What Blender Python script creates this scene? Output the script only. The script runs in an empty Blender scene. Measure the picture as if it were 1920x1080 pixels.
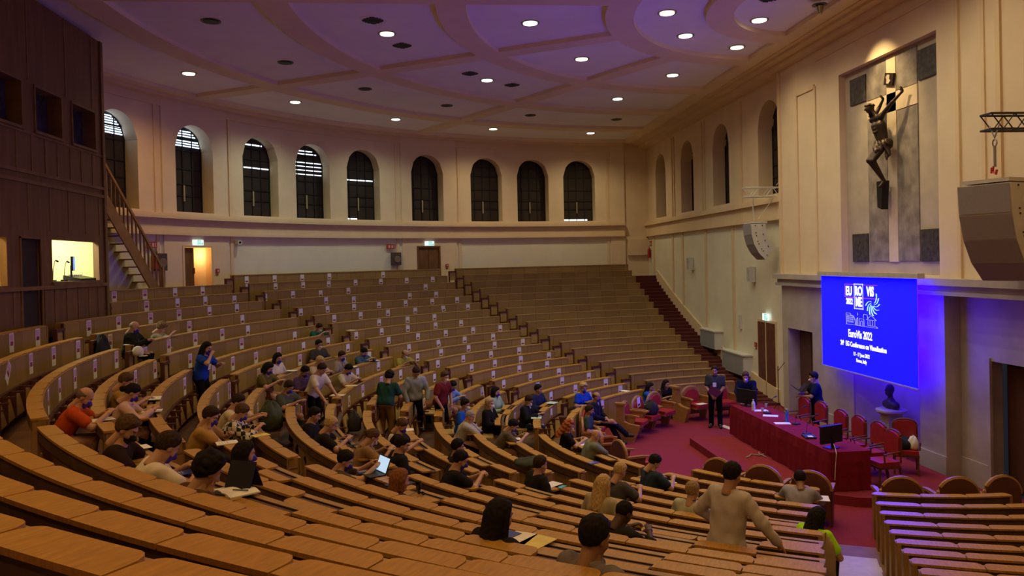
# Evening lecture hall: curved tiers of benches, stage with screen, control booth
import bpy, math, random
import numpy as np
from mathutils import Matrix, Vector
random.seed(7)
R_ = math.radians
SC = bpy.context.scene
COL = SC.collection

# ------------------------------------------------------------------ camera
cam_d = bpy.data.cameras.new('camera'); cam = bpy.data.objects.new('camera', cam_d); COL.objects.link(cam)
cam_d.sensor_width = 36.0; cam_d.lens = 1441.06 / 1920 * 36; cam_d.shift_y = -31.46 / 1920
cam_d.clip_start = 0.05; cam_d.clip_end = 200
rx = Vector((0.995017959905116, -0.0969792783313834, -0.02311447686159675))
uy = Vector((0.02415327627633507, 0.009551161145344846, 0.99966264037719))
bz = Vector((-0.09672579134532965, -0.9952405713670941, 0.011845944180183537))
cam.matrix_world = Matrix(((rx.x, uy.x, bz.x, -9.638), (rx.y, uy.y, bz.y, -16.897), (rx.z, uy.z, bz.z, 4.6955), (0, 0, 0, 1)))
SC.camera = cam

# ------------------------------------------------------------------ world, exposure, lights of the hall
w = bpy.data.worlds.new('world'); SC.world = w; w.use_nodes = True
w.node_tree.nodes['Background'].inputs[0].default_value = (0.55, 0.62, 0.8, 1)
w.node_tree.nodes['Background'].inputs[1].default_value = 0.02
SC.view_settings.view_transform = 'Standard'; SC.view_settings.look = 'None'
SC.view_settings.gamma = 1.0; SC.view_settings.use_curve_mapping = False
SC.view_settings.exposure = 0.0
try:
    SC.cycles.use_denoising = True; SC.cycles.denoiser = 'OPENIMAGEDENOISE'
    SC.cycles.max_bounces = 8; SC.cycles.diffuse_bounces = 6; SC.cycles.glossy_bounces = 2; SC.cycles.transmission_bounces = 3
    SC.cycles.sample_clamp_indirect = 6.0; SC.cycles.caustics_reflective = False; SC.cycles.caustics_refractive = False
except Exception: pass

CEIL_C = (0.0, 0.16)            # centre of the ceiling rings
ZC = 10.53
WARM = (1.0, 0.60, 0.19); MID = (1.0, 0.80, 0.45); COOL = (0.92, 1.0, 0.70)
# (radius, degrees, lit?, colour); the half behind the viewer mirrors the visible one
LAMPS = []
for sgn in (1, -1):
    for a in (7.5, 22.5, 37.5, 52.5, 67.5, 82.5):
        if a > 10: LAMPS.append((18.35, sgn * a, 0.8 if (a == 52.5 and sgn > 0) else 1.0, (COOL if a in (37.5, 52.5) else MID) if sgn > 0 and a > 30 else WARM))
        LAMPS.append((15.0, sgn * a, 0.0, WARM))
    for a in (15, 45, 75):
        LAMPS.append((11.15, sgn * a, 1.0, (COOL if a != 15 else MID) if sgn > 0 else WARM))
        LAMPS.append((7.45, sgn * a, 1.0, (COOL if a == 15 else MID) if sgn > 0 else WARM))
        LAMPS.append((4.12, sgn * a, 1.0, COOL if a == 45 else MID))
LAMPS.append((2.14, 47.0, 1.0, MID)); LAMPS.append((2.14, -47.0, 1.0, MID))
P_OUT, P_IN = 100.0, 56.0
lamp_xy = lambda r, a: (CEIL_C[0] - r * math.cos(R_(a)), CEIL_C[1] + r * math.sin(R_(a)))
for r, a, on, c in LAMPS:
    if on <= 0: continue
    x, y = lamp_xy(r, a)
    L = bpy.data.lights.new('downlight', 'SPOT'); L.energy = (P_OUT if r > 18 else P_IN) * on * 4.0
    L.color = c; L.spot_size = R_(150); L.spot_blend = 0.9; L.shadow_soft_size = 0.13
    o = bpy.data.objects.new('downlight', L); COL.objects.link(o); o.location = (x, y, ZC + 0.02)
# the spotlight by the front wall that lights the crucifix
L = bpy.data.lights.new('crucifix_spot', 'SPOT'); L.energy = 700; L.color = (1.0, 0.72, 0.34); L.spot_size = R_(62); L.spot_blend = 0.8; L.shadow_soft_size = 0.08
o = bpy.data.objects.new('crucifix_spot', L); COL.objects.link(o); o.location = (-0.67, 0.2, 10.28)
o.rotation_euler = Vector((1.45, -0.1, -1.9)).to_track_quat('-Z', 'Y').to_euler()

# ------------------------------------------------------------------ materials
MATS = {}
def srgb(h):
    h = h.lstrip('#'); v = [int(h[i:i + 2], 16) / 255 for i in (0, 2, 4)]
    return tuple((c / 12.92 if c <= 0.04045 else ((c + 0.055) / 1.055) ** 2.4) for c in v)
def nodes(name):
    m = bpy.data.materials.new(name); m.use_nodes = True; nt = m.node_tree
    return m, nt, nt.nodes['Principled BSDF']
def N(nt, t, **kw):
    n = nt.nodes.new(t)
    for k, v in kw.items():
        if k.startswith('i_'): n.inputs[k[2:].replace('_', ' ')].default_value = v
        else: setattr(n, k, v)
    return n
def mat(name, col, rough=0.6, metal=0.0, var=0.12, scale=6.0, spec=0.4, bump=0.0, stretch=None, emit=None, estr=0.0, trans=0.0, alpha=None):
    if name in MATS: return MATS[name]
    m, nt, b = nodes(name)
    if isinstance(col, str): col = srgb(col)
    b.inputs['Roughness'].default_value = rough; b.inputs['Metallic'].default_value = metal
    b.inputs['Specular IOR Level'].default_value = spec
    tc = N(nt, 'ShaderNodeTexCoord'); mp = N(nt, 'ShaderNodeMapping')
    if stretch: mp.inputs['Scale'].default_value = stretch
    nt.links.new(tc.outputs['Object'], mp.inputs['Vector'])
    no = N(nt, 'ShaderNodeTexNoise', i_Scale=scale, i_Detail=5.0)
    nt.links.new(mp.outputs[0], no.inputs['Vector'])
    rp = N(nt, 'ShaderNodeValToRGB')
    rp.color_ramp.elements[0].position = 0.3; rp.color_ramp.elements[1].position = 0.72
    rp.color_ramp.elements[0].color = tuple(c * (1 - var) for c in col) + (1,)
    rp.color_ramp.elements[1].color = tuple(min(1, c * (1 + var)) for c in col) + (1,)
    nt.links.new(no.outputs['Fac'], rp.inputs[0]); nt.links.new(rp.outputs[0], b.inputs['Base Color'])
    if bump:
        bp = N(nt, 'ShaderNodeBump', i_Strength=bump, i_Distance=0.02); nt.links.new(no.outputs['Fac'], bp.inputs['Height']); nt.links.new(bp.outputs[0], b.inputs['Normal'])
    if emit: b.inputs['Emission Color'].default_value = tuple(emit) + (1,); b.inputs['Emission Strength'].default_value = estr
    if trans: b.inputs['Transmission Weight'].default_value = trans
    MATS[name] = m; return m
def wood_uv(name, col, joint=0.62, jw=0.012, var=0.16, rough=0.45):
    """curved joinery: UV u = metres along the row, v = height; planks differ in tone, fine dark joints"""
    if name in MATS: return MATS[name]
    m, nt, b = nodes(name); b.inputs['Roughness'].default_value = rough; b.inputs['Specular IOR Level'].default_value = 0.35
    if isinstance(col, str): col = srgb(col)
    uv = N(nt, 'ShaderNodeUVMap'); sp = N(nt, 'ShaderNodeSeparateXYZ'); nt.links.new(uv.outputs[0], sp.inputs[0])
    dv = N(nt, 'ShaderNodeMath', operation='DIVIDE'); dv.inputs[1].default_value = joint; nt.links.new(sp.outputs[0], dv.inputs[0])
    fl = N(nt, 'ShaderNodeMath', operation='FLOOR'); nt.links.new(dv.outputs[0], fl.inputs[0])
    fr = N(nt, 'ShaderNodeMath', operation='FRACT'); nt.links.new(dv.outputs[0], fr.inputs[0])
    wn = N(nt, 'ShaderNodeTexWhiteNoise', noise_dimensions='1D'); nt.links.new(fl.outputs[0], wn.inputs['W'])
    mp = N(nt, 'ShaderNodeMapping'); mp.inputs['Scale'].default_value = (9, 1.4, 1); nt.links.new(uv.outputs[0], mp.inputs[0])
    no = N(nt, 'ShaderNodeTexNoise', i_Scale=2.2, i_Detail=6.0, i_Distortion=0.6); nt.links.new(mp.outputs[0], no.inputs['Vector'])
    ad = N(nt, 'ShaderNodeMath', operation='ADD'); nt.links.new(wn.outputs['Value'], ad.inputs[0]); nt.links.new(no.outputs['Fac'], ad.inputs[1])
    rp = N(nt, 'ShaderNodeValToRGB'); rp.color_ramp.elements[0].position = 0.25; rp.color_ramp.elements[1].position = 1.5 / 2 + 0.2
    hf = N(nt, 'ShaderNodeMath', operation='MULTIPLY'); hf.inputs[1].default_value = 0.6; nt.links.new(ad.outputs[0], hf.inputs[0])
    rp.color_ramp.elements[0].color = tuple(c * (1 - var) for c in col) + (1,); rp.color_ramp.elements[1].color = tuple(min(1, c * (1 + var)) for c in col) + (1,)
    nt.links.new(hf.outputs[0], rp.inputs[0])
    lt = N(nt, 'ShaderNodeMath', operation='LESS_THAN'); lt.inputs[1].default_value = jw / joint; nt.links.new(fr.outputs[0], lt.inputs[0])
    mx = N(nt, 'ShaderNodeMix', data_type='RGBA'); nt.links.new(lt.outputs[0], mx.inputs[0]); nt.links.new(rp.outputs[0], mx.inputs[6])
    mx.inputs[7].default_value = tuple(c * 0.45 for c in col) + (1,)
    nt.links.new(mx.outputs[2], b.inputs['Base Color'])
    MATS[name] = m; return m

M_PANEL = wood_uv('bench_panel_wood', (0.33, 0.205, 0.065))
M_FLAP = mat('desk_flap_wood', (0.42, 0.215, 0.035), rough=0.42, var=0.2, scale=3.0, stretch=(3, 14, 6), spec=0.4)
M_CAP = mat('bench_cap_wood', (0.36, 0.21, 0.07), rough=0.4, var=0.15, scale=5)
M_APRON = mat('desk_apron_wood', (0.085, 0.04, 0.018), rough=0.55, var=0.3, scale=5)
M_END = mat('bench_end_wood', (0.30, 0.17, 0.055), rough=0.45, var=0.2, scale=2.5, stretch=(6, 6, 1.2))
M_RED_FRAME = mat('seat_frame_wood', (0.10, 0.030, 0.016), rough=0.45, var=0.2)
M_SEAT = mat('seat_board_wood', (0.44, 0.29, 0.10), rough=0.5, var=0.18, scale=3, stretch=(3, 3, 10))
M_BRASS = mat('brass', (0.42, 0.28, 0.10), rough=0.45, metal=0.6)
M_TIER = mat('tier_floor_wood', (0.20, 0.10, 0.045), rough=0.6, var=0.25, scale=4)
M_CARPET = mat('red_carpet', (0.23, 0.028, 0.045), rough=0.95, var=0.16, scale=40, bump=0.25, spec=0.1)
M_STAIRCARPET = mat('stair_carpet', (0.11, 0.03, 0.028), rough=0.95, var=0.2, scale=40, spec=0.1)
M_STEPSTONE = mat('aisle_step_stone', (0.5, 0.45, 0.42), rough=0.5, var=0.12)
M_WALL = mat('wall_plaster_cream', (0.74, 0.60, 0.42), rough=0.9, var=0.05, scale=1.2, spec=0.15)
M_WALL2 = mat('wall_plaster_pale', (0.76, 0.72, 0.58), rough=0.9, var=0.05, scale=1.2, spec=0.15)
M_TRIM = mat('trim_plaster', (0.72, 0.56, 0.36), rough=0.85, var=0.05, scale=1.5, spec=0.15)
M_CEILP = mat('ceiling_panel_plaster', (0.86, 0.83, 0.84), rough=0.9, var=0.04, scale=0.7, spec=0.1)
M_CEILB = mat('ceiling_beam_plaster', (0.80, 0.66, 0.48), rough=0.9, var=0.04, scale=1.0, spec=0.1)
M_MARBLE = mat('portal_marble', (0.44, 0.40, 0.36), rough=0.5, var=0.16, scale=1.6)
M_BOOTH = mat('booth_wood', (0.17, 0.085, 0.030), rough=0.6, var=0.22, scale=1.6, stretch=(4, 4, 0.5), bump=0.05)
M_BOOTHT = mat('booth_trim_wood', (0.20, 0.105, 0.04), rough=0.55, var=0.2, scale=3)
M_STAIRW = mat('stair_wood', (0.27, 0.16, 0.06), rough=0.5, var=0.2, scale=3)
M_DOOR = mat('door_wood', (0.16, 0.075, 0.022), rough=0.45, var=0.25, scale=2, stretch=(5, 5, 1))
M_DOORL = mat('door_wood_light', (0.45, 0.22, 0.05), rough=0.45, var=0.2, scale=2, stretch=(5, 5, 1))
M_SHUT = mat('window_shutter', (0.030, 0.020, 0.014), rough=0.7, var=0.2, scale=3)
M_MUNT = mat('window_muntin', (0.012, 0.009, 0.008), rough=0.6)
M_BLACK = mat('black_plastic', (0.010, 0.010, 0.012), rough=0.45, var=0.1)
M_DGREY = mat('dark_grey_metal', (0.04, 0.04, 0.045), rough=0.5, metal=0.3)
M_METAL = mat('grey_metal', (0.35, 0.35, 0.36), rough=0.4, metal=0.7)
M_WHITEM = mat('white_paint', (0.62, 0.62, 0.58), rough=0.6, var=0.04)
M_PAPER = mat('white_paper', (0.78, 0.77, 0.74), rough=0.9, var=0.03)
M_REDPRINT = mat('notice_red_print', (0.42, 0.05, 0.07), rough=0.9, var=0.15, scale=60)
M_PINKPRINT = mat('notice_pink_print', (0.60, 0.36, 0.44), rough=0.9, var=0.1, scale=60)
M_TEXT = mat('notice_dark_print', (0.20, 0.12, 0.16), rough=0.9)
M_RED = mat('red_paint', (0.45, 0.02, 0.02), rough=0.5)
M_CUSH = mat('red_cushion', (0.34, 0.022, 0.025), rough=0.38, var=0.12, spec=0.5)
M_CHAIRW = mat('armchair_wood', (0.34, 0.17, 0.055), rough=0.4, var=0.2, scale=3, stretch=(2, 2, 8))
M_CHAIRD = mat('armchair_back_wood', (0.13, 0.045, 0.022), rough=0.4, var=0.2, scale=3)
M_CLOTH = mat('table_cloth', (0.20, 0.012, 0.030), rough=0.95, var=0.15, scale=8, spec=0.1)
M_BRONZE = mat('bronze', (0.045, 0.028, 0.018), rough=0.42, metal=0.55, var=0.35, scale=7)

# ------------------------------------------------------------------ mesh helpers
class MB:
    def __init__(s): s.v = []; s.f = []; s.m = []; s.uv = []
    def add(s, vs, fs, mi=0, uv=None):
        o = len(s.v); s.v += [tuple(p) for p in vs]; s.f += [tuple(i + o for i in f) for f in fs]; s.m += [mi] * len(fs)
        s.uv += list(uv) if uv is not None else [(0, 0)] * len(vs); return s
    def box(s, x0, x1, y0, y1, z0, z1, mi=0):
        v = [(x0, y0, z0), (x1, y0, z0), (x1, y1, z0), (x0, y1, z0), (x0, y0, z1), (x1, y0, z1), (x1, y1, z1), (x0, y1, z1)]
        return s.add(v, [(0, 3, 2, 1), (4, 5, 6, 7), (0, 1, 5, 4), (1, 2, 6, 5), (2, 3, 7, 6), (3, 0, 4, 7)], mi)
    def boxm(s, M, sx, sy, sz, mi=0):
        v = [M @ Vector((x * sx / 2, y * sy / 2, z * sz / 2)) for z in (-1, 1) for x, y in ((-1, -1), (1, -1), (1, 1), (-1, 1))]
        return s.add(v, [(0, 3, 2, 1), (4, 5, 6, 7), (0, 1, 5, 4), (1, 2, 6, 5), (2, 3, 7, 6), (3, 0, 4, 7)], mi)
    def bar(s, a, b, w, h=None, mi=0):
        a, b = Vector(a), Vector(b); d = b - a; h = h or w
        q = d.to_track_quat('Z', 'Y').to_matrix().to_4x4()
        return s.boxm(Matrix.Translation((a + b) / 2) @ q, w, h, d.length, mi)
    def tube(s, pts, r, n=8, mi=0, cap=True):
        pts = [Vector(p) for p in pts]; rr = r if isinstance(r, (list, tuple)) else [r] * len(pts)
        vs = []; ref = Vector((0, 0, 1))
        for i, p in enumerate(pts):
            d = (pts[min(i + 1, len(pts) - 1)] - pts[max(i - 1, 0)]).normalized()
            up = ref if abs(d.dot(ref)) < 0.95 else Vector((1, 0, 0))
            x = d.cross(up).normalized(); y = x.cross(d).normalized()
            for k in range(n):
                a = 2 * math.pi * k / n; vs.append(p + (x * math.cos(a) + y * math.sin(a)) * rr[i])
        fs = [(i * n + k, i * n + (k + 1) % n, (i + 1) * n + (k + 1) % n, (i + 1) * n + k) for i in range(len(pts) - 1) for k in range(n)]
        if cap: fs += [tuple(range(n))[::-1], tuple((len(pts) - 1) * n + k for k in range(n))]
        return s.add(vs, fs, mi)
    def lathe(s, prof, c=(0, 0, 0), n=20, mi=0):
        vs = [(c[0] + r * math.cos(2 * math.pi * k / n), c[1] + r * math.sin(2 * math.pi * k / n), c[2] + z) for r, z in prof for k in range(n)]
        fs = [(i * n + k, i * n + (k + 1) % n, (i + 1) * n + (k + 1) % n, (i + 1) * n + k) for i in range(len(prof) - 1) for k in range(n)]
        fs += [tuple(range(n))[::-1], tuple((len(prof) - 1) * n + k for k in range(n))]
        return s.add(vs, fs, mi)
    def prism(s, poly, d0, d1, axis='x', mi=0):
        """poly in the plane across axis: x -> (y,z), y -> (x,z), z -> (x,y)"""
        mk = {'x': lambda p, d: (d, p[0], p[1]), 'y': lambda p, d: (p[0], d, p[1]), 'z': lambda p, d: (p[0], p[1], d)}[axis]
        n = len(poly); vs = [mk(p, d0) for p in poly] + [mk(p, d1) for p in poly]
        fs = [tuple(range(n))[::-1], tuple(range(n, 2 * n))] + [(i, (i + 1) % n, n + (i + 1) % n, n + i) for i in range(n)]
        return s.add(vs, fs, mi)
    def arc(s, r0, r1, z0, z1, t0, t1, c, step=1.6, mi=0):
        n = max(1, int(math.ceil(abs(t1 - t0) / step))); vs = []; uv = []
        for i in range(n + 1):
            a = R_(t0 + (t1 - t0) * i / n); ca, sa = -math.cos(a), math.sin(a); u = a * r0 + 40
            for r, z in ((r0, z0), (r1, z0), (r1, z1), (r0, z1)):
                vs.append((c[0] + r * ca, c[1] + r * sa, z)); uv.append((u, z))
        fs = []
        for i in range(n):
            o = i * 4
            for k in range(4): fs.append((o + k, o + (k + 1) % 4, o + 4 + (k + 1) % 4, o + 4 + k))
        fs += [(0, 3, 2, 1), (n * 4, n * 4 + 1, n * 4 + 2, n * 4 + 3)]
        return s.add(vs, fs, mi, uv)
    def build(s, name, mats, parent=None, smooth=False, origin=None):
        me = bpy.data.meshes.new(name); v = s.v
        if origin is not None: v = [(p[0] - origin[0], p[1] - origin[1], p[2] - origin[2]) for p in v]
        me.from_pydata(v, [], s.f)
        for m in (mats if isinstance(mats, (list, tuple)) else [mats]): me.materials.append(m)
        me.polygons.foreach_set('material_index', s.m)
        ul = me.uv_layers.new(name='UVMap'); li = np.empty(len(me.loops), dtype=np.int32); me.loops.foreach_get('vertex_index', li)
        ul.data.foreach_set('uv', np.array(s.uv, dtype=np.float32)[li].ravel())
        if smooth: me.polygons.foreach_set('use_smooth', [True] * len(me.polygons))
        fix(me)
        o = bpy.data.objects.new(name, me); COL.objects.link(o)
        if origin is not None and parent is None: o.location = origin
        if parent is not None: o.parent = parent
        return o
def fix(me):
    import bmesh
    bm = bmesh.new(); bm.from_mesh(me); bmesh.ops.recalc_face_normals(bm, faces=bm.faces); bm.to_mesh(me); bm.free()
def empty(name, loc, rz=0.0):
    o = bpy.data.objects.new(name, None); o.location = loc; o.rotation_euler = (0, 0, rz); o.empty_display_size = 0.1; COL.objects.link(o); return o
def tag(o, label=None, cat=None, group=None, kind=None):
    if label: o['label'] = label
    if cat: o['category'] = cat
    if group: o['group'] = group
    if kind: o['kind'] = kind
    return o
def struct(mb, name, m, label=None, **kw):
    o = mb.build(name, m, **kw); o['kind'] = 'structure'
    if label: o['label'] = label
    return o
def copy_tree(o, parent=None):
    c = o.copy(); COL.objects.link(c); c.parent = parent
    for ch in list(o.children): copy_tree(ch, c)
    return c
ORD = ['zeroth', 'first', 'second', 'third', 'fourth', 'fifth', 'sixth', 'seventh', 'eighth', 'ninth', 'tenth', 'eleventh', 'twelfth', 'thirteenth', 'fourteenth',
       'fifteenth', 'sixteenth', 'seventeenth', 'eighteenth', 'nineteenth', 'twentieth']
def text_mesh(txt, size, mb, M, mi=0, font_bold=0.0, xscale=1.0, align='CENTER', depth=0.004):
    """lettering as real geometry: converts a text curve once and copies its mesh into the builder"""
    cu = bpy.data.curves.new('lettering', 'FONT'); cu.body = txt; cu.size = size; cu.align_x = align; cu.align_y = 'CENTER'; cu.offset = font_bold; cu.extrude = depth; cu.resolution_u = 3
    ob = bpy.data.objects.new('lettering', cu); COL.objects.link(ob)
    dg = bpy.context.evaluated_depsgraph_get(); me = bpy.data.meshes.new_from_object(ob.evaluated_get(dg))
    mb.add([M @ Vector((v.co.x * xscale, v.co.y, v.co.z)) for v in me.vertices], [tuple(p.vertices) for p in me.polygons], mi)
    bpy.data.objects.remove(ob); bpy.data.curves.remove(cu); bpy.data.meshes.remove(me)

# ------------------------------------------------------------------ measured layout of the tiers (row index k grows towards the stage)
K0 = -7
RK = [19.9509, 19.2588, 18.5627, 17.8627, 17.1588, 16.451, 15.7394, 15.0238, 14.3043, 13.5809, 12.8536, 12.1225, 11.3874, 10.6484, 9.9055, 9.1587, 8.4081, 7.6535, 6.895, 6.1327, 5.3664, 4.5962]
ZK = [4.7665, 4.4691, 4.1786, 3.8955, 3.6204, 3.3537, 3.0961, 2.848, 2.61, 2.3827, 2.1666, 1.9622, 1.7701, 1.5908, 1.4249, 1.2728, 1.1352, 1.0126, 0.9055, 0.8144, 0.74, 0.6827]
rk = lambda k: RK[k - K0]
zk = lambda k: ZK[k - K0]
FL = lambda k: zk(k + 1) - 0.74 if k < 12 else 0.0      # floor of the step on the stage side of panel k
SCX, SCY = -0.4758, 0.1714                             # centre of the rows
CC = (SCX, SCY)
pol = lambda r, t, z=0.0: (SCX - r * math.cos(R_(t)), SCY + r * math.sin(R_(t)), z)
BUILD_PEOPLE = True
SCREEN_E = 13.0
OPEN_AT = {7: [-59.1, -39.4], 5: [-43.6, -60.0], 1: [-43.8], 6: [-51.9], 3: [-53.2], 2: [-54.2], 10: [-50.2]}
PAPERS=[(-3, -6.78, 0.015, 0), (-3, -2.98, 0.021, 0), (-3, 4.38, 0.022, 0), (-3, 8.68, 0.015, 0), (-3, 13.33, 0.016, 0), (-4, 16.16, 0.023, 0), (-2, -2.64, 0.036, 0), (-2, -6.87, 0.031, 0), (-2, -11.02, 0.021, 0), (-2, -15.23, 0.053, 42), (-2, 2.68, 0.047, 0), (-1, -2.53, 0.015, 0), (-1, -7.03, 0.044, 0), (-1, -11.74, 0.04, 0), (-1, -16.09, 0.048, 0), (-1, -20.5, 0.059, 0), (-1, 3.05, 0.107, 0), (-1, 7.42, 0.054, 0), (0, -2.22, 0.015, 0), (0, -7.32, 0.025, 0), (-5, 14.97, 0.015, 0), (-5, 18.85, 0.015, 0), (-5, 22.77, 0.015, 0), (-5, 26.44, 0.015, 0), (-6, 34.45, 0.057, 0), (-5, 32.57, 0.015, 0), (-4, 20.4, 0.015, 0), (-4, 24.29, 0.029, 0), (-4, 28.43, 0.073, 0), (-3, 26.16, 0.015, 0), (-3, 17.51, 0.015, 0), (-3, 22.03, 0.015, 0), (-2, 24.01, 0.05, 0), (-2, 15.46, 0.041, 0), (-1, 16.94, 0.034, 0), (-1, 21.44, 0.05, 0), (0, 16.03, 0.015, 0), (-1, 12.2, 0.034, 0), (1, 13.69, 0.09, 0), (1, 8.44, 0.043, 0), (0, 5.64, 0.112, 0), (-4, 32.91, 0.081, 0), (-6, 38.24, 0.05, 0), (-6, 42.05, 0.061, 0), (-6, 45.87, 0.039, 0), (-6, 53.61, 0.044, 0), (-5, 36.5, 0.015, 0), (-5, 40.44, 0.015, 0), (-5, 44.16, 0.015, 0), (-5, 48.11, 0.015, 0), (-5, 51.88, 0.015, 0), (-4, 37.0, 0.04, 0), (-4, 41.13, 0.071, 0), (-4, 45.34, 0.019, 0), (-3, 39.94, 0.018, 0), (-3, 44.28, 0.06, 0), (-2, 46.36, 0.015, 0), (-2, 33.49, 0.038, 0), (-2, 37.86, 0.016, 0), (-2, 42.22, 0.015, 0), (-1, 36.4, 0.036, 0), (-1, 40.98, 0.024, 0), (0, 26.13, 0.094, 0), (0, 41.66, 0.015, 0), (1, 23.75, 0.097, 0), (1, 28.73, 0.092, 0), (1, 34.3, 0.036, 0), (1, 39.28, 0.021, 0), (1, 18.67, 0.097, 0), (2, 28.72, 0.04, 0), (2, 17.9, 0.047, 0), (2, 23.12, 0.053, 0), (3, 28.91, 0.048, 0), (-5, 55.75, 0.015, 0), (-5, 59.7, 0.015, 0), (-4, 57.25, 0.015, 0), (-3, 53.2, 0.054, 0), (-3, 57.46, 0.055, 0), (-2, 59.33, 0.015, 0), (-2, 50.76, 0.015, 0), (-2, 55.19, 0.015, 0), (-1, 59.53, 0.015, 0), (-1, 45.7, 0.018, 0), (-1, 50.43, 0.015, 0), (-1, 55.19, 0.018, -13), (0, 46.83, 0.015, 0), (0, 51.7, 0.015, 0), (1, 54.4, 0.015, 0), (1, 44.3, 0.015, 0), (1, 49.58, 0.015, 0), (2, 54.37, 0.021, 0), (2, 37.34, 0.016, 0), (2, 43.35, 0.015, 0), (2, 48.95, 0.015, 0), (3, 49.96, 0.017, 0), (3, 44.33, 0.033, -9), (3, 37.97, 0.035, 0), (4, 47.61, 0.019, 0), (4, 41.31, 0.019, 0), (4, 35.71, 0.045, 0), (5, 42.46, 0.017, 0), (2, 59.66, 0.036, 0), (3, 55.87, 0.02, 0), (4, 53.39, 0.017, 0), (4, 59.47, 0.024, 0), (5, 49.22, 0.02, 0), (5, 55.79, 0.027, 0), (6, 46.09, 0.023, 0), (6, 52.69, 0.033, 0), (6, 59.5, 0.024, 0), (7, 40.5, 0.046, 0), (7, 48.0, 0.022, 0), (7, 55.46, 0.021, 0), (8, 45.92, 0.031, 0), (8, 54.35, 0.022, 0), (8, 37.25, 0.048, 0), (9, 50.07, 0.015, 0), (9, 58.31, 0.015, 0), (9, 41.74, 0.031, 0), (10, 48.01, 0.025, 0), (10, 58.39, 0.015, 0), (11, 57.36, 0.015, 0), (10, 38.34, 0.057, 0), (8, 29.22, 0.063, 0), (11, 45.34, 0.034, 0), (1, 3.8, 0.062, 0), (1, -4.48, 0.073, 0), (2, -1.88, 0.075, 0), (2, -6.82, 0.101, 0), (2, 7.44, 0.075, 0), (3, 22.84, 0.06, 0), (5, 6.68, 0.135, 0), (4, -1.71, 0.14, 0), (3, -6.52, 0.14, 0), (5, 2.21, 0.14, 0), (5, 35.97, 0.023, 0), (5, 25.58, 0.047, 0), (5, 19.58, 0.066, 0), (4, 25.78, 0.022, 0), (4, 20.0, 0.052, 0), (5, 12.79, 0.074, 0), (6, 28.96, 0.049, 0), (7, 14.84, 0.129, 0), (6, 10.99, 0.14, 0), (7, 10.25, 0.14, 0), (6, 39.88, 0.027, 0), (12, 40.3, 0.017, 0), (8, 20.51, 0.086, 0), (10, 17.62, 0.14, 0), (11, 24.36, 0.064, 0), (8, 13.98, 0.14, 0)]
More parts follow.
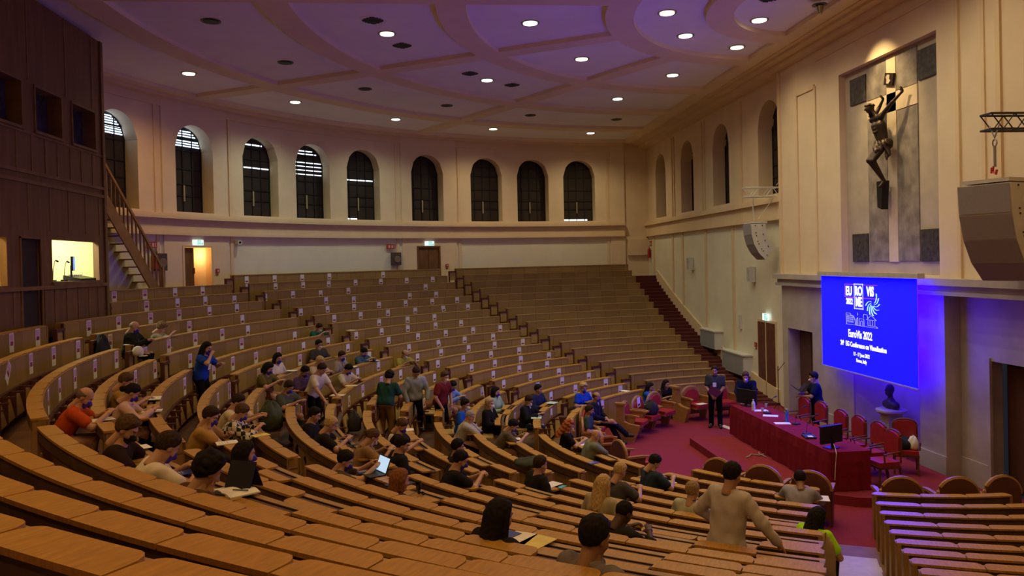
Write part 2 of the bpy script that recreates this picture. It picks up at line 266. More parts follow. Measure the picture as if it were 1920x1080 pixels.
PEOPLE=[
(1, -16.43, 0.791, 2.356, -0.039, 8, 0.62, 0.0, -2, 2.22, 'write', 'bald_fringe', 'grey', 'blue', ('jacket', '#1c1d16'), 'dark', 'seated person with shaven head, dark jacket, white badge and blue mask by the middle aisle', ('badge',)),
(2, -16.52, 2.398, 2.356, 0.121, 22, 0.5, -0.034, -2, 8.07, 'write', 'curly', 'lightbrown', 'none', ('tshirt', '#8f856c'), 'dark', 'seated person with curly brown hair bent over white sheets in an upper row', ()),
(4, -14.373, -6.918, 2.108, 0.301, 32, 0.62, 0.0, -1, -27.24, 'write', 'balding', 'greybrown', 'blue', ('polo', '#b5491b'), 'dark', 'person in orange polo shirt and blue mask writing at a low bench end', ()),
(5, -14.689, -4.354, 1.87, 0.135, 12, 0.62, 0.0, 0, -17.75, 'write', 'short', 'brown', 'white', ('polo', '#9a7a3d'), 'dark', 'person with brown hair and white mask in mustard top behind the pink blouse', ()),
(6, -14.304, -5.367, 1.87, 0.209, 22, 0.62, 0.0, 0, -21.98, 'write', 'bun', 'black', 'blue', ('shirt', '#c4a394'), 'dark', 'person with black hair bun in pale pink blouse writing in a notebook', ()),
(7, -12.817, -9.291, 2.108, 0.137, 18, 0.62, 0.0, -1, -37.83, 'write', 'short', 'brown', 'black', ('tshirt', '#2a1a10'), 'dark', 'person with short brown hair and black mask in dark brown top looking down', ()),
(8, -12.364, -9.974, 2.108, 0.502, 34, 0.62, 0.0, -1, -40.74, 'write', 'short', 'darkbrown', 'blue', ('tshirt', '#cfc4b2'), 'dark', 'person in white T-shirt and blue mask bent over a blue booklet', ()),
(9, -11.737, -10.913, 2.108, 0.675, 36, 0.62, 0.0, -1, -44.69, 'chin', 'curly', 'black', 'none', ('tshirt', '#4a3423'), 'dark', 'person with thick black curly hair holding head in hands beside an open notebook', ()),
(10, -12.994, -6.184, 1.643, 0.041, 24, 0.62, 0.0, 1, -27.35, 'chin', 'short', 'darkbrown', 'blue', ('tshirt', '#a98446'), 'dark', 'person in mustard tan T-shirt resting chin on hand', ()),
(11, -13.282, -3.671, 1.427, -0.136, 28, 0.62, 0.0, 2, -17.23, 'reach', 'short', 'darkbrown', 'blue', ('tshirt', '#cdc4a6'), 'dark', 'person in cream T-shirt and blue mask leaning out beside the checked shirt', ()),
(12, -13.02, -4.678, 1.427, 0.113, 30, 0.62, 0.0, 2, -21.48, 'write', 'short', 'brown', 'blue', ('check', '#1c1a18'), 'dark', 'person in black and white checked shirt writing on a yellow pad', ()),
(13, -11.84, -8.608, 1.643, 0.312, 12, 0.62, 0.0, 1, -37.86, 'lap', 'bob', 'black', 'blue', ('tshirt', '#8d8577'), 'dark', 'person with black bob and blue mask seated behind the black tablet', ()),
(14, -13.557, 0.359, 1.427, -0.358, 20, 0.62, 0.0, 2, 0.51, 'write', 'bob', 'black', 'blue', ('tshirt', '#5d5526'), 'dark', 'person with dark bob in olive T-shirt and blue mask writing', ()),
(15, -13.592, 1.951, 1.427, -0.395, 10, 0.62, 0.0, 2, 7.61, 'lap', 'bob', 'black', 'blue', ('tshirt', '#c9c2b2'), 'dark', 'person with black bob in white T-shirt and blue mask above the olive T-shirt', ()),
(16, -12.845, -1.061, 1.222, -0.502, 20, 0.62, 0.0, 3, -6.25, 'write', 'short', 'darkbrown', 'blue', ('tshirt', '#4b4f45'), 'green', 'person in charcoal T-shirt and blue mask writing beside a green backpack', ()),
(17, -12.807, 1.043, 1.222, -0.761, 14, 0.62, 0.0, 3, 3.6, 'write', 'short', 'black', 'blue', ('sweater', '#4b3560'), 'dark', 'person in purple sweater and blue mask with folded hands', ()),
(18, -12.864, 3.101, 1.222, -0.575, 22, 0.62, 0.0, 3, 12.95, 'write', 'short', 'blond', 'blue', ('tshirt', '#b7a58c'), 'red', 'person with tousled blond hair looking down behind the standing white T-shirt', ()),
(20, -13.004, 4.892, 1.427, -0.795, 4, 0.62, 0.0, 2, 20.57, 'lap', 'short', 'black', 'white', ('tshirt', '#3f3d37'), 'dark', 'person with glasses, black hair and white mask in dark grey T-shirt', ('glasses',)),
(21, -13.467, 7.183, 1.87, -0.667, 28, 0.508, -0.0, 0, 28.2, 'write', 'short', 'darkbrown', 'white', ('tshirt', '#0d5a4c'), 'dark', 'person in teal shirt and white mask crouched over a desk in an upper row', ()),
(22, -12.304, 3.726, 1.222, -0.465, 10, 0.62, 0.0, 3, 16.64, 'lap', 'short', 'darkbrown', 'blue', ('polo', '#8b8271'), 'dark', 'person in grey polo shirt with lanyard and blue mask', ('badge',)),
(23, -12.166, 2.973, 1.03, -0.577, 26, 0.62, 0.0, 4, 13.03, 'write', 'short', 'black', 'blue', ('tshirt', '#b9b09a'), 'dark', 'person in pale T-shirt and blue mask leaning on folded arms', ()),
(24, -11.912, 5.49, 1.222, -0.694, 16, 0.502, -0.0, 3, 24.78, 'write', 'short', 'black', 'blue', ('shirt', '#3e5468'), 'dark', 'person with black hair in slate blue shirt and blue mask seated before a row end', ()),
(25, -10.75, 6.158, 1.03, -0.958, 18, 0.543, 0.0, 4, 29.88, 'write', 'balding', 'brown', 'white', ('tshirt', '#8e8a3a'), 'dark', 'balding person in yellow-green T-shirt and white mask leaning on arms', ()),
(29, -9.535, 2.771, 0.533, -0.619, 24, 0.62, 0.0, 7, 15.49, 'write', 'short', 'black', 'blue', ('shirt', '#6f8fbe'), 'dark', 'person in light blue shirt and blue mask writing beside the dark red T-shirt', ()),
(30, -9.175, 0.502, 0.395, -0.47, 8, 0.62, 0.0, 8, 1.93, 'lap', 'short', 'black', 'white', ('tshirt', '#1f4fb0'), 'dark', 'person in bright blue T-shirt and white mask with black hair', ()),
(31, -9.278, -0.638, 0.395, -0.078, 24, 0.62, 0.0, 8, -5.54, 'chin', 'buzz', 'grey', 'none', ('shirt', '#a5a294'), 'dark', 'person with cropped grey hair in pale grey shirt resting face on hands', ()),
(32, -8.514, 1.109, 0.273, -0.465, 0, 0.62, 0.0, 9, 6.65, 'lap', 'short', 'blondgrey', 'white', ('suit', '#14130f'), 'dark', 'older person with fair hair, black suit and white mask sitting upright', ()),
(33, -8.261, 2.727, 0.273, -0.578, 2, 0.62, 0.0, 9, 18.14, 'lap', 'bob', 'black', 'blue', ('shirt', '#8fa88a'), 'dark', 'person with black hair and blue mask in pale green blouse beside the black suit', ()),
(34, -8.488, -0.939, 0.273, -0.113, 34, 0.62, 0.0, 9, -8.52, 'write', 'short', 'black', 'blue', ('tshirt', '#5b5140'), 'dark', 'person in brown-grey T-shirt and blue mask writing on a sheet', ()),
(35, -7.536, 1.966, 0.165, -0.681, 6, 0.62, 0.0, 10, 14.05, 'write', 'short', 'darkbrown', 'white', ('suit', '#17181f'), 'jeans', 'person in dark suit and white mask reading a notebook', ()),
(36, -7.07, 3.544, 0.165, -0.733, 4, 0.62, 0.0, 10, 27.0, 'lap', 'short', 'black', 'none', ('sweater', '#23294a'), 'dark', 'person with black hair in navy jacket seated next to the reader in the suit', ()),
(37, -5.769, 4.041, 0.074, -0.976, 8, 0.62, 0.0, 11, 35.91, 'lap', 'curly', 'blond', 'blue', ('tshirt', '#1c46b8'), 'dark', 'person with blond hair in bright blue T-shirt and blue mask near the front', ()),
(40, -7.043, -0.677, 0.074, -0.129, 10, 0.62, 0.0, 11, -7.6, 'write', 'long', 'red', 'none', ('tshirt', '#1a1512'), 'dark', 'person with long red curly hair in black top near the front row', ()),
(41, -6.754, -1.615, 0.074, 0.109, 22, 0.62, 0.0, 11, -16.24, 'chin', 'bald', 'grey', 'none', ('shirt', '#6d7463'), 'dark', 'bald person in grey-green shirt resting chin on clasped hands', ()),
(42, -6.218, -4.287, 0.165, 0.318, 14, 0.62, 0.0, 10, -38.23, 'write', 'short', 'black', 'none', ('polo', '#2c3844'), 'dark', 'person with short dark hair in dark teal polo shirt reading by the red carpet', ()),
(43, -7.105, -5.566, 0.395, 0.456, 14, 0.62, 0.0, 8, -41.13, 'write', 'short', 'blond', 'none', ('tshirt', '#4c4a46'), 'dark', 'person with short blond hair in grey T-shirt beside the long blond hair', ()),
(44, -7.661, -7.208, 0.685, 0.661, 10, 0.62, 0.0, 6, -45.85, 'lap', 'long', 'blond', 'none', ('tshirt', '#a59c7c'), 'dark', 'person with long blond hair in cream top seen from behind', ()),
(45, -8.031, -9.248, 1.03, 0.554, 30, 0.62, 0.0, 4, -51.77, 'write', 'buzz', 'black', 'none', ('sweater', '#25221f'), 'dark', 'person with cropped black hair in black jacket bent over the desk', ()),
(46, -8.774, -12.267, 1.87, 0.635, 6, 0.62, 0.0, 0, -56.38, 'lap', 'short', 'black', 'none', ('polo', '#6d6466'), 'dark', 'person with short black hair and grey collar seen from behind near the camera', ()),
(47, -9.3, -11.091, 1.643, 0.646, 10, 0.62, 0.0, 1, -52.03, 'lap', 'verylong', 'black', 'none', ('tshirt', '#211913'), 'dark', 'person with very long dark hair beside a yellow sheet', ()),
(48, -9.627, -6.072, 0.851, 0.172, 24, 0.62, 0.0, 5, -34.85, 'fold', 'short', 'black', 'blue', ('tshirt', '#1d1a17'), 'dark', 'person in black T-shirt and blue mask with hands clasped on the desk', ()),
(49, -8.307, -5.454, 0.533, 0.365, 14, 0.62, 0.0, 7, -35.92, 'lap', 'short', 'darkbrown', 'none', ('tshirt', '#201c18'), 'dark', 'person with dark hair in black T-shirt beside white sheets and a phone', ()),
(50, -11.116, -6.583, 1.222, 0.136, 22, 0.5, -0.081, 3, -32.77, 'reach', 'short', 'black', 'blue', ('tshirt', '#4a4030'), 'dark', 'person with black hair and blue mask typing on a small laptop', ()),
(51, -10.242, -7.821, 1.222, 0.426, 12, 0.5, -0.064, 3, -39.42, 'lap', 'bob', 'auburn', 'none', ('tshirt', '#3b2c20'), 'dark', 'person with auburn hair seen from behind left of a glass', ()),
(52, -10.374, -5.132, 0.851, 0.319, 12, 0.62, 0.0, 5, -28.3, 'lap', 'short', 'black', 'none', ('jacket', '#1c1a17'), 'dark', 'person with black hair in black jacket seen from behind above the laptop', ()),
(53, -11.032, -4.949, 1.03, 0.197, 34, 0.62, 0.0, 4, -26.31, 'write', 'ponytail', 'brown', 'white', ('tshirt', '#8b6f4c'), 'dark', 'person with tied brown hair and white mask looking down at the desk', ()),
(54, -10.508, -2.83, 0.685, -0.14, 14, 0.62, 0.0, 6, -17.0, 'write', 'short', 'brown', 'blue', ('tshirt', '#221d19'), 'dark', 'person with short brown hair, blue mask and black T-shirt reading papers', ()),
(55, -11.745, -3.999, 1.03, 0.099, 28, 0.62, 0.0, 4, -20.67, 'write', 'short', 'blond', 'none', ('tshirt', '#231f1a'), 'dark', 'person with fair hair in black top leaning over a small laptop', ()),
(56, -12.0, -3.253, 1.03, -0.141, 16, 0.62, 0.0, 4, -16.89, 'lap', 'short', 'black', 'none', ('tshirt', '#1d1a18'), 'dark', 'person with black hair in black top beside the fair haired one with a laptop', ()),
(57, -9.508, -4.071, 0.533, 0.094, 12, 0.62, 0.0, 7, -25.41, 'lap', 'short', 'black', 'none', ('tshirt', '#29241e'), 'dark', 'person with black hair seen from behind above the clasped hands', ()),
(59, -4.098, -5.365, 0.074, 0.991, 30, 0.62, 0.0, 11, -56.8, 'write', 'short', 'black', 'none', ('shirt', '#8c8791'), 'dark', 'person in grey shirt bent over the desk at the front beside the carpeted aisle', ()),
(60, -6.695, -9.134, 0.851, 0.549, 8, 0.74, 0.342, 5, -56.47, 'aside', 'short', 'black', 'none', ('shirt', '#b5aca4'), 'dark', 'person in loose pale grey shirt rising above the rows and reaching aside', ()),
(61, -6.309, -6.743, 0.395, 0.697, 8, 0.62, 0.0, 8, -49.94, 'lap', 'short', 'sandy', 'none', ('tshirt', '#a9ab8f'), 'dark', 'person with sandy hair in pale green T-shirt and dark neck cord', ('cord',)),
(62, -4.99, -7.507, 0.395, 0.527, 24, 0.5, -0.066, 8, -60.2, 'lap', 'long', 'black', 'none', ('tshirt', '#a7e312'), 'dark', 'person in neon green top with long black hair at the row end by the aisle', ()),
(38, -5.716, 2.506, -0.0, -0.506, 4, 0.722, 0.0, 12, 23.97, 'lap', 'balding', 'darkbrown', 'blue', ('suit', '#14172b'), 'navy', 'balding person in navy suit and blue mask with crossed legs in the front seats', ()),
(39, -6.18, 1.25, -0.0, -0.359, 8, 0.616, 0.0, 12, 10.56, 'lap', 'short', 'darkbrown', 'blue', ('tshirt', '#33444a'), 'jeans', 'person in dark teal T-shirt and jeans seated in a red armchair', ()),
(66, -3.541, 5.225, -0.0, -0.766, 6, 0.5, -0.075, 12, 58.89, 'chin', 'long', 'black', 'none', ('tshirt', '#1b57b8'), 'dark', 'person with black hair in bright blue T-shirt behind the red armchairs', ()),
(67, -2.966, 5.527, -0.0, -1.135, 8, 0.5, -0.059, 12, 65.06, 'lap', 'long', 'black', 'none', ('tshirt', '#14121c'), 'dark', 'person with long black hair in black top behind the red armchairs', ())]
ITEMS=[('open_notebook', 0, 0.1, -44.14, 'white'), ('tablet_case', 0, 0.1, -44.01, 'black'), ('booklet', 0, 0.13, -40.6, 'blue'), ('sheet', 0, 0.1, -35.3, 'white'), ('open_notebook', 1, 0.1, -16.47, 'white'), ('notebook', 1, 0.1, -21.42, 'white'), ('sheet', 0, 0.1, -27.75, 'white'), ('notebook', 2, 0.1, -28.78, 'white'), ('notepad', 3, 0.1, -23.59, 'yellow'), ('open_notebook', 3, 0.1, 2.95, 'white'), ('sheet', 3, 0.1, 9.44, 'white'), ('sheet', 4, 0.1, -6.53, 'white'), ('folder', 5, 0.1, 2.98, 'cream'), ('sheet', 4, 0.1, 19.25, 'white'), ('sheet', 5, 0.1, 9.83, 'cream'), ('sheet', 4, 0.1, 25.57, 'white'), ('cup', 4, 0.148, 25.42, 'white'), ('sheet', -6, 0.1, -15.13, 'white'), ('sheet', -6, 0.1, -12.3, 'white'), ('sheet', 1, 0.23, 34.5, 'white'), ('sheet', 7, 0.1, -10.14, 'white'), ('laptop', 5, 0.1, -13.63, 'grey'), ('phone', 5, 0.1, -22.56, 'black'), ('booklet', 5, 0.1, -20.65, 'blue'), ('laptop', 4, 0.1, -34.55, 'screen'), ('booklet', 4, 0.1, -33.79, 'blue'), ('folder', 4, 0.1, -37.54, 'navy'), ('glass', 4, 0.1, -39.35, 'clear'), ('sunglasses', 4, 0.188, -40.07, 'black'), ('eyeglasses', 9, 0.42, -20.96, 'black'), ('papers', 11, 0.1, 27.62, 'mint'), ('open_notebook', 11, 0.1, 11.73, 'mint'), ('sheet', 10, 0.1, -8.85, 'white'), ('sheet', 12, 0.1, -9.81, 'white'), ('booklet', 11, 0.1, -24.92, 'blue'), ('sheet', 8, 0.1, -35.93, 'white'), ('phone', 8, 0.1, -37.3, 'teal'), ('open_notebook', 11, 0.1, -39.15, 'white'), ('jacket_heap', 9, 0.1, -26.21, 'darkgreen'), ('booklet', 7, 0.1, -46.8, 'blue'), ('booklet', 2, 0.1, -50.89, 'blue'), ('sheet', 2, 0.1, -51.41, 'white'), ('sheet', 2, 0.1, -52.12, 'yellow'), ('sheet', 12, 0.1, -59.72, 'white'), ('sheet', 12, 0.24, 54.19, 'white'), ('sheet', -1, 0.1, 3.29, 'white'), ('sheet', -1, 0.1, 1.4, 'white'), ('sheet', -1, 0.1, 8.19, 'white')]
# ================================================================== FLOOR
mb = MB(); mb.box(-21.6, 1.25, -21.8, 22.4, -0.12, 0.0); struct(mb, 'floor', M_CARPET, 'red carpet covering the flat floor in front of the stage')
mb = MB()
for k in range(-7, 12):
    z1 = FL(k); z0 = FL(k + 1) - 0.03 if k < 11 else -0.03
    mb.arc(rk(k + 1), rk(k), min(z0, z1 - 0.03), z1, -90.5, 90.5, CC, 2.0)
mb.arc(rk(-7) - 0.01, 21.3, FL(-6), FL(-7) - 0.02, -90.5, 90.5, CC, 2.0)
AISLES = [(63.2, 0.40), (31.6, 0.37), (-0.4, 0.33), (-31.9, 0.27), (-63.2, 0.40)]
for a, hw in AISLES:
    for k in range(-5, 12):
        d = math.degrees(hw / rk(k)); zz = (FL(k) + FL(k - 1)) / 2
        mb.arc(rk(k) - 0.30, rk(k) + 0.0, FL(k) - 0.02, zz, a - d, a + d, CC, 3)
struct(mb, 'floor_tiers', M_TIER, 'stepped brown wooden floor under the curved bench rows')
mb = MB()
for sg in (1, -1):
    for k in range(-7, 12):
        y0, y1 = SCY + sg * rk(k + 1), SCY + sg * rk(k); ym = (y0 + y1) / 2
        h = FL(k) + 0.002; h2 = (FL(k) + (FL(k - 1) if k > -7 else FL(k) + .3)) / 2
        mb.box(-0.38, 1.0, min(y0, y1), max(y0, y1), -0.02, h); mb.box(-0.38, 1.0, min(ym, y1), max(ym, y1), h - 0.01, h2)
struct(mb, 'floor_side_steps', M_STAIRCARPET, 'dark carpeted steps climbing along the stage wall')
mb = MB()
for k in range(-5, 11):
    d = math.degrees(0.395 / rk(k)); mb.arc(rk(k + 1) - 0.02, rk(k) - 0.302, FL(k) - 0.02, FL(k) + 0.006, -63.2 - d, -63.2 + d, CC, 3)
    zz = (FL(k) + FL(k - 1)) / 2; mb.arc(rk(k) - 0.315, rk(k) - 0.01, zz - 0.02, zz + 0.006, -63.2 - d, -63.2 + d, CC, 3)
struct(mb, 'floor_aisle_steps', M_STEPSTONE, 'pale steps of the aisle in front of the screen')
mb = MB(); dp = [(0.5, 1.85), (-3.43, 1.85), (-3.42, -0.6), (-3.22, -1.7), (-2.85, -2.5), (-2.4, -3.05), (-2.0, -3.35), (-1.55, -3.5), (-0.8, -3.55), (0.5, -3.55)]
mb.prism(dp[::-1], 0.0, 0.18, 'z'); struct(mb, 'floor_stage', M_CARPET, 'low carpeted stage platform with a rounded front')

# ================================================================== CURVED BACK WALL
RW = 20.8; WC = CEIL_C
HW = 0.8165; ZB, ZT = 6.66, 9.67; ZS = ZT - HW
WIN_T = [21.65, 30.34, 38.69, 45.52, 52.36, 61.19, 69.7, 76.37, 83.02]
DOORS_T = [(28.72, 32.15), (59.62, 62.7)]
ZD = 5.48
def arch_z(s): return ZS + math.sqrt(max(0, HW * HW - s * s))
wp = lambda r, t, z: (WC[0] - r * math.cos(R_(t)), WC[1] + r * math.sin(R_(t)), z)
def bay(t):   # door bays stand slightly proud of the panels between them
    return RW - 0.06 if (26.5 < t < 34.3 or 57.5 < t < 65.2 or t > 87.4) else RW
cuts = set()
for t in WIN_T:
    for i in range(13): cuts.add(round(t + math.degrees((-HW + 2 * HW * i / 12) / RW), 4))
for a, b in DOORS_T: cuts |= {a, b}
for t in (26.5, 34.3, 57.5, 65.2, 87.4): cuts |= {t - 0.001, t + 0.001}
for i in range(-90, 91, 2): cuts.add(float(i))
cuts.add(89.4); cuts = sorted(c for c in cuts if -90 <= c <= 89.4)
up, lo, rv = MB(), MB(), MB()
for a, b in zip(cuts[:-1], cuts[1:]):
    tm = (a + b) / 2; r1, r2 = bay(a), bay(b); 
    if abs(b - a) < 0.01: pass
    segs = [(6.55, 10.6)]
    for t in WIN_T:
        s1, s2 = R_(a - t) * RW, R_(b - t) * RW
        if abs(s1 + s2) / 2 < HW:
            up.add([wp(r1, a, 6.55), wp(r2, b, 6.55), wp(r2, b, ZB), wp(r1, a, ZB)], [(0, 1, 2, 3)])
            up.add([wp(r1, a, arch_z(s1)), wp(r2, b, arch_z(s2)), wp(r2, b, 10.6), wp(r1, a, 10.6)], [(0, 1, 2, 3)]); segs = []
            rv.add([wp(r1, a, arch_z(s1)), wp(r2, b, arch_z(s2)), wp(RW + .6, b, arch_z(s2)), wp(RW + .6, a, arch_z(s1))], [(0, 1, 2, 3)])
            rv.add([wp(r1, a, ZB), wp(r2, b, ZB), wp(RW + .6, b, ZB), wp(RW + .6, a, ZB)], [(0, 1, 2, 3)])
    for z0, z1 in segs: up.add([wp(r1, a, z0), wp(r2, b, z0), wp(r2, b, z1), wp(r1, a, z1)], [(0, 1, 2, 3)])
    z0 = 3.3
    for d0, d1 in DOORS_T:
        if d0 - .01 <= a and b <= d1 + .01: z0 = ZD
    l = lo; mi = 0 if r1 < RW and r2 < RW else 1
    l.add([wp(r1, a, z0), wp(r2, b, z0), wp(r2, b, 6.0), wp(r1, a, 6.0)], [(0, 1, 2, 3)], mi)
for t in WIN_T:
    for sg in (-1, 1):
        a = t + sg * math.degrees(HW / RW); r1 = bay(a)
        rv.add([wp(r1, a, ZB), wp(r1, a, ZS), wp(RW + .6, a, ZS), wp(RW + .6, a, ZB)], [(0, 1, 2, 3)])
struct(up, 'wall_back', [M_WALL], 'curved upper back wall of cream plaster with arched windows')
struct(lo, 'wall_back_lower', [M_WALL, M_WALL2], 'curved lower back wall behind the top bench rows')
struct(rv, 'wall_back_reveals', [M_WALL], 'deep plaster reveals of the arched windows')
mb = MB()
mb.arc(RW - 0.17, RW + .02, 5.86, 5.96, -90, 89.3, WC, 2); mb.arc(RW - 0.12, RW + .02, 5.96, 6.40, -90, 89.3, WC, 2)
mb.arc(RW - 0.26, RW + .02, 6.40, 6.50, -90, 89.3, WC, 2); mb.arc(RW - 0.20, RW + .02, 6.50, 6.58, -90, 89.3, WC, 2)
struct(mb, 'trim_1', M_TRIM, 'moulded plaster band running under the arched windows')
mb = MB(); mb.arc(RW - 0.05, RW + .02, 10.10, 10.6, -90, 89.3, WC, 2); mb.arc(RW - 0.30, RW, 10.38, 10.6, -90, 89.3, WC, 2); struct(mb, 'trim_2', M_TRIM, 'plaster frieze under the ceiling')
mb = MB()
for t in (25.85, 34.75, 56.9, 65.7, 87.0):
    mb.arc(RW - 0.045, RW + .02, 6.58, 10.1, t - .18, t + .18, WC, 1)
    mb.arc(RW - 0.045, RW + .02, 3.4, 5.86, t - .18, t + .18, WC, 1)
struct(mb, 'trim_3', M_TRIM, 'narrow plaster strips between the window bays')
mb = MB(); mb.box(-0.30, 1.2, 21.0, 21.12, 0, 10.6); mb.box(-0.42, -0.28, 20.9, 21.12, 3.3, 10.6); mb.box(-0.1, 1.0, 20.86, 21.0, 4.9, 5.7)
struct(mb, 'wall_corner', M_WALL, 'plaster pier in the far corner of the hall')

# ================================================================== ARCHED WINDOWS
M_DAY = mat('daylight', (0.6, 0.75, 1.0), emit=(0.55, 0.75, 1.0), estr=2.6)
M_DAYW = mat('daylight_pale', (0.9, 0.95, 1.0), emit=(0.75, 0.88, 1.0), estr=2.2)
def window(name, M, gaps, lab):
    """local frame: x along the wall, y outward, z up from the hall floor"""
    n = 14; half = HW + 0.02
    outl = [(-half, ZB), (half, ZB)] + [(half * math.cos(math.pi * i / n), ZS + half * math.sin(math.pi * i / n)) for i in range(n + 1)]
    root = empty(name, M @ Vector((0, 0, ZB))); root.matrix_world = M @ Matrix.Translation((0, 0, ZB)); tag(root, lab, kind='structure')
    T = lambda b: (setattr(b, 'v', [(p[0], p[1], p[2] - ZB) for p in b.v]), b)[1]
    b = MB(); b.prism([(x, z) for x, z in outl], 0.52, 0.56, 'y'); T(b).build('shutter', M_SHUT, root)
    b = MB()
    for x in (-HW, -HW / 2, 0, HW / 2, HW): b.box(x - .018, x + .018, 0.485, 0.52, ZB, arch_z(min(HW, abs(x))) if abs(x) < HW else ZS)
    for z in (ZB + .02, ZB + .62, ZB + 1.02, ZB + 1.55, ZS, ZS + .42):
        xx = HW if z <= ZS else math.sqrt(HW * HW - (z - ZS) ** 2); b.box(-xx, xx, 0.485, 0.52, z - .02, z + .02)
    pts = [(HW * math.cos(math.pi * i / n), 0.5, ZS + HW * math.sin(math.pi * i / n)) for i in range(n + 1)]; b.tube(pts, 0.03, 5)
    T(b).build('muntin_frame', M_MUNT, root)
    b = MB(); b.box(-0.022, 0.022, 0.44, 0.485, ZB + .42, ZB + .98); T(b).build('handle', mat('window_handle', (0.45, 0.38, 0.25)), root)
    if gaps:
        b = MB()
        for z, h, x0, x1, mi in gaps:
            xx = HW - .03 if z <= ZS else math.sqrt(max(0, HW * HW - (z + h - ZS) ** 2)) - .03
            b.box(max(-xx, x0), min(xx, x1), 0.505, 0.522, z, z + h, mi)
        T(b).build('daylight_gap', [M_DAY, M_DAYW], root)
    return root
full = (-1, 1)
G = {0: [(9.02 + .075 * i, .038, -1, 1, i % 3 == 0) for i in range(8)], 1: [(9.0 + .085 * i, .04, -1, 1, i % 2) for i in range(7)] + [(8.75, .05, -1, -.45, 1), (8.88, .05, -1, -.4, 1)],
     2: [(9.40, .05, -1, .5, 1), (8.52, .045, -1, 1, 1)], 3: [(9.42, .04, -1, .35, 1), (9.30, .04, -1, .55, 1), (8.95, .035, -1, 1, 1), (8.80, .035, -1, 1, 1), (8.64, .035, -1, 1, 1), (8.47, .035, -1, 1, 1)],
     4: [(8.38, .045, -1, .85, 1), (6.70, .05, -1, -.05, 1)], 8: [(6.70, .07, -.75, .55, 1)]}
WLAB = ['first arched window from the left, half hidden by the wooden booth, bright slats at its top', 'second arched window from the left above the staircase, bright slats at its top', 'third arched window from the left with two thin bright lines',
        'fourth arched window from the left with several bright slat lines', 'fifth arched window from the left with one bright line and a lit sill', 'dark arched window above the far exit door', 'dark arched window, first right of the far exit door bay',
        'dark arched window, second right of the far exit door bay', 'last arched window of the curved wall with a bright strip at its sill']
for i, t in enumerate(WIN_T):
    a = R_(t); p = Vector(wp(RW, t, 0)); out_ = Vector((-math.cos(a), math.sin(a), 0)); tx = Vector((math.sin(a), math.cos(a), 0))
    M = Matrix(((tx.x, out_.x, 0, p.x), (tx.y, out_.y, 0, p.y), (0, 0, 1, 0), (0, 0, 0, 1)))
    window('window_%d' % (i + 1), M, G.get(i), WLAB[i])

# ================================================================== FRONT WALL (stage side)
def holes_wall(mb, u0, u1, z0, z1, holes, d0, d1, axis, mi=0):
    us = sorted({u0, u1} | {h[0] for h in holes} | {h[1] for h in holes}); zs = sorted({z0, z1} | {h[2] for h in holes} | {h[3] for h in holes})
    us = [x for x in us if u0 <= x <= u1]; zs = [x for x in zs if z0 <= x <= z1]
    for a, b in zip(us[:-1], us[1:]):
        for c, d in zip(zs[:-1], zs[1:]):
            if any(h[0] <= (a + b) / 2 <= h[1] and h[2] <= (c + d) / 2 <= h[3] for h in holes): continue
            if axis == 'x': mb.box(d0, d1, a, b, c, d, mi)
            else: mb.box(a, b, d0, d1, c, d, mi)
XS, XU, XP = 1.0, 0.75, 0.65
FWY = [18.75, 14.88, 10.99, 6.80]
mb = MB(); rv = MB()
mb.add([(XS, 5.3, 0), (XS, 21.1, 0), (XS, 21.1, 6.0), (XS, 5.3, 6.0)], [(0, 1, 2, 3)], 1)
ys = {5.3, 21.1}
for y in FWY: ys |= {y - HW + 2 * HW * i / 12 for i in range(13)}
ys = sorted(ys)
for a, b in zip(ys[:-1], ys[1:]):
    hit = [y for y in FWY if abs((a + b) / 2 - y) < HW]
    if hit:
        s1, s2 = a - hit[0], b - hit[0]; z1, z2 = arch_z(s1), arch_z(s2)
        mb.add([(XS, a, 6.0), (XS, b, 6.0), (XS, b, ZB), (XS, a, ZB)], [(0, 1, 2, 3)]); mb.add([(XS, a, z1), (XS, b, z2), (XS, b, 10.6), (XS, a, 10.6)], [(0, 1, 2, 3)])
        rv.add([(XS, a, z1), (XS, b, z2), (XS + .6, b, z2), (XS + .6, a, z1)], [(0, 1, 2, 3)]); rv.add([(XS, a, ZB), (XS, b, ZB), (XS + .6, b, ZB), (XS + .6, a, ZB)], [(0, 1, 2, 3)])
    else: mb.add([(XS, a, 6.0), (XS, b, 6.0), (XS, b, 10.6), (XS, a, 10.6)], [(0, 1, 2, 3)])
for y in FWY:
    for e in (y - HW, y + HW): rv.add([(XS, e, ZB), (XS, e, ZS), (XS + .6, e, ZS), (XS + .6, e, ZB)], [(0, 1, 2, 3)])
mb.add([(XS, -21.5, 0), (XS, -8.6, 0), (XS, -8.6, 10.6), (XS, -21.5, 10.6)], [(0, 1, 2, 3)])
struct(mb, 'wall_front', [M_WALL, M_WALL2], 'straight front wall beside the stage with arched windows'); struct(rv, 'wall_front_reveals', M_WALL)
for i, y in enumerate(FWY):
    M = Matrix(((0, 1, 0, XS), (-1, 0, 0, y), (0, 0, 1, 0), (0, 0, 0, 1)))
    window('window_%d' % (i + 10), M, None, ['farthest narrow dark window on the stage wall', 'second farthest dark window on the stage wall', 'third dark window on the stage wall', 'dark window on the stage wall behind the white truss bracket'][i])
mb = MB()
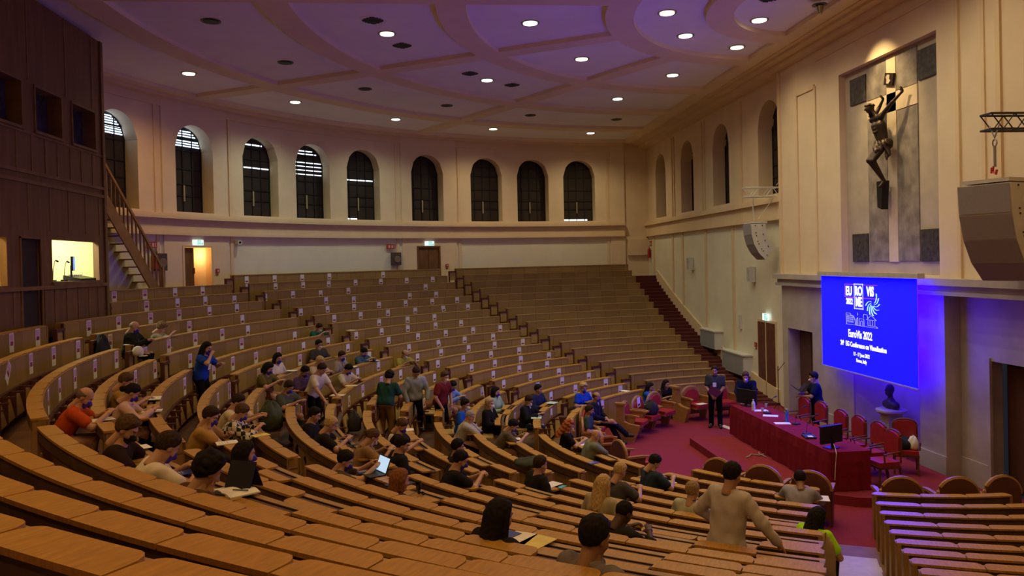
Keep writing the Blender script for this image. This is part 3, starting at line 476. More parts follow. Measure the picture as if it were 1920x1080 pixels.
for a, b in ((5.5, 21.1),):
    mb.box(XS - .14, XS + .02, a, b, 5.82, 5.92); mb.box(XS - .09, XS + .02, a, b, 5.92, 6.36); mb.box(XS - .2, XS + .02, a, b, 6.36, 6.46); mb.box(XS - .15, XS + .02, a, b, 6.46, 6.54)
    for y in (16.9, 16.6, 12.95, 12.7, 9.0): mb.box(XS - .05, XS + .01, y - .07, y + .07, 6.54, 10.1)
    for y in (20.0, 17.0, 15.6, 12.7, 9.9): mb.box(XS - .04, XS + .01, y - .1, y + .1, 0, 5.82)
struct(mb, 'trim_4', M_TRIM, 'moulded band and strips on the wall beside the stage')
# sloping plinth cap along the side steps
mb = MB()
for k in range(-6, 12):
    y0, y1 = SCY + rk(k + 1), SCY + rk(k); mb.prism([(y0, FL(k) - .2), (y1, FL(k) - .2), (y1, FL(k - 1) + .42), (y0, FL(k) + .42)], XS - .07, XS + .01, 'x')
struct(mb, 'baseboard_front', M_TRIM, 'stepped plinth rising with the side steps')
# upper stage wall with the niche
mb = MB(); NY0, NY1, NZ0, NZ1 = -1.87, 2.01, 4.2, 9.30
holes_wall(mb, -8.6, 5.5, 4.0, 10.6, [(NY0, NY1, NZ0, NZ1)], XU, XS + .15, 'x')
for y0, y1 in ((3.30, 4.30),): pass
struct(mb, 'wall_stage', M_WALL, 'tall plaster wall above the stage with the crucifix niche')
mb = MB()
for y0, y1, zt in ((3.26, 4.3, 9.3), (-4.3, -3.26, 10.2)):
    for a, b in ((y0 - .06, y0 + .03), (y1 - .03, y1 + .06)): mb.box(XU - .035, XU + .01, a, b, 4.14, zt)
    mb.box(XU - .035, XU + .01, y0, y1, zt - .05, zt + .06)
for a, b in ((-2.59, -2.49), (-3.72, -3.6), (5.36, 5.5)): mb.box(XU - .05, XU + .01, a, b, 4.14, 10.2)
mb.box(XU - .03, XU + .01, -3.2, 3.2, 9.95, 10.05)
struct(mb, 'trim_5', M_TRIM, 'raised plaster frames beside the niche')
mb = MB(); mb.box(0.55, XS + .1, -21, 21.1, 10.24, 10.6); mb.box(0.28, 0.56, -21, 21.1, 10.40, 10.6); mb.box(0.12, 0.3, -21, 21.1, 10.47, 10.6); struct(mb, 'trim_6', M_TRIM, 'stepped cornice where the stage wall meets the ceiling')
# niche lining: grey slabs, pale cross, dark square stones
M_SLAB = mat('niche_slab_marble', (0.24, 0.205, 0.17), rough=0.45, var=0.4, scale=3.5); M_SLABP = mat('niche_pale_stone', (0.44, 0.37, 0.28), rough=0.6, var=0.12, scale=2)
M_SQ = mat('niche_dark_stone', (0.055, 0.05, 0.045), rough=0.4, var=0.6, scale=9); M_CROSS = mat('niche_cross_plaster', (0.62, 0.50, 0.34), rough=0.8, var=0.04)
mb = MB(); mb.box(0.93, 1.1, NY0 - .1, NY1 + .1, NZ0, NZ1, 0); struct(mb, 'wall_niche', M_SLABP, 'pale stone lining of the crucifix niche')
mb = MB()
for y0, y1 in ((0.18, 0.98), (-0.98, -0.22)):
    mb.box(0.905, 0.935, y0, y1, 8.42, 9.24); mb.box(0.905, 0.935, y0, y1, 4.52, 7.95)
struct(mb, 'wall_niche_slabs', M_SLAB, 'grey veined marble slabs around the wall cross')
mb = MB(); mb.box(0.90, 0.936, -0.20, 0.16, 4.5, 9.26); mb.box(0.90, 0.936, -0.98, 0.98, 7.97, 8.40); struct(mb, 'trim_7', M_CROSS, 'pale plaster cross set into the niche')
mb = MB()
for y0, y1 in ((1.04, 1.74), (-1.74, -1.03)):
    for z0, z1 in ((8.45, 9.10), (4.5, 5.2)): mb.box(0.895, 0.936, y0, y1, z0, z1)
struct(mb, 'trim_8', M_SQ, 'four dark square stones in the corners of the niche')
# lower portal: piers, alcove, doorways, cornice
mb = MB()
holes_wall(mb, 1.28, 5.3, 0, 3.9, [(3.45, 4.95, -1, 2.56)], XP, XS + .02, 'x')
mb.box(XP - .05, XP + .05, 1.28, 2.1, 0, 3.85); mb.box(XP - .04, XP + .05, 1.28, 3.4, 0, .48)
mb.box(XP, XS + .3, -2.13, -1.28, 0, 3.9); mb.box(XP - .03, XP + .02, -2.15, -1.26, 0, .5)
holes_wall(mb, -8.6, -2.13, 0, 3.9, [(-4.35, -2.9, -1, 2.56)], XS, XS + .3, 'x'); mb.box(XS - .03, XS + .02, -2.9, -2.13, 0, .5); mb.box(XS - .04, XS + .02, -2.99, -2.9, 0, 2.62)
mb.box(1.15, 1.35, -1.3, 1.3, 0, 4.0)
mb.add([(1.15, -0.73, 0), (XP, -1.28, 0), (XP, -1.28, 3.9), (1.15, -0.73, 3.9)], [(0, 1, 2, 3)]); mb.add([(1.15, 0.73, 0), (XP, 1.28, 0), (XP, 1.28, 3.9), (1.15, 0.73, 3.9)], [(0, 1, 2, 3)])
struct(mb, 'wall_portal', M_MARBLE, 'grey marble portal wall behind the stage')
mb = MB(); mb.box(0.5, XS + .2, -8.6, 5.42, 3.82, 3.90); mb.box(0.55, XS + .2, -8.6, 5.38, 3.90, 4.02); mb.box(0.44, XS + .2, -8.6, 5.48, 4.02, 4.16); struct(mb, 'trim_9', M_MARBLE, 'marble cornice ledge above the portal')
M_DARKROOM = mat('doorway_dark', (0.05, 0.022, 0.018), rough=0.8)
mb = MB()
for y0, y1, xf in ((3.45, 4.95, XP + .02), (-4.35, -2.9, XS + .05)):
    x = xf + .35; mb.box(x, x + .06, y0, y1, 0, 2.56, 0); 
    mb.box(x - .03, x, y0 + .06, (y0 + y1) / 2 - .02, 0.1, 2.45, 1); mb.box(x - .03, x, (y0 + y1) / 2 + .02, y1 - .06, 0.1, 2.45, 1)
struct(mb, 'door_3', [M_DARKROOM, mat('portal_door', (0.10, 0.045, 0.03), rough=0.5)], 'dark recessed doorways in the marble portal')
mb = MB(); mb.box(XS - .03, XS + .01, 6.45, 7.88, 0, 2.62, 0); mb.box(XS - .05, XS, 6.53, 7.8, 0, 2.54, 1); mb.box(XS - .07, XS - .04, 7.15, 7.18, 0, 2.54, 0)
struct(mb, 'door_4', [M_TRIM, mat('side_door', (0.13, 0.045, 0.03), rough=0.5, var=.2)], 'dark wooden side door below the green exit sign left of the screen')

# ================================================================== BACK WALL DOORS
def local_on_wall(t, r=RW):
    a = R_(t); p = wp(r, t, 0); return Matrix(((math.sin(a), -math.cos(a), 0, p[0]), (math.cos(a), math.sin(a), 0, p[1]), (0, 0, 1, 0), (0, 0, 0, 1)))
for i, (a, b) in enumerate(DOORS_T):
    M = local_on_wall((a + b) / 2, RW - .06); hw = R_(b - a) * RW / 2; root = empty('door_%d' % (i + 1), (0, 0, 0)); root.matrix_world = M @ Matrix.Translation((0, 0, 3.7))
    tag(root, ['half open wooden double door beside the staircase, orange light inside', 'closed dark wooden double door in the far back wall'][i], kind='structure')
    z = lambda q: q - 3.7
    bb = MB()
    for x in (-hw, hw): bb.box(x - .04, x + .04, -.03, .25, z(3.7), z(ZD) + .04)
    bb.box(-hw, hw, -.03, .25, z(ZD) - .03, z(ZD) + .04); bb.build('door_frame', M_DOOR if i else M_TRIM, root)
    if i == 0:
        bb = MB(); bb.box(-hw + .03, -hw + .5, .06, .10, 0, z(ZD) - .04); bb.build('door_leaf', M_DOOR, root)
        bb = MB(); bb.box(-hw + .5, hw - .02, 1.0, 1.06, 0, z(ZD)); bb.box(-.2, .35, .93, 1.0, 0, z(ZD) - .25); bb.box(.45, .5, .93, 1.0, 0, z(ZD) - .25); bb.box(-hw - .1, -hw, .25, 1.06, 0, z(ZD)); bb.box(-hw, hw + .1, .2, 1.06, z(ZD), z(ZD) + .06); bb.build('passage_lining', M_DOORL, root)
        bb = MB(); bb.box(hw - .02, hw + .06, .10, 1.06, 0, z(ZD)); bb.build('jamb', M_WALL2, root)
        L = bpy.data.lights.new('passage_lamp', 'POINT'); L.energy = 26; L.color = (1, .55, .18); L.shadow_soft_size = .1; o = bpy.data.objects.new('passage_lamp', L); COL.objects.link(o); o.matrix_world = M @ Matrix.Translation((.25, .55, 5.2))
        bb = MB(); bb.box(-hw + .46, -hw + .49, -.0, .06, z(4.55), z(4.75)); bb.build('door_handle', M_BRASS, root)
    else:
        for x0, x1 in ((-hw + .03, -.01), (.01, hw - .03)):
            bb = MB(); bb.box(x0, x1, .03, .07, 0, z(ZD) - .04); bb.build('door_leaf', M_DOOR, root)
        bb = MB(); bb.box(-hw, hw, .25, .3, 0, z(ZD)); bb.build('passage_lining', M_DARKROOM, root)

# ================================================================== CEILING
mb = MB(); mb.arc(0.02, 21.4, 10.62, 10.72, -90.1, 90.1, WC, 2); mb.box(0, 1.6, -21.4, 21.6, 10.62, 10.72); struct(mb, 'ceiling', M_CEILP, 'pale plaster ceiling panels between curved beams')
mb = MB()
for r0, r1 in ((2.55, 3.2), (4.915, 5.6), (8.856, 9.55), (12.76, 13.45), (16.65, 17.33), (20.15, 20.85)): mb.arc(r0, r1, 10.50, 10.625, -90, 90, WC, 1.5)
for a in (-60, -30, 0, 30, 60):
    d = Vector((-math.cos(R_(a)), math.sin(R_(a)), 0)); c = Vector((WC[0], WC[1], 10.5635))
    mb.bar(c + d * 5.4, c + d * 20.3, 0.56, 0.122)
mb.box(-0.32, 0.6, -21, 21.2, 10.499, 10.625); struct(mb, 'ceiling_beams', M_CEILB, 'cream curved and radial beams dividing the ceiling')
# ================================================================== CONTROL BOOTH
BX = -18.0; BY0, BY1 = -4.2, 3.55
booth = empty('control_booth', (BX, 0, 3.3)); tag(booth, 'two storey brown wooden control booth with a lit window at the back of the hall', 'booth')
def bbuild(mb, name, m): return mb.build(name, m, parent=booth, origin=(BX, 0, 3.3))
UPW = [(-3.0, -1.75), (-1.35, -0.32), (0.22, 1.36), (1.88, 3.08)]
LOW = [(-2.6, -0.99, 4.46, 5.41), (-0.5, 0.27, 3.3, 5.41), (0.79, 3.12, 4.49, 5.42)]
mb = MB(); holes_wall(mb, BY0, BY1, 3.3, 10.5, [(a, b, 7.70, 8.63) for a, b in UPW] + LOW, BX - .14, BX, 'x')
holes_wall(mb, -20.7, BX, 3.3, 10.5, [], BY1 - .12, BY1, 'y'); bbuild(mb, 'wall_boards', M_BOOTH)
mb = MB()
mb.box(BX, BX + .035, BY0, BY1, 6.55, 6.62); mb.box(BX, BX + .035, BY0, BY1, 6.75, 6.82); mb.box(BX, BX + .05, BY0, BY1, 4.34, 4.42) ; mb.box(BX, BX + .02, BY0, BY1, 7.58, 7.63)
mb.box(BX - .02, BX + .04, BY1 - .10, BY1 + .03, 3.3, 10.5)
for y in (-2.2, -1.2, -0.15, 0.75, 1.6, 2.45, 3.2):
    mb.box(BX, BX + .012, y - .02, y + .02, 5.6, 6.55)
for y in (-1.8, -1.2, -.55, 0.05, .62, 1.15, 1.75, 2.3, 2.9): mb.box(BX, BX + .014, y - .022, y + .022, 6.82, 7.58)
for y in (-1.5, -.8, .42, 0.85, 1.4, 1.95, 2.5, 3.0): mb.box(BX, BX + .014, y - .02, y + .02, 3.3, 4.34)
for y in (1.62, -0.02, 2.98): mb.box(BX, BX + .012, y - .02, y + .02, 8.7, 10.5)
bbuild(mb, 'trim_boards', M_BOOTHT)
M_DKGLASS = mat('booth_dark_glass', (0.045, 0.045, 0.045), rough=0.25, var=.2)
for a, b in UPW:
    mb = MB(); mb.box(BX - .34, BX - .28, a - .02, b + .02, 7.66, 8.66, 0)
    g = bbuild(mb, 'window_pane', M_DKGLASS)
    mb = MB(); mb.box(BX - .30, BX + .03, b - .01, b + .03, 7.66, 8.67); mb.box(BX - .30, BX + .03, a - .03, a + .01, 7.66, 8.67); mb.box(BX - .30, BX + .03, a, b, 8.62, 8.67); mb.box(BX - .30, BX + .05, a - .05, b + .05, 7.64, 7.70)
    bbuild(mb, 'window_frame', M_BOOTHT)
mb = MB(); mb.box(BX - .10, BX - .06, -.5, .27, 3.3, 5.41); bbuild(mb, 'door', mat('booth_door', (0.035, 0.022, 0.012), rough=.7))
mb = MB(); mb.box(BX - .02, BX + .03, .27, .31, 3.3, 5.44); mb.box(BX - .02, BX + .03, -.54, -.5, 3.3, 5.44); mb.box(BX - .02, BX + .03, -.54, .31, 5.41, 5.45); bbuild(mb, 'door_frame', M_BOOTHT)
M_ROOM = mat('booth_room_paint', (0.72, 0.78, 0.66), rough=.9, var=.03); M_ROOMY = mat('booth_room_yellow', (0.75, 0.60, 0.25), rough=.9, var=.03)
mb = MB(); mb.box(-20.3, -20.2, -2.7, 3.5, 3.5, 6.2, 0); mb.box(-20.3, BX - .14, 3.14, 3.2, 3.5, 6.2, 1); mb.box(-20.3, BX - .14, -2.75, -2.65, 3.5, 6.2, 1); mb.box(-20.3, BX - .14, -2.7, 3.5, 6.1, 6.2, 0); mb.box(-20.3, BX - .14, -2.7, 3.5, 3.5, 3.6, 1)
mb.box(-20.21, -20.15, .3, 3.2, 3.6, 4.72, 2); mb.box(-20.2, BX - .14, -.95, -.9, 3.5, 6.2, 1)
bbuild(mb, 'room_lining', [M_ROOM, M_ROOMY, mat('booth_room_orange', (0.7, 0.28, 0.08), rough=.9)])
mb = MB(); mb.box(BX - .5, BX + .06, .72, 3.2, 4.42, 4.49); bbuild(mb, 'counter', M_BOOTHT)
for y, e in ((1.9, 150), (-1.8, 60)):
    L = bpy.data.lights.new('booth_ceiling_lamp', 'AREA'); L.energy = e; L.size = .9; L.color = (0.95, 1, .78) if y > 0 else (1, .8, .4); o = bpy.data.objects.new('booth_ceiling_lamp', L); COL.objects.link(o); o.location = (-19.1, y, 6.05)
# things on the booth counter
M_SCREENB = mat('booth_screen', (.1, .2, .5), emit=(.12, .3, .75), estr=1.1)
def monitor(name, loc, rz, w, h, label, screen=None, stand=.12, lit=False):
    r = empty(name, loc, rz); tag(r, label, 'monitor'); z0 = stand
    b = MB(); b.box(-w / 2, w / 2, -.03, .02, z0, z0 + h); b.build('casing', M_BLACK, r)
    b = MB(); b.box(-w / 2 + .02, w / 2 - .02, .02, .026, z0 + .02, z0 + h - .02); b.build('screen', screen or M_BLACK, r)
    b = MB(); b.box(-.03, .03, -.06, -.02, .0, z0 + .12); b.box(-.12, .12, -.1, .1, 0, .015); b.build('stand', M_BLACK, r)
    return r
monitor('monitor', (BX - .25, 2.3, 4.49), R_(-70), .55, .34, 'monitor with blue windows on screen inside the lit booth', M_SCREENB, .24)
def laptop(loc, rz, label, scr, body=None, ang=105, s=1.0):
    r = empty('laptop', loc, rz); tag(r, label, 'laptop'); body = body or M_BLACK
    b = MB(); b.box(-.16 * s, .16 * s, -.11 * s, .11 * s, 0, .015); b.build('keyboard_base', body, r)
    Mx = Matrix.Translation((0, .11 * s, .012)) @ Matrix.Rotation(R_(ang - 90) * -1, 4, 'X')
    b = MB(); b.boxm(Mx @ Matrix.Translation((0, 0.004, .11 * s)), .32 * s, .01, .22 * s); l = b.build('lid', body, r)
    b = MB(); b.boxm(Mx @ Matrix.Translation((0, -.0025, .11 * s)), .29 * s, .004, .19 * s); b.build('screen', scr, l)
    return r
laptop((BX - .2, 1.32, 4.49), R_(100), 'open dark laptop on the booth counter', M_DGREY)
for i, (y, h) in enumerate(((1.42, .48), (1.95, .46))):
    r = empty('gooseneck_microphone', (BX - .3, y, 4.49)); tag(r, ['left gooseneck microphone on the booth counter', 'gooseneck microphone nearer the monitor on the booth counter'][i], 'microphone')
    b = MB(); b.box(-.06, .06, -.05, .05, 0, .04); b.build('base', M_BLACK, r)
    b = MB(); b.tube([(0, 0, .04), (0, .03, h * .6), (0, .12, h), (0, .2, h)], .008, 6); b.build('neck', M_BLACK, r); b = MB(); b.tube([(0, .17, h), (0, .26, h - .02)], .022, 8); b.build('head', M_BLACK, r)
r = empty('mixing_desk', (BX - .25, 2.62, 4.49)); tag(r, 'low black mixing desk under the booth monitor', 'mixer')
b = MB(); b.prism([(-.2, 0), (.2, 0), (.2, .05), (-.2, .14)], -.4, .42, 'y'); b.build('casing', M_BLACK, r)
b = MB(); [b.box(-.1 + .0 * i, -.06, -.35 + .1 * i, -.31 + .1 * i, .1, .15) for i in range(7)]; b.build('faders', M_METAL, r)

# ================================================================== STAIRCASE beside the booth
st = empty('wooden_staircase', (-18.7, 8.5, 3.75)); tag(st, 'open wooden staircase with banister climbing beside the control booth', 'staircase')
B0, T0 = Vector((-18.72, 8.62, 3.75)), Vector((-19.62, 6.45, 7.05)); nst = 14
dirh = Vector((T0.x - B0.x, T0.y - B0.y, 0)); rr = dirh.normalized(); side = Vector((rr.y, -rr.x, 0));
if side.x < 0: side = -side       # towards the hall
W2 = .42
def sbuild(mb, n, m): return mb.build(n, m, parent=st, origin=(-18.7, 8.5, 3.75))
for i in range(nst):
    t = (i + .5) / nst; p = B0.lerp(T0, t); b = MB(); q = Matrix(((rr.x, side.x, 0, p.x), (rr.y, side.y, 0, p.y), (0, 0, 1, p.z), (0, 0, 0, 1)))
    b.boxm(q, .24, .86, .035); sbuild(b, 'tread', M_STAIRW)
for sg in (1, -1):
    b = MB(); o_ = side * (W2 * sg)
    b.bar(B0 + o_ + Vector((0, 0, -.12)), T0 + o_ + Vector((0, 0, -.12)), .05, .30); sbuild(b, 'stringer', M_STAIRW)
b = MB(); o_ = side * W2; b.bar(B0 + o_ + Vector((0, 0, 1.02)), T0 + o_ + Vector((0, 0, 1.02)), .07, .07); sbuild(b, 'handrail', M_STAIRW)
b = MB(); b.bar(B0 + o_ + Vector((0, 0, .16)), T0 + o_ + Vector((0, 0, .16)), .05, .05); sbuild(b, 'bottom_rail', M_STAIRW)
for i in range(15):
    p = B0.lerp(T0, (i + .6) / 15) + o_; b = MB(); b.box(p.x - .022, p.x + .022, p.y - .022, p.y + .022, p.z + .14, p.z + 1.02); sbuild(b, 'baluster', M_STAIRW)
b = MB(); p = B0 + o_; b.box(p.x - .05, p.x + .05, p.y - .05, p.y + .05, 3.7, 4.82); sbuild(b, 'newel_post', M_STAIRW)

# ================================================================== BENCH ROWS
WFL = 0.165
def flap_mesh(r, pitch, unfolded=False):
    """one desk flap at angle 0 round the row centre (stage side is towards +x)"""
    half = pitch / 2 - .006; n = 6; pts = []; rc = .085
    inner = r if not unfolded else r + 2 * WFL - .03; outer = r + WFL
    def at(rad, s): a = s / r; return (-rad * math.cos(a), rad * math.sin(a))
    sgn = 1 if not unfolded else -1
    for i in range(n + 1):                      # straight hinge edge
        pts.append(at(outer, -half + 2 * half * i / n))
    for i in range(5):
        t = math.pi / 2 * i / 4; pts.append(at(inner + sgn * (rc - rc * math.sin(t)), half - rc * .75 * (1 - math.cos(t))))
    for i in range(1, n): pts.append(at(inner, half - rc * .75 - (2 * half - 2 * rc * .75) * i / n))
    for i in range(5):
        t = math.pi / 2 * (4 - i) / 4; pts.append(at(inner + sgn * (rc - rc * math.sin(t)), -half + rc * .75 * (1 - math.cos(t))))
    b = MB(); b.prism(pts, -.024, 0, 'z')
    me = bpy.data.meshes.new('desk_flap'); me.from_pydata(b.v, [], b.f); me.materials.append(M_FLAP); fix(me); return me
def seat_mesh(r, pitch, up=True):
    h = pitch / 2 - .045; b = MB()
    if up: b.add([(-(r - .10), -h, .12), (-(r - .10), h, .12), (-(r - .03), h, .46), (-(r - .03), -h, .46), (-(r - .13), -h, .13), (-(r - .13), h, .13), (-(r - .06), h, .47), (-(r - .06), -h, .47)],
                 [(0, 1, 2, 3), (4, 7, 6, 5), (0, 4, 5, 1), (2, 6, 7, 3), (0, 3, 7, 4), (1, 5, 6, 2)])
    else: b.box(-(r - .04), -(r - .42), -h, h, .42, .455)
    me = bpy.data.meshes.new('tip_up_seat'); me.from_pydata(b.v, [], b.f); me.materials.append(M_SEAT); fix(me); return me
def divider_mesh(r):
    b = MB(); b.box(-(r - .0), -(r - .14), -.016, .016, .10, .50); b.box(-(r - .0), -(r - .24), -.018, .018, .50, .53)
    me = bpy.data.meshes.new('seat_divider'); me.from_pydata(b.v, [], b.f); me.materials.append(M_RED_FRAME); fix(me); return me
SEATED = {}        # (block, k) -> list of angles of people sitting there
for p_ in PEOPLE: SEATED.setdefault(p_[8], []).append(p_[9])
def edge(ai, r, side_):
    a, hw = AISLES[ai]; return a + side_ * math.degrees(hw / r)
def ang_at_x(r, x): return 90.0 + math.degrees(math.asin((x - SCX) / r)) 
BLOCKS = {   # name: (left edge fn, right edge fn, first k, last k, description)
    'A': (lambda r: edge(0, r, 1), lambda r: 90.0 + 0 * r, -6, 12, 'empty far right block'),
    'B': (lambda r: edge(1, r, 1), lambda r: edge(0, r, -1), -6, 12, 'far middle block'),
    'C': (lambda r: edge(2, r, 1), lambda r: edge(1, r, -1), -5, 12, 'block right of the booth'),
    'D': (lambda r: edge(3, r, 1), lambda r: edge(2, r, -1), -4, 12, 'left block below the booth'),
    'E': (lambda r: edge(4, r, 1), lambda r: edge(3, r, -1), -4, 13, 'near foreground block'),
    'F': (lambda r: -90.0, lambda r: edge(4, r, -1), -3, 13, 'near block right of carpeted aisle')}
ROW_OF = {}
for bn, (f0, f1, ka, kb, desc) in BLOCKS.items():
    for k in range(ka, kb + 1):
        r = rk(k); t0, t1 = f0(r), f1(r)
        if bn == 'C' and k == -5: t0 = 14.2
        if bn == 'C' and k == -4: t0 = 11.3
        if bn == 'D' and k == -4: t1 = -13.0
        L = R_(t1 - t0) * r; tm = (t0 + t1) / 2
        base = pol(r - .2, tm, FL(k)); row = empty('bench_row', base)
        tag(row, 'curved wooden bench row, %s from front of %s' % (ORD[kb - k + 1], desc), 'bench', 'bench rows of the ' + desc)
        ROW_OF[(bn, k)] = row
        zt, zf, zb = zk(k), FL(k), FL(k - 1) if k > -7 else FL(k) + .3
        mb = MB(); mb.arc(r, r + .035, zf, zt - .03, t0, t1, CC, 1.6); mb.build('back_panel', M_PANEL, parent=row, origin=base)
        near = bn in 'EF' or bn == 'D' or (bn == 'C' and k >= 1) or (bn == 'B' and k >= 6)
        n = max(2, int(round(L / .625))); pitch = L / n
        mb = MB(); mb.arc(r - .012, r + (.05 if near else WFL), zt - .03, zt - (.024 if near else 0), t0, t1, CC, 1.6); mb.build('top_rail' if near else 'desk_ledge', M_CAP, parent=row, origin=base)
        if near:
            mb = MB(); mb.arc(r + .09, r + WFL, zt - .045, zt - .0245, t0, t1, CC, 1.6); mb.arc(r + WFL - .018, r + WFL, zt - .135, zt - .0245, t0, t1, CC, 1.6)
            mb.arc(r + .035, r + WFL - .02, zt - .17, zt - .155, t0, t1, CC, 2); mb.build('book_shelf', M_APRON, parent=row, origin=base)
            fm, fu = flap_mesh(r, pitch), flap_mesh(r, pitch, True)
            here = SEATED.get(k - 1, [])
            for i in range(n):
                a = t0 + (i + .5) * (t1 - t0) / n; da = math.degrees(pitch / r)
                opened = any(abs(q - a) < da * .62 for q in here) or any(abs(q - a) < da * .5 for q in OPEN_AT.get(k, []))
                f = bpy.data.objects.new('desk_flap', fu if opened else fm); COL.objects.link(f); f.parent = row
                f.location = (SCX - base[0], SCY - base[1], zt - base[2]); f.rotation_euler = (0, 0, -R_(a))
            if bn == 'E' and k < 6:
                for i in range(n):
                    a = t0 + (i + .5) * (t1 - t0) / n
                    if pol(r, a)[1] > -7.5: continue
                    b = MB(); p = pol(r + WFL + .003, a); d = Vector((-math.cos(R_(a)), math.sin(R_(a)), 0)); x = Vector((math.sin(R_(a)), math.cos(R_(a)), 0))
                    b.boxm(Matrix(((x.x, d.x, 0, p[0]), (x.y, d.y, 0, p[1]), (0, 0, 1, zb + .50), (0, 0, 0, 1))), .07, .012, .035); b.build('number_plate', M_BRASS, parent=row, origin=base)
        # seats
        show = (bn in 'CD' and k >= -3) or (bn == 'B' and k >= 6)
        if show and k < 12:
            mb = MB(); mb.arc(r - .05, r + .0, zf + .485, zf + .535, t0, t1, CC, 2); mb.build('seat_rail', M_RED_FRAME, parent=row, origin=base)
            su, sd, dv = seat_mesh(r, pitch), seat_mesh(r, pitch, False), divider_mesh(r)
            here = SEATED.get(k, [])
            for i in range(n):
                a = t0 + (i + .5) * (t1 - t0) / n; dn = any(abs(q - a) < math.degrees(pitch / r) * .6 for q in here)
                f = bpy.data.objects.new('tip_up_seat', sd if dn else su); COL.objects.link(f); f.parent = row
                f.location = (SCX - base[0], SCY - base[1], zf - base[2]); f.rotation_euler = (0, 0, -R_(a))
                if i:
                    a = t0 + i * (t1 - t0) / n; f = bpy.data.objects.new('seat_divider', dv); COL.objects.link(f); f.parent = row
                    f.location = (SCX - base[0], SCY - base[1], zf - base[2]); f.rotation_euler = (0, 0, -R_(a))
        # end panels
        for a, sg in ((t0, 1), (t1, -1)):
            d = math.degrees(.05 / r) * sg; mb = MB(); mb.arc(r - .01, r + WFL, zf, zt - .025, min(a, a + d), max(a, a + d), CC, 3); mb.build('end_panel', M_END, parent=row, origin=base)
        # folding seat in the aisle at the left end of the far blocks
        if bn in 'ABC' and k < 12:
            aw = math.degrees(.34 / r); c0 = t0 - aw
            mb = MB(); mb.arc(r - .01, r + .02, zt - .52, zt - .17, c0, t0, CC, 2); e = mb.build('aisle_seat_back', M_SEAT, parent=row, origin=base)
            mb = MB(); mb.arc(r - .05, r + .03, zt - .17, zt - .11, c0, t0, CC, 2); d = math.degrees(.04 / r); mb.arc(r - .05, r + .03, zf, zt - .11, c0 - d, c0, CC, 2)
            mb.arc(r - .03, r + .03, zf, zt - .02, t0 - d, t0, CC, 2); mb.build('aisle_seat_frame', M_RED_FRAME, parent=row, origin=base)
        if bn in 'BC' and k < 12:
            aw = math.degrees(.24 / r); mb = MB(); mb.arc(r - .22, r - .0, zf + .05, zf + .44, t1, t1 + aw, CC, 2); mb.build('aisle_seat_box', M_RED_FRAME, parent=row, origin=base)
# ================================================================== FRONT ARMCHAIRS (half round wooden backs)
def rounded(w, h, top, n=10, z0=0.0):
    """outline with an elliptic top of height top"""
    return [(-w / 2, z0), (w / 2, z0)] + [(w / 2 * math.cos(math.pi * i / n), h - top + top * math.sin(math.pi * i / n)) for i in range(n + 1)]
def armchair(x, y, ang, label, group, dark=False, z=0.0):
    """front row seat; local +y is where the sitter faces"""
    r = empty('front_row_armchair', (x, y, z), ang - math.pi / 2); tag(r, label, 'armchair', group)
    b = MB(); b.prism(rounded(.66, .93, .30, 12, .12), -.30, -.235, 'y'); b.build('back', M_CHAIRD if dark else M_CHAIRW, r)
    b = MB(); b.tube([(.33 * math.cos(math.pi * i / 12), -.268, .63 + .30 * math.sin(math.pi * i / 12)) for i in range(13)], .036, 6); b.build('back_rim', M_CHAIRW, r)
    b = MB(); b.prism(rounded(.50, .86, .22, 12, .42), -.235, -.19, 'y'); b.build('back_cushion', M_CUSH, r)
    b = MB(); b.box(-.25, .25, -.22, .28, .39, .48); b.prism([(-.25, .28), (.25, .28), (.2, .33), (-.2, .33)], .39, .47, 'z'); b.build('seat_cushion', M_CUSH, r)
    b = MB(); b.box(-.26, .26, -.23, .30, .35, .39); b.build('seat_frame', M_CHAIRW, r)
    for sx in (-1, 1):
        b = MB(); b.prism([(-.26, .62), (.12, .62), (.24, .60), (.26, .64), (.10, .665), (-.26, .665)], sx * .33 - .035, sx * .33 + .035, 'x'); b.build('armrest', M_CHAIRW, r)
        b = MB(); b.prism([(-.26, 0), (-.02, 0), (.10, .35), (.16, .62), (-.26, .62)], sx * .33 - .02, sx * .33 + .02, 'x'); b.build('side_panel', M_CHAIRD if dark else M_CHAIRW, r)
    return r
def facing(x, y): return math.atan2(SCY - y, SCX - x)
def arm_at(t, r, label, group, dark=False):
    p = pol(r, t); return armchair(p[0], p[1], facing(p[0], p[1]), label, group, dark)
g1 = 'red cushioned armchairs in the front row'
arm_at(33.5, 4.92, 'red armchair at the left end of the empty group of three near the carpet', g1)
arm_at(43.0, 4.92, 'middle red armchair of three, with a notice and a black bag on it', g1)
arm_at(52.3, 4.92, 'red armchair at the right end of the group of three, seat folded down', g1)
arm_at(69.0, 4.92, 'red armchair left of the standing person in the dark polo shirt', g1)
arm_at(80.0, 4.92, 'red armchair behind and right of the standing person in the dark polo shirt', g1)
arm_at(10.0, 5.62, 'red armchair occupied by the person in jeans', g1)
arm_at(23.0, 5.75, 'red armchair occupied by the person in the navy suit', g1)
g2 = 'dark half round chair backs of the near front row'
arm_at(-1.5, 5.40, 'dark half round armchair back beside the bald person in grey-green', g2, True)
arm_at(-14.5, 5.40, 'dark half round armchair back at the row end nearest the open red carpet', g2, True)
for t, l in ((-38.5, 'dark half round armchair back, leftmost of the three below the long red table'), (-48.0, 'dark half round armchair back, middle of the three below the long red table'), (-57.0, 'dark half round armchair back in front of the bent person in grey shirt'),
             (-73.0, 'dark half round armchair back, leftmost of the three right of the carpeted aisle'), (-83.0, 'dark half round armchair back, middle of the three right of the carpeted aisle'), (-91.5, 'dark half round armchair back, rightmost of the three right of the carpeted aisle')):
    arm_at(t, 4.86, l, g2, True)
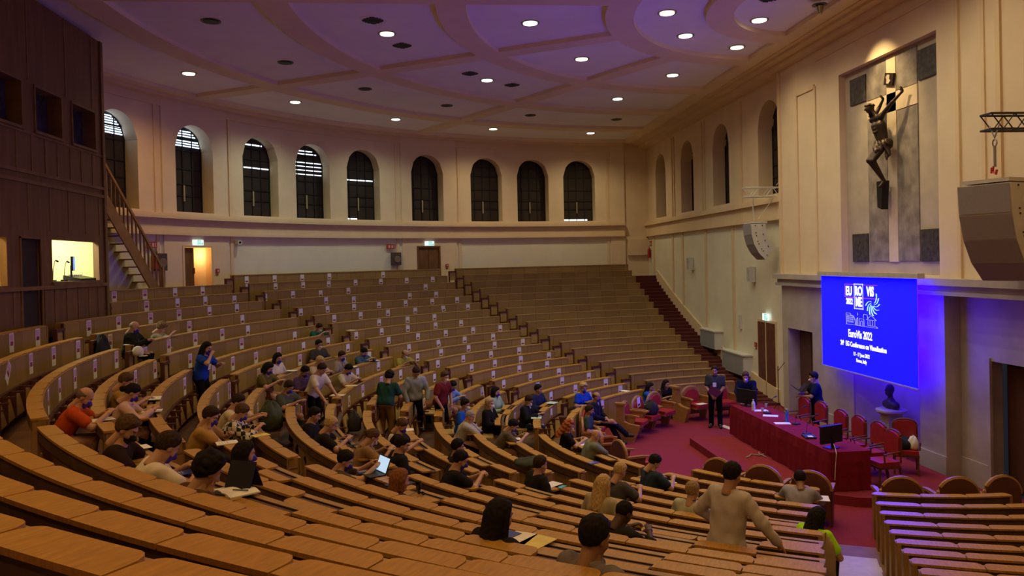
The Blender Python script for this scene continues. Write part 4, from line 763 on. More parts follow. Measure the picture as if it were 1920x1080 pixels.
for t, r0 in ((28.2, 4.92), (62.5, 4.92)):
    p = pol(r0, t); a = facing(p[0], p[1]); e = empty('armchair_row_end', p, a - math.pi / 2); tag(e, ['tall wooden end panel left of the three empty red armchairs', 'tall wooden end panel left of the red armchair by the standing person'][t > 40], 'partition')
    b = MB(); b.prism([(-.32, 0), (.14, 0), (.26, .30), (.28, .42), (.0, .46), (-.12, .52), (-.12, .94), (-.32, .94)], -.06, .06, 'x'); b.build('panel', M_CHAIRW, e)
    b = MB(); b.box(-.08, .08, -.36, -.08, .94, .99); b.build('cap', M_CHAIRW, e)

# ================================================================== TABLE ON THE STAGE
TX0, TX1, TY0, TY1, DZ = -2.28, -1.46, -2.95, 2.05, 0.18
t = empty('conference_table', ((TX0 + TX1) / 2, (TY0 + TY1) / 2, DZ)); tag(t, 'long conference table draped to the ground in dark red cloth on the stage', 'table')
mb = MB(); mb.box(TX0 + .03, TX1 - .03, TY0 + .03, TY1 - .03, DZ + .70, DZ + .735); mb.build('tabletop', M_CHAIRW, parent=t, origin=t.location)
mb = MB()
for x in (TX0 + .12, TX1 - .12):
    for y in (TY0 + .12, -.4, TY1 - .12): mb.box(x - .03, x + .03, y - .03, y + .03, DZ, DZ + .7)
mb.build('legs', M_DGREY, parent=t, origin=t.location)
cl = MB(); n = 90                                         # draped cloth with soft vertical folds
def cloth_side(pts):
    L = [0.0]
    for a, b in zip(pts[:-1], pts[1:]): L.append(L[-1] + math.dist(a, b))
    out = []; m = int(L[-1] / .05)
    for i in range(m + 1):
        s = L[-1] * i / m; j = max(q for q in range(len(pts) - 1) if L[q] <= s + 1e-9); f = (s - L[j]) / (L[j + 1] - L[j]); a, b = pts[j], pts[j + 1]
        d = Vector((b[0] - a[0], b[1] - a[1])).normalized(); nx, ny = -d.y, d.x
        fold = .018 * math.sin(s * 9.1 + 1.3 * math.sin(s * 2.3)) + .01 * math.sin(s * 23)
        p = (a[0] + (b[0] - a[0]) * f, a[1] + (b[1] - a[1]) * f); out.append((p, (p[0] - nx * (.03 + fold), p[1] - ny * (.03 + fold))))
    return out
loop = [(TX1, TY1), (TX0, TY1), (TX0, TY0), (TX1, TY0), (TX1, TY1)]
# walk so that the outside is on the right of travel
o_ = cloth_side(loop); vs = []
for top, bot in o_:
    cx, cy = (TX0 + TX1) / 2, (TY0 + TY1) / 2
    sgn = 1 if (bot[0] - cx) ** 2 + (bot[1] - cy) ** 2 > (top[0] - cx) ** 2 + (top[1] - cy) ** 2 else -1
    bx, by = top[0] + (bot[0] - top[0]) * sgn, top[1] + (bot[1] - top[1]) * sgn
    vs += [(top[0], top[1], DZ + .75), (top[0] * .3 + bx * .7, top[1] * .3 + by * .7, DZ + .55), (bx, by, DZ + .01)]
m = len(o_); fs = [(i * 3 + q, (i + 1) * 3 + q, (i + 1) * 3 + q + 1, i * 3 + q + 1) for i in range(m - 1) for q in range(2)]
cl.add(vs, fs); cl.box(TX0, TX1, TY0, TY1, DZ + .738, DZ + .752)
c = cl.build('table_cloth', M_CLOTH, smooth=False); tag(c, 'dark red cloth draped over the long conference table', 'tablecloth'); c['kind'] = 'thing'
TZ = DZ + .752
monitor('monitor', (-1.95, 1.78, TZ), R_(-62), .60, .36, 'black monitor at the far end of the red table, beside the leaning person', None, .06)
mm = monitor('monitor', (-2.08, -2.62, TZ), R_(20), .56, .34, 'black monitor at the near end of the red table, seen from behind', None, .10)
M_CABLE = mat('white_cable', (.6, .58, .55), rough=.6)
b = MB(); b.tube([(-2.08, -2.72, TZ + .1), (-2.12, -2.86, TZ + .03), (-2.18, -3.0, TZ - .02), (-2.22, -3.03, TZ - .25), (-2.25, -3.06, TZ - .5)], .007, 6); tag(b.build('cable', M_CABLE), 'pale cable hanging from the near monitor over the table cloth', 'cable')
def sheet(name, x, y, z, rz, wdt, l, m, label, cat='paper', group=None, th=.003, tilt=0):
    b = MB(); b.box(-wdt / 2, wdt / 2, -l / 2, l / 2, 0, th); o = b.build(name, m); o.location = (x, y, z); o.rotation_euler = (tilt, 0, rz); tag(o, label, cat, group); return o
for i, (x, y, rz) in enumerate(((-1.86, 1.16, .2), (-1.9, .52, -.1), (-2.0, -.32, .15))):
    sheet('paper_sheet', x, y, TZ, rz + 1.2, .22, .34, M_PAPER, ['white sheets at the far end of the red table under the bottle', 'white sheet in the middle of the red table', 'white sheet beside the blue bottle on the red table'][i], group='sheets on the red table')
def bottle(name, x, y, z, h, r, m, label, cat, capm=None):
    e = empty(name, (x, y, z)); tag(e, label, cat)
    b = MB(); b.lathe([(r * .9, 0), (r, .01), (r, h * .6), (r * .75, h * .74), (r * .35, h * .86), (r * .35, h * .93)]); b.build('body', m, e, smooth=False)
    b = MB(); b.lathe([(r * .42, h * .92), (r * .42, h)]); b.build('cap', capm or m, e); return e
M_BLUEPL = mat('blue_bottle_plastic', (.10, .28, .75), rough=.15, var=.05, trans=.5)
bottle('thermos_flask', -2.02, 1.22, TZ, .27, .045, M_WHITEM, 'white flask standing on the far end of the red table', 'flask')
bottle('water_bottle', -1.84, -.2, TZ, .30, .04, M_BLUEPL, 'blue plastic water bottle on the red table', 'bottle', M_WHITEM)
def cup(x, y, z, label, m=None, r=.035, h=.09, name='paper_cup'):
    b = MB(); b.lathe([(r * .75, 0), (r, h), (r * .9, h), (r * .66, .006)]); o = b.build(name, m or M_WHITEM); o.location = (x, y, z); tag(o, label, 'cup'); return o
cup(-1.55, 1.55, TZ, 'white paper cup beside the far monitor on the red table'); cup(-1.88, 1.02, TZ, 'white paper cup next to the sheets on the red table')
def mic(x, y, z, rz, label):
    e = empty('table_microphone', (x, y, z), rz); tag(e, label, 'microphone', 'microphones on the red table')
    b = MB(); b.prism([(-.08, 0), (.08, 0), (.06, .03), (-.08, .035)], -.055, .055, 'y'); b.build('base', M_DGREY, e)
    b = MB(); b.tube([(-.03, 0, .03), (.0, 0, .2), (.12, 0, .33), (.24, 0, .38)], .007, 6); b.build('gooseneck', M_BLACK, e)
    b = MB(); b.tube([(.22, 0, .375), (.29, 0, .385)], .014, 8); b.build('capsule', M_BLACK, e)
for x, y, l in ((-1.86, .78, 'gooseneck microphone by the middle sheet on the red table'), (-1.76, -.5, 'gooseneck microphone just past the blue bottle'), (-1.98, -1.45, 'gooseneck microphone nearest the near monitor')): mic(x, y, TZ, .3, l)
e = empty('conference_unit', (-2.08, -1.72, TZ), R_(80)); tag(e, 'flat dark control unit with a white card beside the near monitor', 'console'); b = MB(); b.box(-.16, .16, -.11, .11, 0, .04); b.build('casing', M_DGREY, e); b = MB(); b.box(-.15, -.03, -.05, .05, .04, .046); b.build('card', M_PAPER, e)
# upholstered chairs behind the table
def table_chair(x, y, rz, label, z=0.0):
    e = empty('upholstered_chair', (x, y, z), rz); tag(e, label, 'chair', 'red upholstered chairs on the stage')     # faces local +y
    b = MB(); b.prism(rounded(.42, 1.04, .10, 10, .60), -.24, -.17, 'y'); b.build('backrest', M_CUSH, e)
    b = MB(); b.tube([(-.22, -.215, .46), (-.225, -.225, .7)] + [(-.22 * math.cos(math.pi * i / 8), -.235, .95 + .11 * math.sin(math.pi * i / 8)) for i in range(9)] + [(.225, -.225, .7), (.22, -.215, .46)], .02, 6); b.build('back_frame', M_CHAIRD, e)
    b = MB(); b.box(-.23, .23, -.2, .24, .41, .49); b.build('seat', M_CUSH, e); b = MB(); b.box(-.24, .24, -.21, .25, .36, .41); b.build('seat_frame', M_CHAIRD, e)
    for sx in (-1, 1):
        b = MB(); b.tube([(sx * .22, -.22, .68), (sx * .26, 0, .67), (sx * .26, .17, .65), (sx * .25, .15, .5)], .018, 6); b.build('armrest', M_CHAIRD, e)
        for sy, f in ((-.2, -.07), (.22, .05)):
            b = MB(); b.tube([(sx * .21, sy, .40), (sx * .215, sy + f * .3, .2), (sx * .22, sy + f, 0)], [.028, .022, .018], 6); b.build('leg', M_CHAIRD, e)
    return e
CHL = ['red upholstered chair behind the far end of the table', 'red upholstered chair in front of the legs of the person holding a laptop', 'third red upholstered chair behind the table, above the near microphones', 'red upholstered chair just behind the near monitor',
       'red upholstered chair right of the near monitor', 'red upholstered chair at the near corner of the table']
for (x, y), l in zip(((-1.0, 1.05), (-.92, .38), (-.98, -.62), (-.95, -1.3), (-.9, -1.95), (-1.05, -2.68)), CHL): table_chair(x, y, R_(95), l, DZ)
table_chair(-.12, -1.95, R_(150), 'red upholstered chair holding bags, alone near the portal pier', DZ)
def blob(name, pts, m, label, cat, seed=1, sub=2):
    """soft bag or heap: a squashed, creased ball; pts = (centre, radii)"""
    c, r = pts; rnd = random.Random(seed); b = MB(); n1, n2 = 14, 20; ph = [rnd.uniform(0, 6) for _ in range(6)]
    vs = []
    for i in range(n1 + 1):
        th = math.pi * i / n1
        for j in range(n2):
            a = 2 * math.pi * j / n2; d = 1 + .10 * math.sin(3 * a + ph[0]) * math.sin(2 * th + ph[1]) + .07 * math.sin(5 * a + 4 * th + ph[2])
            z = math.cos(th); z = max(z, -.55)
            vs.append((c[0] + r[0] * d * math.sin(th) * math.cos(a), c[1] + r[1] * d * math.sin(th) * math.sin(a), c[2] + r[2] * (z + .55) / 1.55 * d))
    b.add(vs, [(i * n2 + j, i * n2 + (j + 1) % n2, (i + 1) * n2 + (j + 1) % n2, (i + 1) * n2 + j) for i in range(n1) for j in range(n2)])
    o = b.build(name, m, smooth=True, origin=(c[0], c[1], c[2])); tag(o, label, cat); return o
M_BAG = mat('black_bag_fabric', (.012, .012, .016), rough=.85, var=.3, scale=20)
blob('shoulder_bag', ((-.2, -1.9, DZ + .49), (.25, .2, .24)), M_BAG, 'black bag piled on the lone chair near the pier', 'bag', 4)
blob('tote_bag', ((-.02, -2.06, DZ + .50), (.09, .12, .26)), mat('white_cloth', (.7, .68, .62), rough=.9), 'white cloth bag leaning on the back of the lone chair', 'bag', 9)
# pedestal with a bust behind the screen
e = empty('bust_on_pedestal', (.72, -.1, DZ * 0)); tag(e, 'dark bust on a tall stone pedestal in the alcove below the screen', 'sculpture')
b = MB(); b.box(-.22, .22, -.22, .22, 0, .12); b.box(-.17, .17, -.17, .17, .12, 1.0); b.build('pedestal', M_MARBLE, e); b = MB(); b.lathe([(.26, 1.0), (.33, 1.05), (.33, 1.09), (.24, 1.12)], n=24); b.build('pedestal_top', M_MARBLE, e)
# ================================================================== SDF ENGINE (bodies, hands, garments, sculpture)
class SDF:
    def __init__(s, lo, hi, h):
        s.h = h; s.lo = np.array(lo, float) - 2 * h; n = np.ceil((np.array(hi) - s.lo) / h).astype(int) + 3
        s.d = np.full(tuple(n), 1.0, np.float32); s.ax = [s.lo[i] + h * np.arange(n[i]) for i in range(3)]
    def _win(s, lo, hi):
        sl = []
        for i in range(3):
            a = int(np.floor((lo[i] - s.lo[i]) / s.h)); b = int(np.ceil((hi[i] - s.lo[i]) / s.h)) + 1
            a = max(a, 0); b = min(b, s.d.shape[i]); sl.append(slice(a, max(b, a)))
        return tuple(sl), np.meshgrid(*[s.ax[i][sl[i]] for i in range(3)], indexing='ij')
    def _put(s, sl, d, k):
        o = s.d[sl]
        if k > 0:
            hh = np.maximum(k - np.abs(o - d), 0) / k; s.d[sl] = np.minimum(o, d) - hh * hh * k * .25
        else: s.d[sl] = np.minimum(o, d)
    def cap(s, a, b, ra, rb, k=.03, sc=(1, 1, 1)):
        a = np.array(a, float); b = np.array(b, float); R = max(ra, rb) + .06
        sl, (X, Y, Z) = s._win(np.minimum(a, b) - R, np.maximum(a, b) + R)
        if X.size == 0: return s
        ab = b - a; L2 = float(ab @ ab) + 1e-9
        t = np.clip(((X - a[0]) * ab[0] + (Y - a[1]) * ab[1] + (Z - a[2]) * ab[2]) / L2, 0, 1)
        d = np.sqrt((X - a[0] - t * ab[0]) ** 2 + (Y - a[1] - t * ab[1]) ** 2 + (Z - a[2] - t * ab[2]) ** 2) - (ra + (rb - ra) * t)
        s._put(sl, d.astype(np.float32), k); return s
    def ell(s, c, r, k=.03, sub=False):
        c = np.array(c, float); r = np.array(r, float); sl, (X, Y, Z) = s._win(c - r - .05, c + r + .05)
        if X.size == 0: return s
        q = np.sqrt(((X - c[0]) / r[0]) ** 2 + ((Y - c[1]) / r[1]) ** 2 + ((Z - c[2]) / r[2]) ** 2); d = ((q - 1) * r.min()).astype(np.float32)
        if sub:
            o = s.d[sl]; hh = np.maximum(k - np.abs(-d - o), 0) / max(k, 1e-6); s.d[sl] = np.maximum(o, -d) + hh * hh * k * .25
        else: s._put(sl, d, k)
        return s
    def grid(s): return np.meshgrid(*s.ax, indexing='ij')
    def mesh(s):
        d = s.d; ins = d < 0; n = np.array(d.shape)
        c = [ins[i:n[0] - 1 + i, j:n[1] - 1 + j, k:n[2] - 1 + k] for i in (0, 1) for j in (0, 1) for k in (0, 1)]
        cnt = sum(q.astype(np.int8) for q in c); act = (cnt > 0) & (cnt < 8)
        idx = -np.ones(act.shape, np.int64); ii = np.argwhere(act); idx[act] = np.arange(len(ii))
        if len(ii) == 0: return np.zeros((0, 3)), []
        acc = np.zeros((len(ii), 3)); w = np.zeros(len(ii))
        cor = [(i, j, k) for i in (0, 1) for j in (0, 1) for k in (0, 1)]
        val = {o: d[ii[:, 0] + o[0], ii[:, 1] + o[1], ii[:, 2] + o[2]] for o in cor}
        for a in cor:
            for ax in range(3):
                if a[ax]: continue
                b = list(a); b[ax] = 1; b = tuple(b); va, vb = val[a], val[b]; m = (va < 0) != (vb < 0)
                t = np.where(m, va / np.where(m, va - vb, 1), 0)
                p = np.array(a, float)[None].repeat(len(ii), 0); p[:, ax] = t; acc[m] += p[m]; w += m
        V = s.lo + (ii + acc / w[:, None]) * s.h
        F = []
        for ax in range(3):
            u, v = (ax + 1) % 3, (ax + 2) % 3
            sl0 = [slice(1, n[i] - 1) for i in range(3)]; sl0[ax] = slice(0, n[ax] - 1); sl1 = list(sl0); sl1[ax] = slice(1, n[ax])
            e = ins[tuple(sl0)] != ins[tuple(sl1)]; p = np.argwhere(e); off = np.array([1, 1, 1]); off[ax] = 0; p = p + off
            q = []
            for du, dv in ((-1, -1), (0, -1), (0, 0), (-1, 0)):
                g = p.copy(); g[:, u] += du; g[:, v] += dv; q.append(idx[g[:, 0], g[:, 1], g[:, 2]])
            q = np.stack(q, 1); fl = ins[p[:, 0], p[:, 1], p[:, 2]]; q[~fl] = q[~fl][:, ::-1]; F.append(q)
        F = np.concatenate(F); return V, F[(F >= 0).all(1)]
def mesh_from(parts, name, mats):
    """parts: list of (V, F, material index or per-face array) joined in one mesh"""
    VV, FF, MI = [], [], []; o = 0
    for V, F, mi in parts:
        VV.append(V); FF.append(np.asarray(F) + o); o += len(V); MI.append(np.full(len(F), mi) if np.isscalar(mi) else np.asarray(mi))
    V = np.concatenate(VV); F = np.concatenate(FF); MI = np.concatenate(MI).astype(np.int32)
    me = bpy.data.meshes.new(name); me.vertices.add(len(V)); me.vertices.foreach_set('co', V.astype(np.float32).ravel())
    me.loops.add(len(F) * 4); me.loops.foreach_set('vertex_index', F.astype(np.int32).ravel()); me.polygons.add(len(F))
    me.polygons.foreach_set('loop_start', np.arange(0, len(F) * 4, 4, dtype=np.int32)); me.polygons.foreach_set('loop_total', np.full(len(F), 4, np.int32))
    for m in mats: me.materials.append(m)
    me.polygons.foreach_set('material_index', MI); me.polygons.foreach_set('use_smooth', np.ones(len(F), bool)); me.update(calc_edges=True); return me

# ---- canonical head (centre between the ears, face towards +y)
def head_sdf(h, grow=0.0):
    s = SDF((-.115, -.15, -.2), (.115, .15, .15), h); g = grow
    s.ell((0, -.012, .028), (.076 + g, .095 + g, .092 + g), .02).ell((0, .022, -.045), (.058 + g, .066 + g, .074 + g), .03).ell((0, .058, -.098), (.024 + g, .022 + g, .018 + g), .03)
    s.cap((0, -.02, -.06), (0, -.038, -.19), .052 + g, .057 + g, .03)
    return s
hs = head_sdf(.0055)
hs.cap((-.034, .076, .030), (.034, .076, .030), .011, .011, .02).cap((0, .084, .012), (0, .104, -.028), .008, .013, .014).ell((0, .098, -.032), (.017, .012, .009), .012)
for sx in (-1, 1):
    hs.ell((sx * .031, .094, .008), (.017, .014, .011), .012, True); hs.ell((sx * .031, .074, .006), (.0125, .0125, .0115), .002)
    hs.ell((sx * .077, -.008, -.006), (.010, .022, .031), .010); hs.ell((sx * .045, .05, -.03), (.02, .02, .022), .03)
hs.cap((-.02, .084, -.060), (.02, .084, -.060), .007, .007, .01).cap((-.016, .082, -.071), (.016, .082, -.071), .008, .008, .01)
HV, HF = hs.mesh(); hc = HV[HF].mean(1); HM = np.zeros(len(HF), int)
for sx in (-1, 1):
    de = np.linalg.norm(hc - np.array([sx * .031, .076, .006]), axis=1); HM[(de < .0155) & (hc[:, 1] > .072)] = 1; HM[(np.hypot(hc[:, 0] - sx * .031, hc[:, 2] - .006) < .006) & (hc[:, 1] > .078)] = 2
HM[(np.abs(hc[:, 2] - .036) < .0055) & (np.abs(np.abs(hc[:, 0]) - .032) < .019) & (hc[:, 1] > .07)] = 2
HM[(np.abs(hc[:, 2] + .065) < .011) & (np.abs(hc[:, 0]) < .024) & (hc[:, 1] > .076)] = 3
# ---- hair styles in head space
def hair_mesh(style):
    s = SDF((-.17, -.23, -.62), (.17, .17, .19), .008); rnd = random.Random(5)
    th = {'short': .016, 'buzz': .007, 'curly': .034, 'bob': .022, 'long': .020, 'verylong': .024, 'bun': .014, 'ponytail': .014, 'balding': .010, 'bald_fringe': .008}[style]
    X, Y, Z = s.grid(); base = SDF((-.17, -.23, -.62), (.17, .17, .19), .008).ell((0, -.014, .030), (.077, .096, .093), .0).d
    full = ((np.sqrt((X / .077) ** 2 + ((Y + .014) / .096) ** 2 + ((Z - .03) / .093) ** 2) - 1) * .085)
    face = .8 * Y - .6 * Z - (.010 if style not in ('bob', 'long', 'verylong') else .004) - .004 * np.sin(70 * X) * (style == 'short')
    lim = face
    if style in ('balding', 'bald_fringe'): lim = np.maximum(lim, Z - (.055 if style == 'balding' else .035)); lim = np.maximum(lim, Y - .02)
    taper = np.clip(-lim / .035, 0, 1) ** .6 * np.clip((Z + .082) / .05, 0, 1) ** .5
    volume = 1 + (.5 * np.clip(Z / .1, 0, 1) if style in ('short', 'curly') else 0)
    d = full - th * taper * volume; d = np.maximum(d, lim); d = np.maximum(d, -.080 - Z)
    s.d = d.astype(np.float32)
    if style == 'bob':
        for sx in (-1, 1): s.cap((sx * .078, -.01, .02), (sx * .082, .005, -.105), .030, .026, .03)
        s.cap((0, -.085, .0), (0, -.085, -.10), .055, .05, .04)
        for sx in (-1, 1): s.cap((sx * .045, -.07, 0), (sx * .05, -.065, -.11), .045, .04, .03)
    if style in ('long', 'verylong'):
        L = -.30 if style == 'long' else -.46
        for sx in (-1, 1):
            s.cap((sx * .078, -.015, .02), (sx * .095, .015, L * .75), .030, .030, .03); s.cap((sx * .05, -.07, 0), (sx * .06, -.085, L), .05, .042, .03)
        s.cap((0, -.08, 0), (0, -.10, L), .055, .05, .03)
    if style == 'bun': s.ell((0, -.135, -.03), (.048, .044, .046), .015)
    if style == 'ponytail': s.cap((0, -.105, .03), (0, -.15, .0), .026, .024, .02); s.cap((0, -.15, .0), (0, -.14, -.17), .026, .014, .02)
    X, Y, Z = s.grid(); f = 46 if style == 'curly' else 90
    amp = .012 if style == 'curly' else .0045
    s.d = (s.d + amp * np.sin(f * X + 3 * np.sin(31 * Z)) * np.sin(f * .8 * Y + 1.7) * np.sin(f * .55 * Z + .6)).astype(np.float32)
    if style not in ('long', 'verylong', 'bob'):
        s.d = np.maximum(s.d, -(head_face_keep(X, Y, Z))).astype(np.float32)
    V, F = s.mesh(); return V, F
def head_face_keep(X, Y, Z): return np.sqrt((X / .062) ** 2 + ((Y - .075) / .05) ** 2 + ((Z + .02) / .095) ** 2) * .05 - .05
HAIRS = {}
def get_hair(style, colour):
    k = (style, colour)
    if k not in HAIRS:
        if style not in HAIRS: HAIRS[style] = hair_mesh(style)
        V, F = HAIRS[style]
        if style in ('long', 'curly') and colour == 'red': V = V + .010 * np.sin(V[:, [2, 0, 1]] * 75)
        HAIRS[k] = mesh_from([(V, F, 0)], 'hair', [HAIRM[colour]])
    return HAIRS[k]
def hm(n, c): return mat('hair_' + n, c, rough=.75, var=.4, scale=30, stretch=(3, 3, .6), spec=.12)
HAIRM = {'black': hm('black', (.012, .009, .008)), 'darkbrown': hm('dark_brown', (.035, .020, .012)), 'brown': hm('brown', (.085, .048, .026)), 'lightbrown': hm('light_brown', (.20, .125, .06)), 'greybrown': hm('grey_brown', (.14, .10, .07)), 'grey': hm('grey', (.30, .28, .25)),
         'blond': hm('blond', (.44, .30, .13)), 'blondgrey': hm('fair', (.40, .29, .16)), 'sandy': hm('sandy', (.27, .18, .09)), 'red': hm('red', (.30, .085, .025)), 'auburn': hm('auburn', (.20, .075, .03))}
# ---- face mask
mk = head_sdf(.006, .009); X, Y, Z = mk.grid(); mk.cap((0, .100, -.022), (0, .112, -.038), .016, .022, .03)
mk.d = np.maximum.reduce([mk.d, .035 - Y + .25 * np.abs(Z + .05), Z + .012 - .10 * (.1 - np.abs(X)), -.118 - Z]).astype(np.float32); MKV, MKF = mk.mesh()
def loop_strip():
    b = []
    return b
MASKM = {'blue': mat('mask_blue', (.055, .035, .42), rough=.8, var=.08), 'white': mat('mask_white', (.72, .71, .68), rough=.8, var=.04), 'black': mat('mask_black', (.012, .012, .013), rough=.85)}
MASKME = {k: mesh_from([(MKV, MKF, 0)], 'face_mask', [m]) for k, m in MASKM.items()}
# ---- hands (right hand, wrist at origin, fingers along +y, palm towards -z)
def hand_mesh(curl):
    s = SDF((-.07, -.03, -.10), (.07, .21, .05), .0045)
    s.cap((0, -.02, 0), (0, .02, 0), .026, .030, .01); s.cap((-.022, .03, 0), (-.027, .082, 0), .015, .014, .02); s.cap((0, .03, 0), (-.004, .088, .001), .016, .014, .02); s.cap((.02, .03, -.002), (.022, .08, -.002), .015, .012, .02)
    for x, L, y0 in ((-.030, .074, .086), (-.010, .084, .091), (.010, .077, .088), (.029, .060, .080)):
        p = np.array([x, y0, 0.]); a = curl * .35
        for i, f in enumerate((.45, .31, .24)):
            q = p + np.array([x * .08, math.cos(a), -math.sin(a)]) * L * f; s.cap(p, q, .0092 - .0008 * i, .0084 - .0008 * i, .004); p = q; a += curl * (.75, .8, .5)[i]
    s.cap((-.026, .012, -.006), (-.050, .046, -.018), .015, .0115, .012); q = (-.050 + .012 * curl, .076, -.026 - .012 * curl); s.cap((-.050, .046, -.018), q, .0112, .0088, .004)
    return s.mesh()
HANDS = {c: hand_mesh(c) for c in (.25, .75, 1.25)}
SKINS = [mat('skin_%s' % n, c, rough=.5, var=.06, scale=12, spec=.35) for n, c in (('fair', (.47, .27, .17)), ('medium', (.38, .205, .115)), ('tan', (.27, .14, .075)), ('deep', (.075, .036, .02)))]
M_EYE = mat('eye_white', (.55, .5, .45), rough=.3); M_PUPIL = mat('eye_dark', (.02, .013, .01), rough=.3); M_LIP = mat('lips', (.30, .11, .085), rough=.45)
M_LACE = mat('lanyard', (.06, .07, .14), rough=.7)
SHOE = mat('shoe_dark', (.02, .016, .014), rough=.5)
def v3(*a): return np.array(a, float)
def rot_to(y, z):
    """basis with local y along y and local z near z"""
    y = y / np.linalg.norm(y); x = np.cross(y, z); x /= np.linalg.norm(x) + 1e-9; z = np.cross(x, y); return np.stack([x, y, z], 1)
def ik(sh, tgt, l1, l2, pole):
    d = tgt - sh; L = np.linalg.norm(d)
    if L > (l1 + l2) * .985: tgt = sh + d / L * (l1 + l2) * .985; d = tgt - sh; L = np.linalg.norm(d)
    u = d / L; a = (l1 * l1 - l2 * l2 + L * L) / (2 * L); hgt = math.sqrt(max(l1 * l1 - a * a, 1e-6)); p = pole - u * (pole @ u); p = p / (np.linalg.norm(p) + 1e-9)
    return sh + u * a + p * hgt, tgt
def cloth_mat(kind, col):
    if kind == 'check':
        if 'cloth_check' not in MATS:
            m, nt, b = nodes('cloth_check'); tc = N(nt, 'ShaderNodeTexCoord'); ck = N(nt, 'ShaderNodeTexChecker', i_Scale=15.0); ck.inputs['Color1'].default_value = (.58, .53, .42, 1); ck.inputs['Color2'].default_value = (.012, .011, .010, 1)
            nt.links.new(tc.outputs['Object'], ck.inputs['Vector']); nt.links.new(ck.outputs[0], b.inputs['Base Color']); b.inputs['Roughness'].default_value = .9; MATS['cloth_check'] = m
        return MATS['cloth_check']
    return mat('cloth_' + col.lstrip('#'), col, rough=.9, var=.12, scale=9, spec=.15, bump=.15)
BOT = {'dark': '#15151a', 'jeans': '#2b3f63', 'navy': '#14172b', 'red': '#6a2420', 'green': '#23301c', 'khaki': '#7a5c2a', 'black': '#0d0d0f', 'white': '#b9b4ae'}
def person(loc, ang, J, spec, h):
    """J: joints in local space (x right, y forward, z up); spec: looks"""
    root = empty('person', loc, ang - math.pi / 2); tag(root, spec['label'], 'person')
    skin = SKINS[spec.get('skin', 0)]; kind, col = spec['top']; female = spec.get('slim', False); fs = .92 if female else 1.0
    hip, chest, neck, head, dr = J['hip'], J['chest'], J['neck'], J['head'], J['dir']
    lat = v3(1, 0, 0); allp = np.stack([hip, chest, neck, head] + [J[a] for a in ('sL', 'sR', 'eL', 'eR', 'wL', 'wR', 'kL', 'kR', 'aL', 'aR', 'tL', 'tR')])
    lo, hi = allp.min(0) - .2, allp.max(0) + .2
    def torso(s, g):
        wv = J.get('wide', 1.0) * fs
        s.cap(hip - lat * .075, hip + lat * .075, .122 + g, .122 + g, .05)
        for sx in (-1, 1): s.cap(hip + lat * sx * .05, chest + lat * sx * .075 * wv, .108 + g, .112 * fs + g, .06)
        s.cap(J['sL'] * .82 + J['sR'] * .18 - dr * .03, J['sR'] * .82 + J['sL'] * .18 - dr * .03, .075 * fs + g, .075 * fs + g, .06)
        if female: s.ell(chest + v3(0, .075, 0) - dr * .03, v3(.12, .055, .065) + g, .05)
    def arms(s, g, part):
        for q in 'LR':
            S_, E_, W_ = J['s' + q], J['e' + q], J['w' + q]
            if part == 'short': s.cap(S_, S_ + (E_ - S_) * .62, .060 * fs + g, .054 * fs + g + .006, .05)
            else:
                s.cap(S_, E_, .058 * fs + g, .046 * fs + g, .05); s.cap(E_, E_ + (W_ - E_) * (1.0 if part == 'bare' else .93), .044 * fs + g, .030 * fs + g, .02)
    def legs(s, g):
        for q, sx in (('L', -1), ('R', 1)):
            s.cap(hip + lat * sx * .085, J['k' + q], .088 + g, .062 + g, .04); s.cap(J['k' + q], J['a' + q], .060 + g, .042 + g + (.012 if g else 0), .03)
    # body: one surface; head and hands grow out of the neck and wrists
    s = SDF(lo, hi, h); torso(s, 0); arms(s, 0, 'bare'); legs(s, 0); s.cap(neck - dr * .04, neck + (head - neck) * .45, .062, .052, .04)
    for q in 'LR': s.cap(J['a' + q], J['t' + q], .042, .03, .03)
    parts = [(*s.mesh(), 0)]
    Rh = J['headR']; parts.append((HV @ Rh.T * J.get('hs', 1.0) + head, HF, HM))
    for q, sx in (('L', -1), ('R', 1)):
        V, F = HANDS[spec.get('curl', .75)]; fdir = J['w' + q] - J['e' + q]; hd = J.get('hd' + q); Rb = rot_to(hd if hd is not None else fdir, J.get('hz' + q, v3(0, 0, 1)))
        V2 = V * v3(sx, 1, 1); F2 = F if sx > 0 else F[:, ::-1]; parts.append((V2 @ Rb.T + J['w' + q], F2, 0))
    me = mesh_from(parts, 'body', [skin, M_EYE, M_PUPIL, M_LIP]); o = bpy.data.objects.new('body', me); COL.objects.link(o); o.parent = root
    def put(name, me_, M=None):
        c = bpy.data.objects.new(name, me_); COL.objects.link(c); c.parent = root
        if M is not None: c.matrix_local = M
        return c
    # top
    g = .016 if kind in ('tshirt', 'polo') else .020
    if kind in ('suit', 'jacket'): g = .026
    s = SDF(lo, hi, h); torso(s, g); arms(s, g, 'short' if kind in ('tshirt', 'polo') and not spec.get('longsleeve') else 'long')
    nb = neck - dr * .015
    if kind in ('polo', 'shirt', 'suit', 'jacket', 'check'):
        for i in range(8):
            a0, a1 = 2 * math.pi * i / 8, 2 * math.pi * (i + 1) / 8; f2 = np.cross(lat, dr); P = lambda a: nb + (lat * math.cos(a) - f2 * math.sin(a)) * .068 + dr * .012
            s.cap(P(a0), P(a1), .017, .017, .015)
    X, Y, Z = s.grid(); ph = spec['id'] * 1.7
    fold = .006 * np.sin(26 * Z + 9 * np.sin(5 * X + ph)) * np.sin(17 * X + 11 * Y + ph)
    up_ = (X - nb[0]) * dr[0] + (Y - nb[1]) * dr[1] + (Z - nb[2]) * dr[2]
    s.d = np.maximum(s.d + fold, up_ - .045).astype(np.float32)
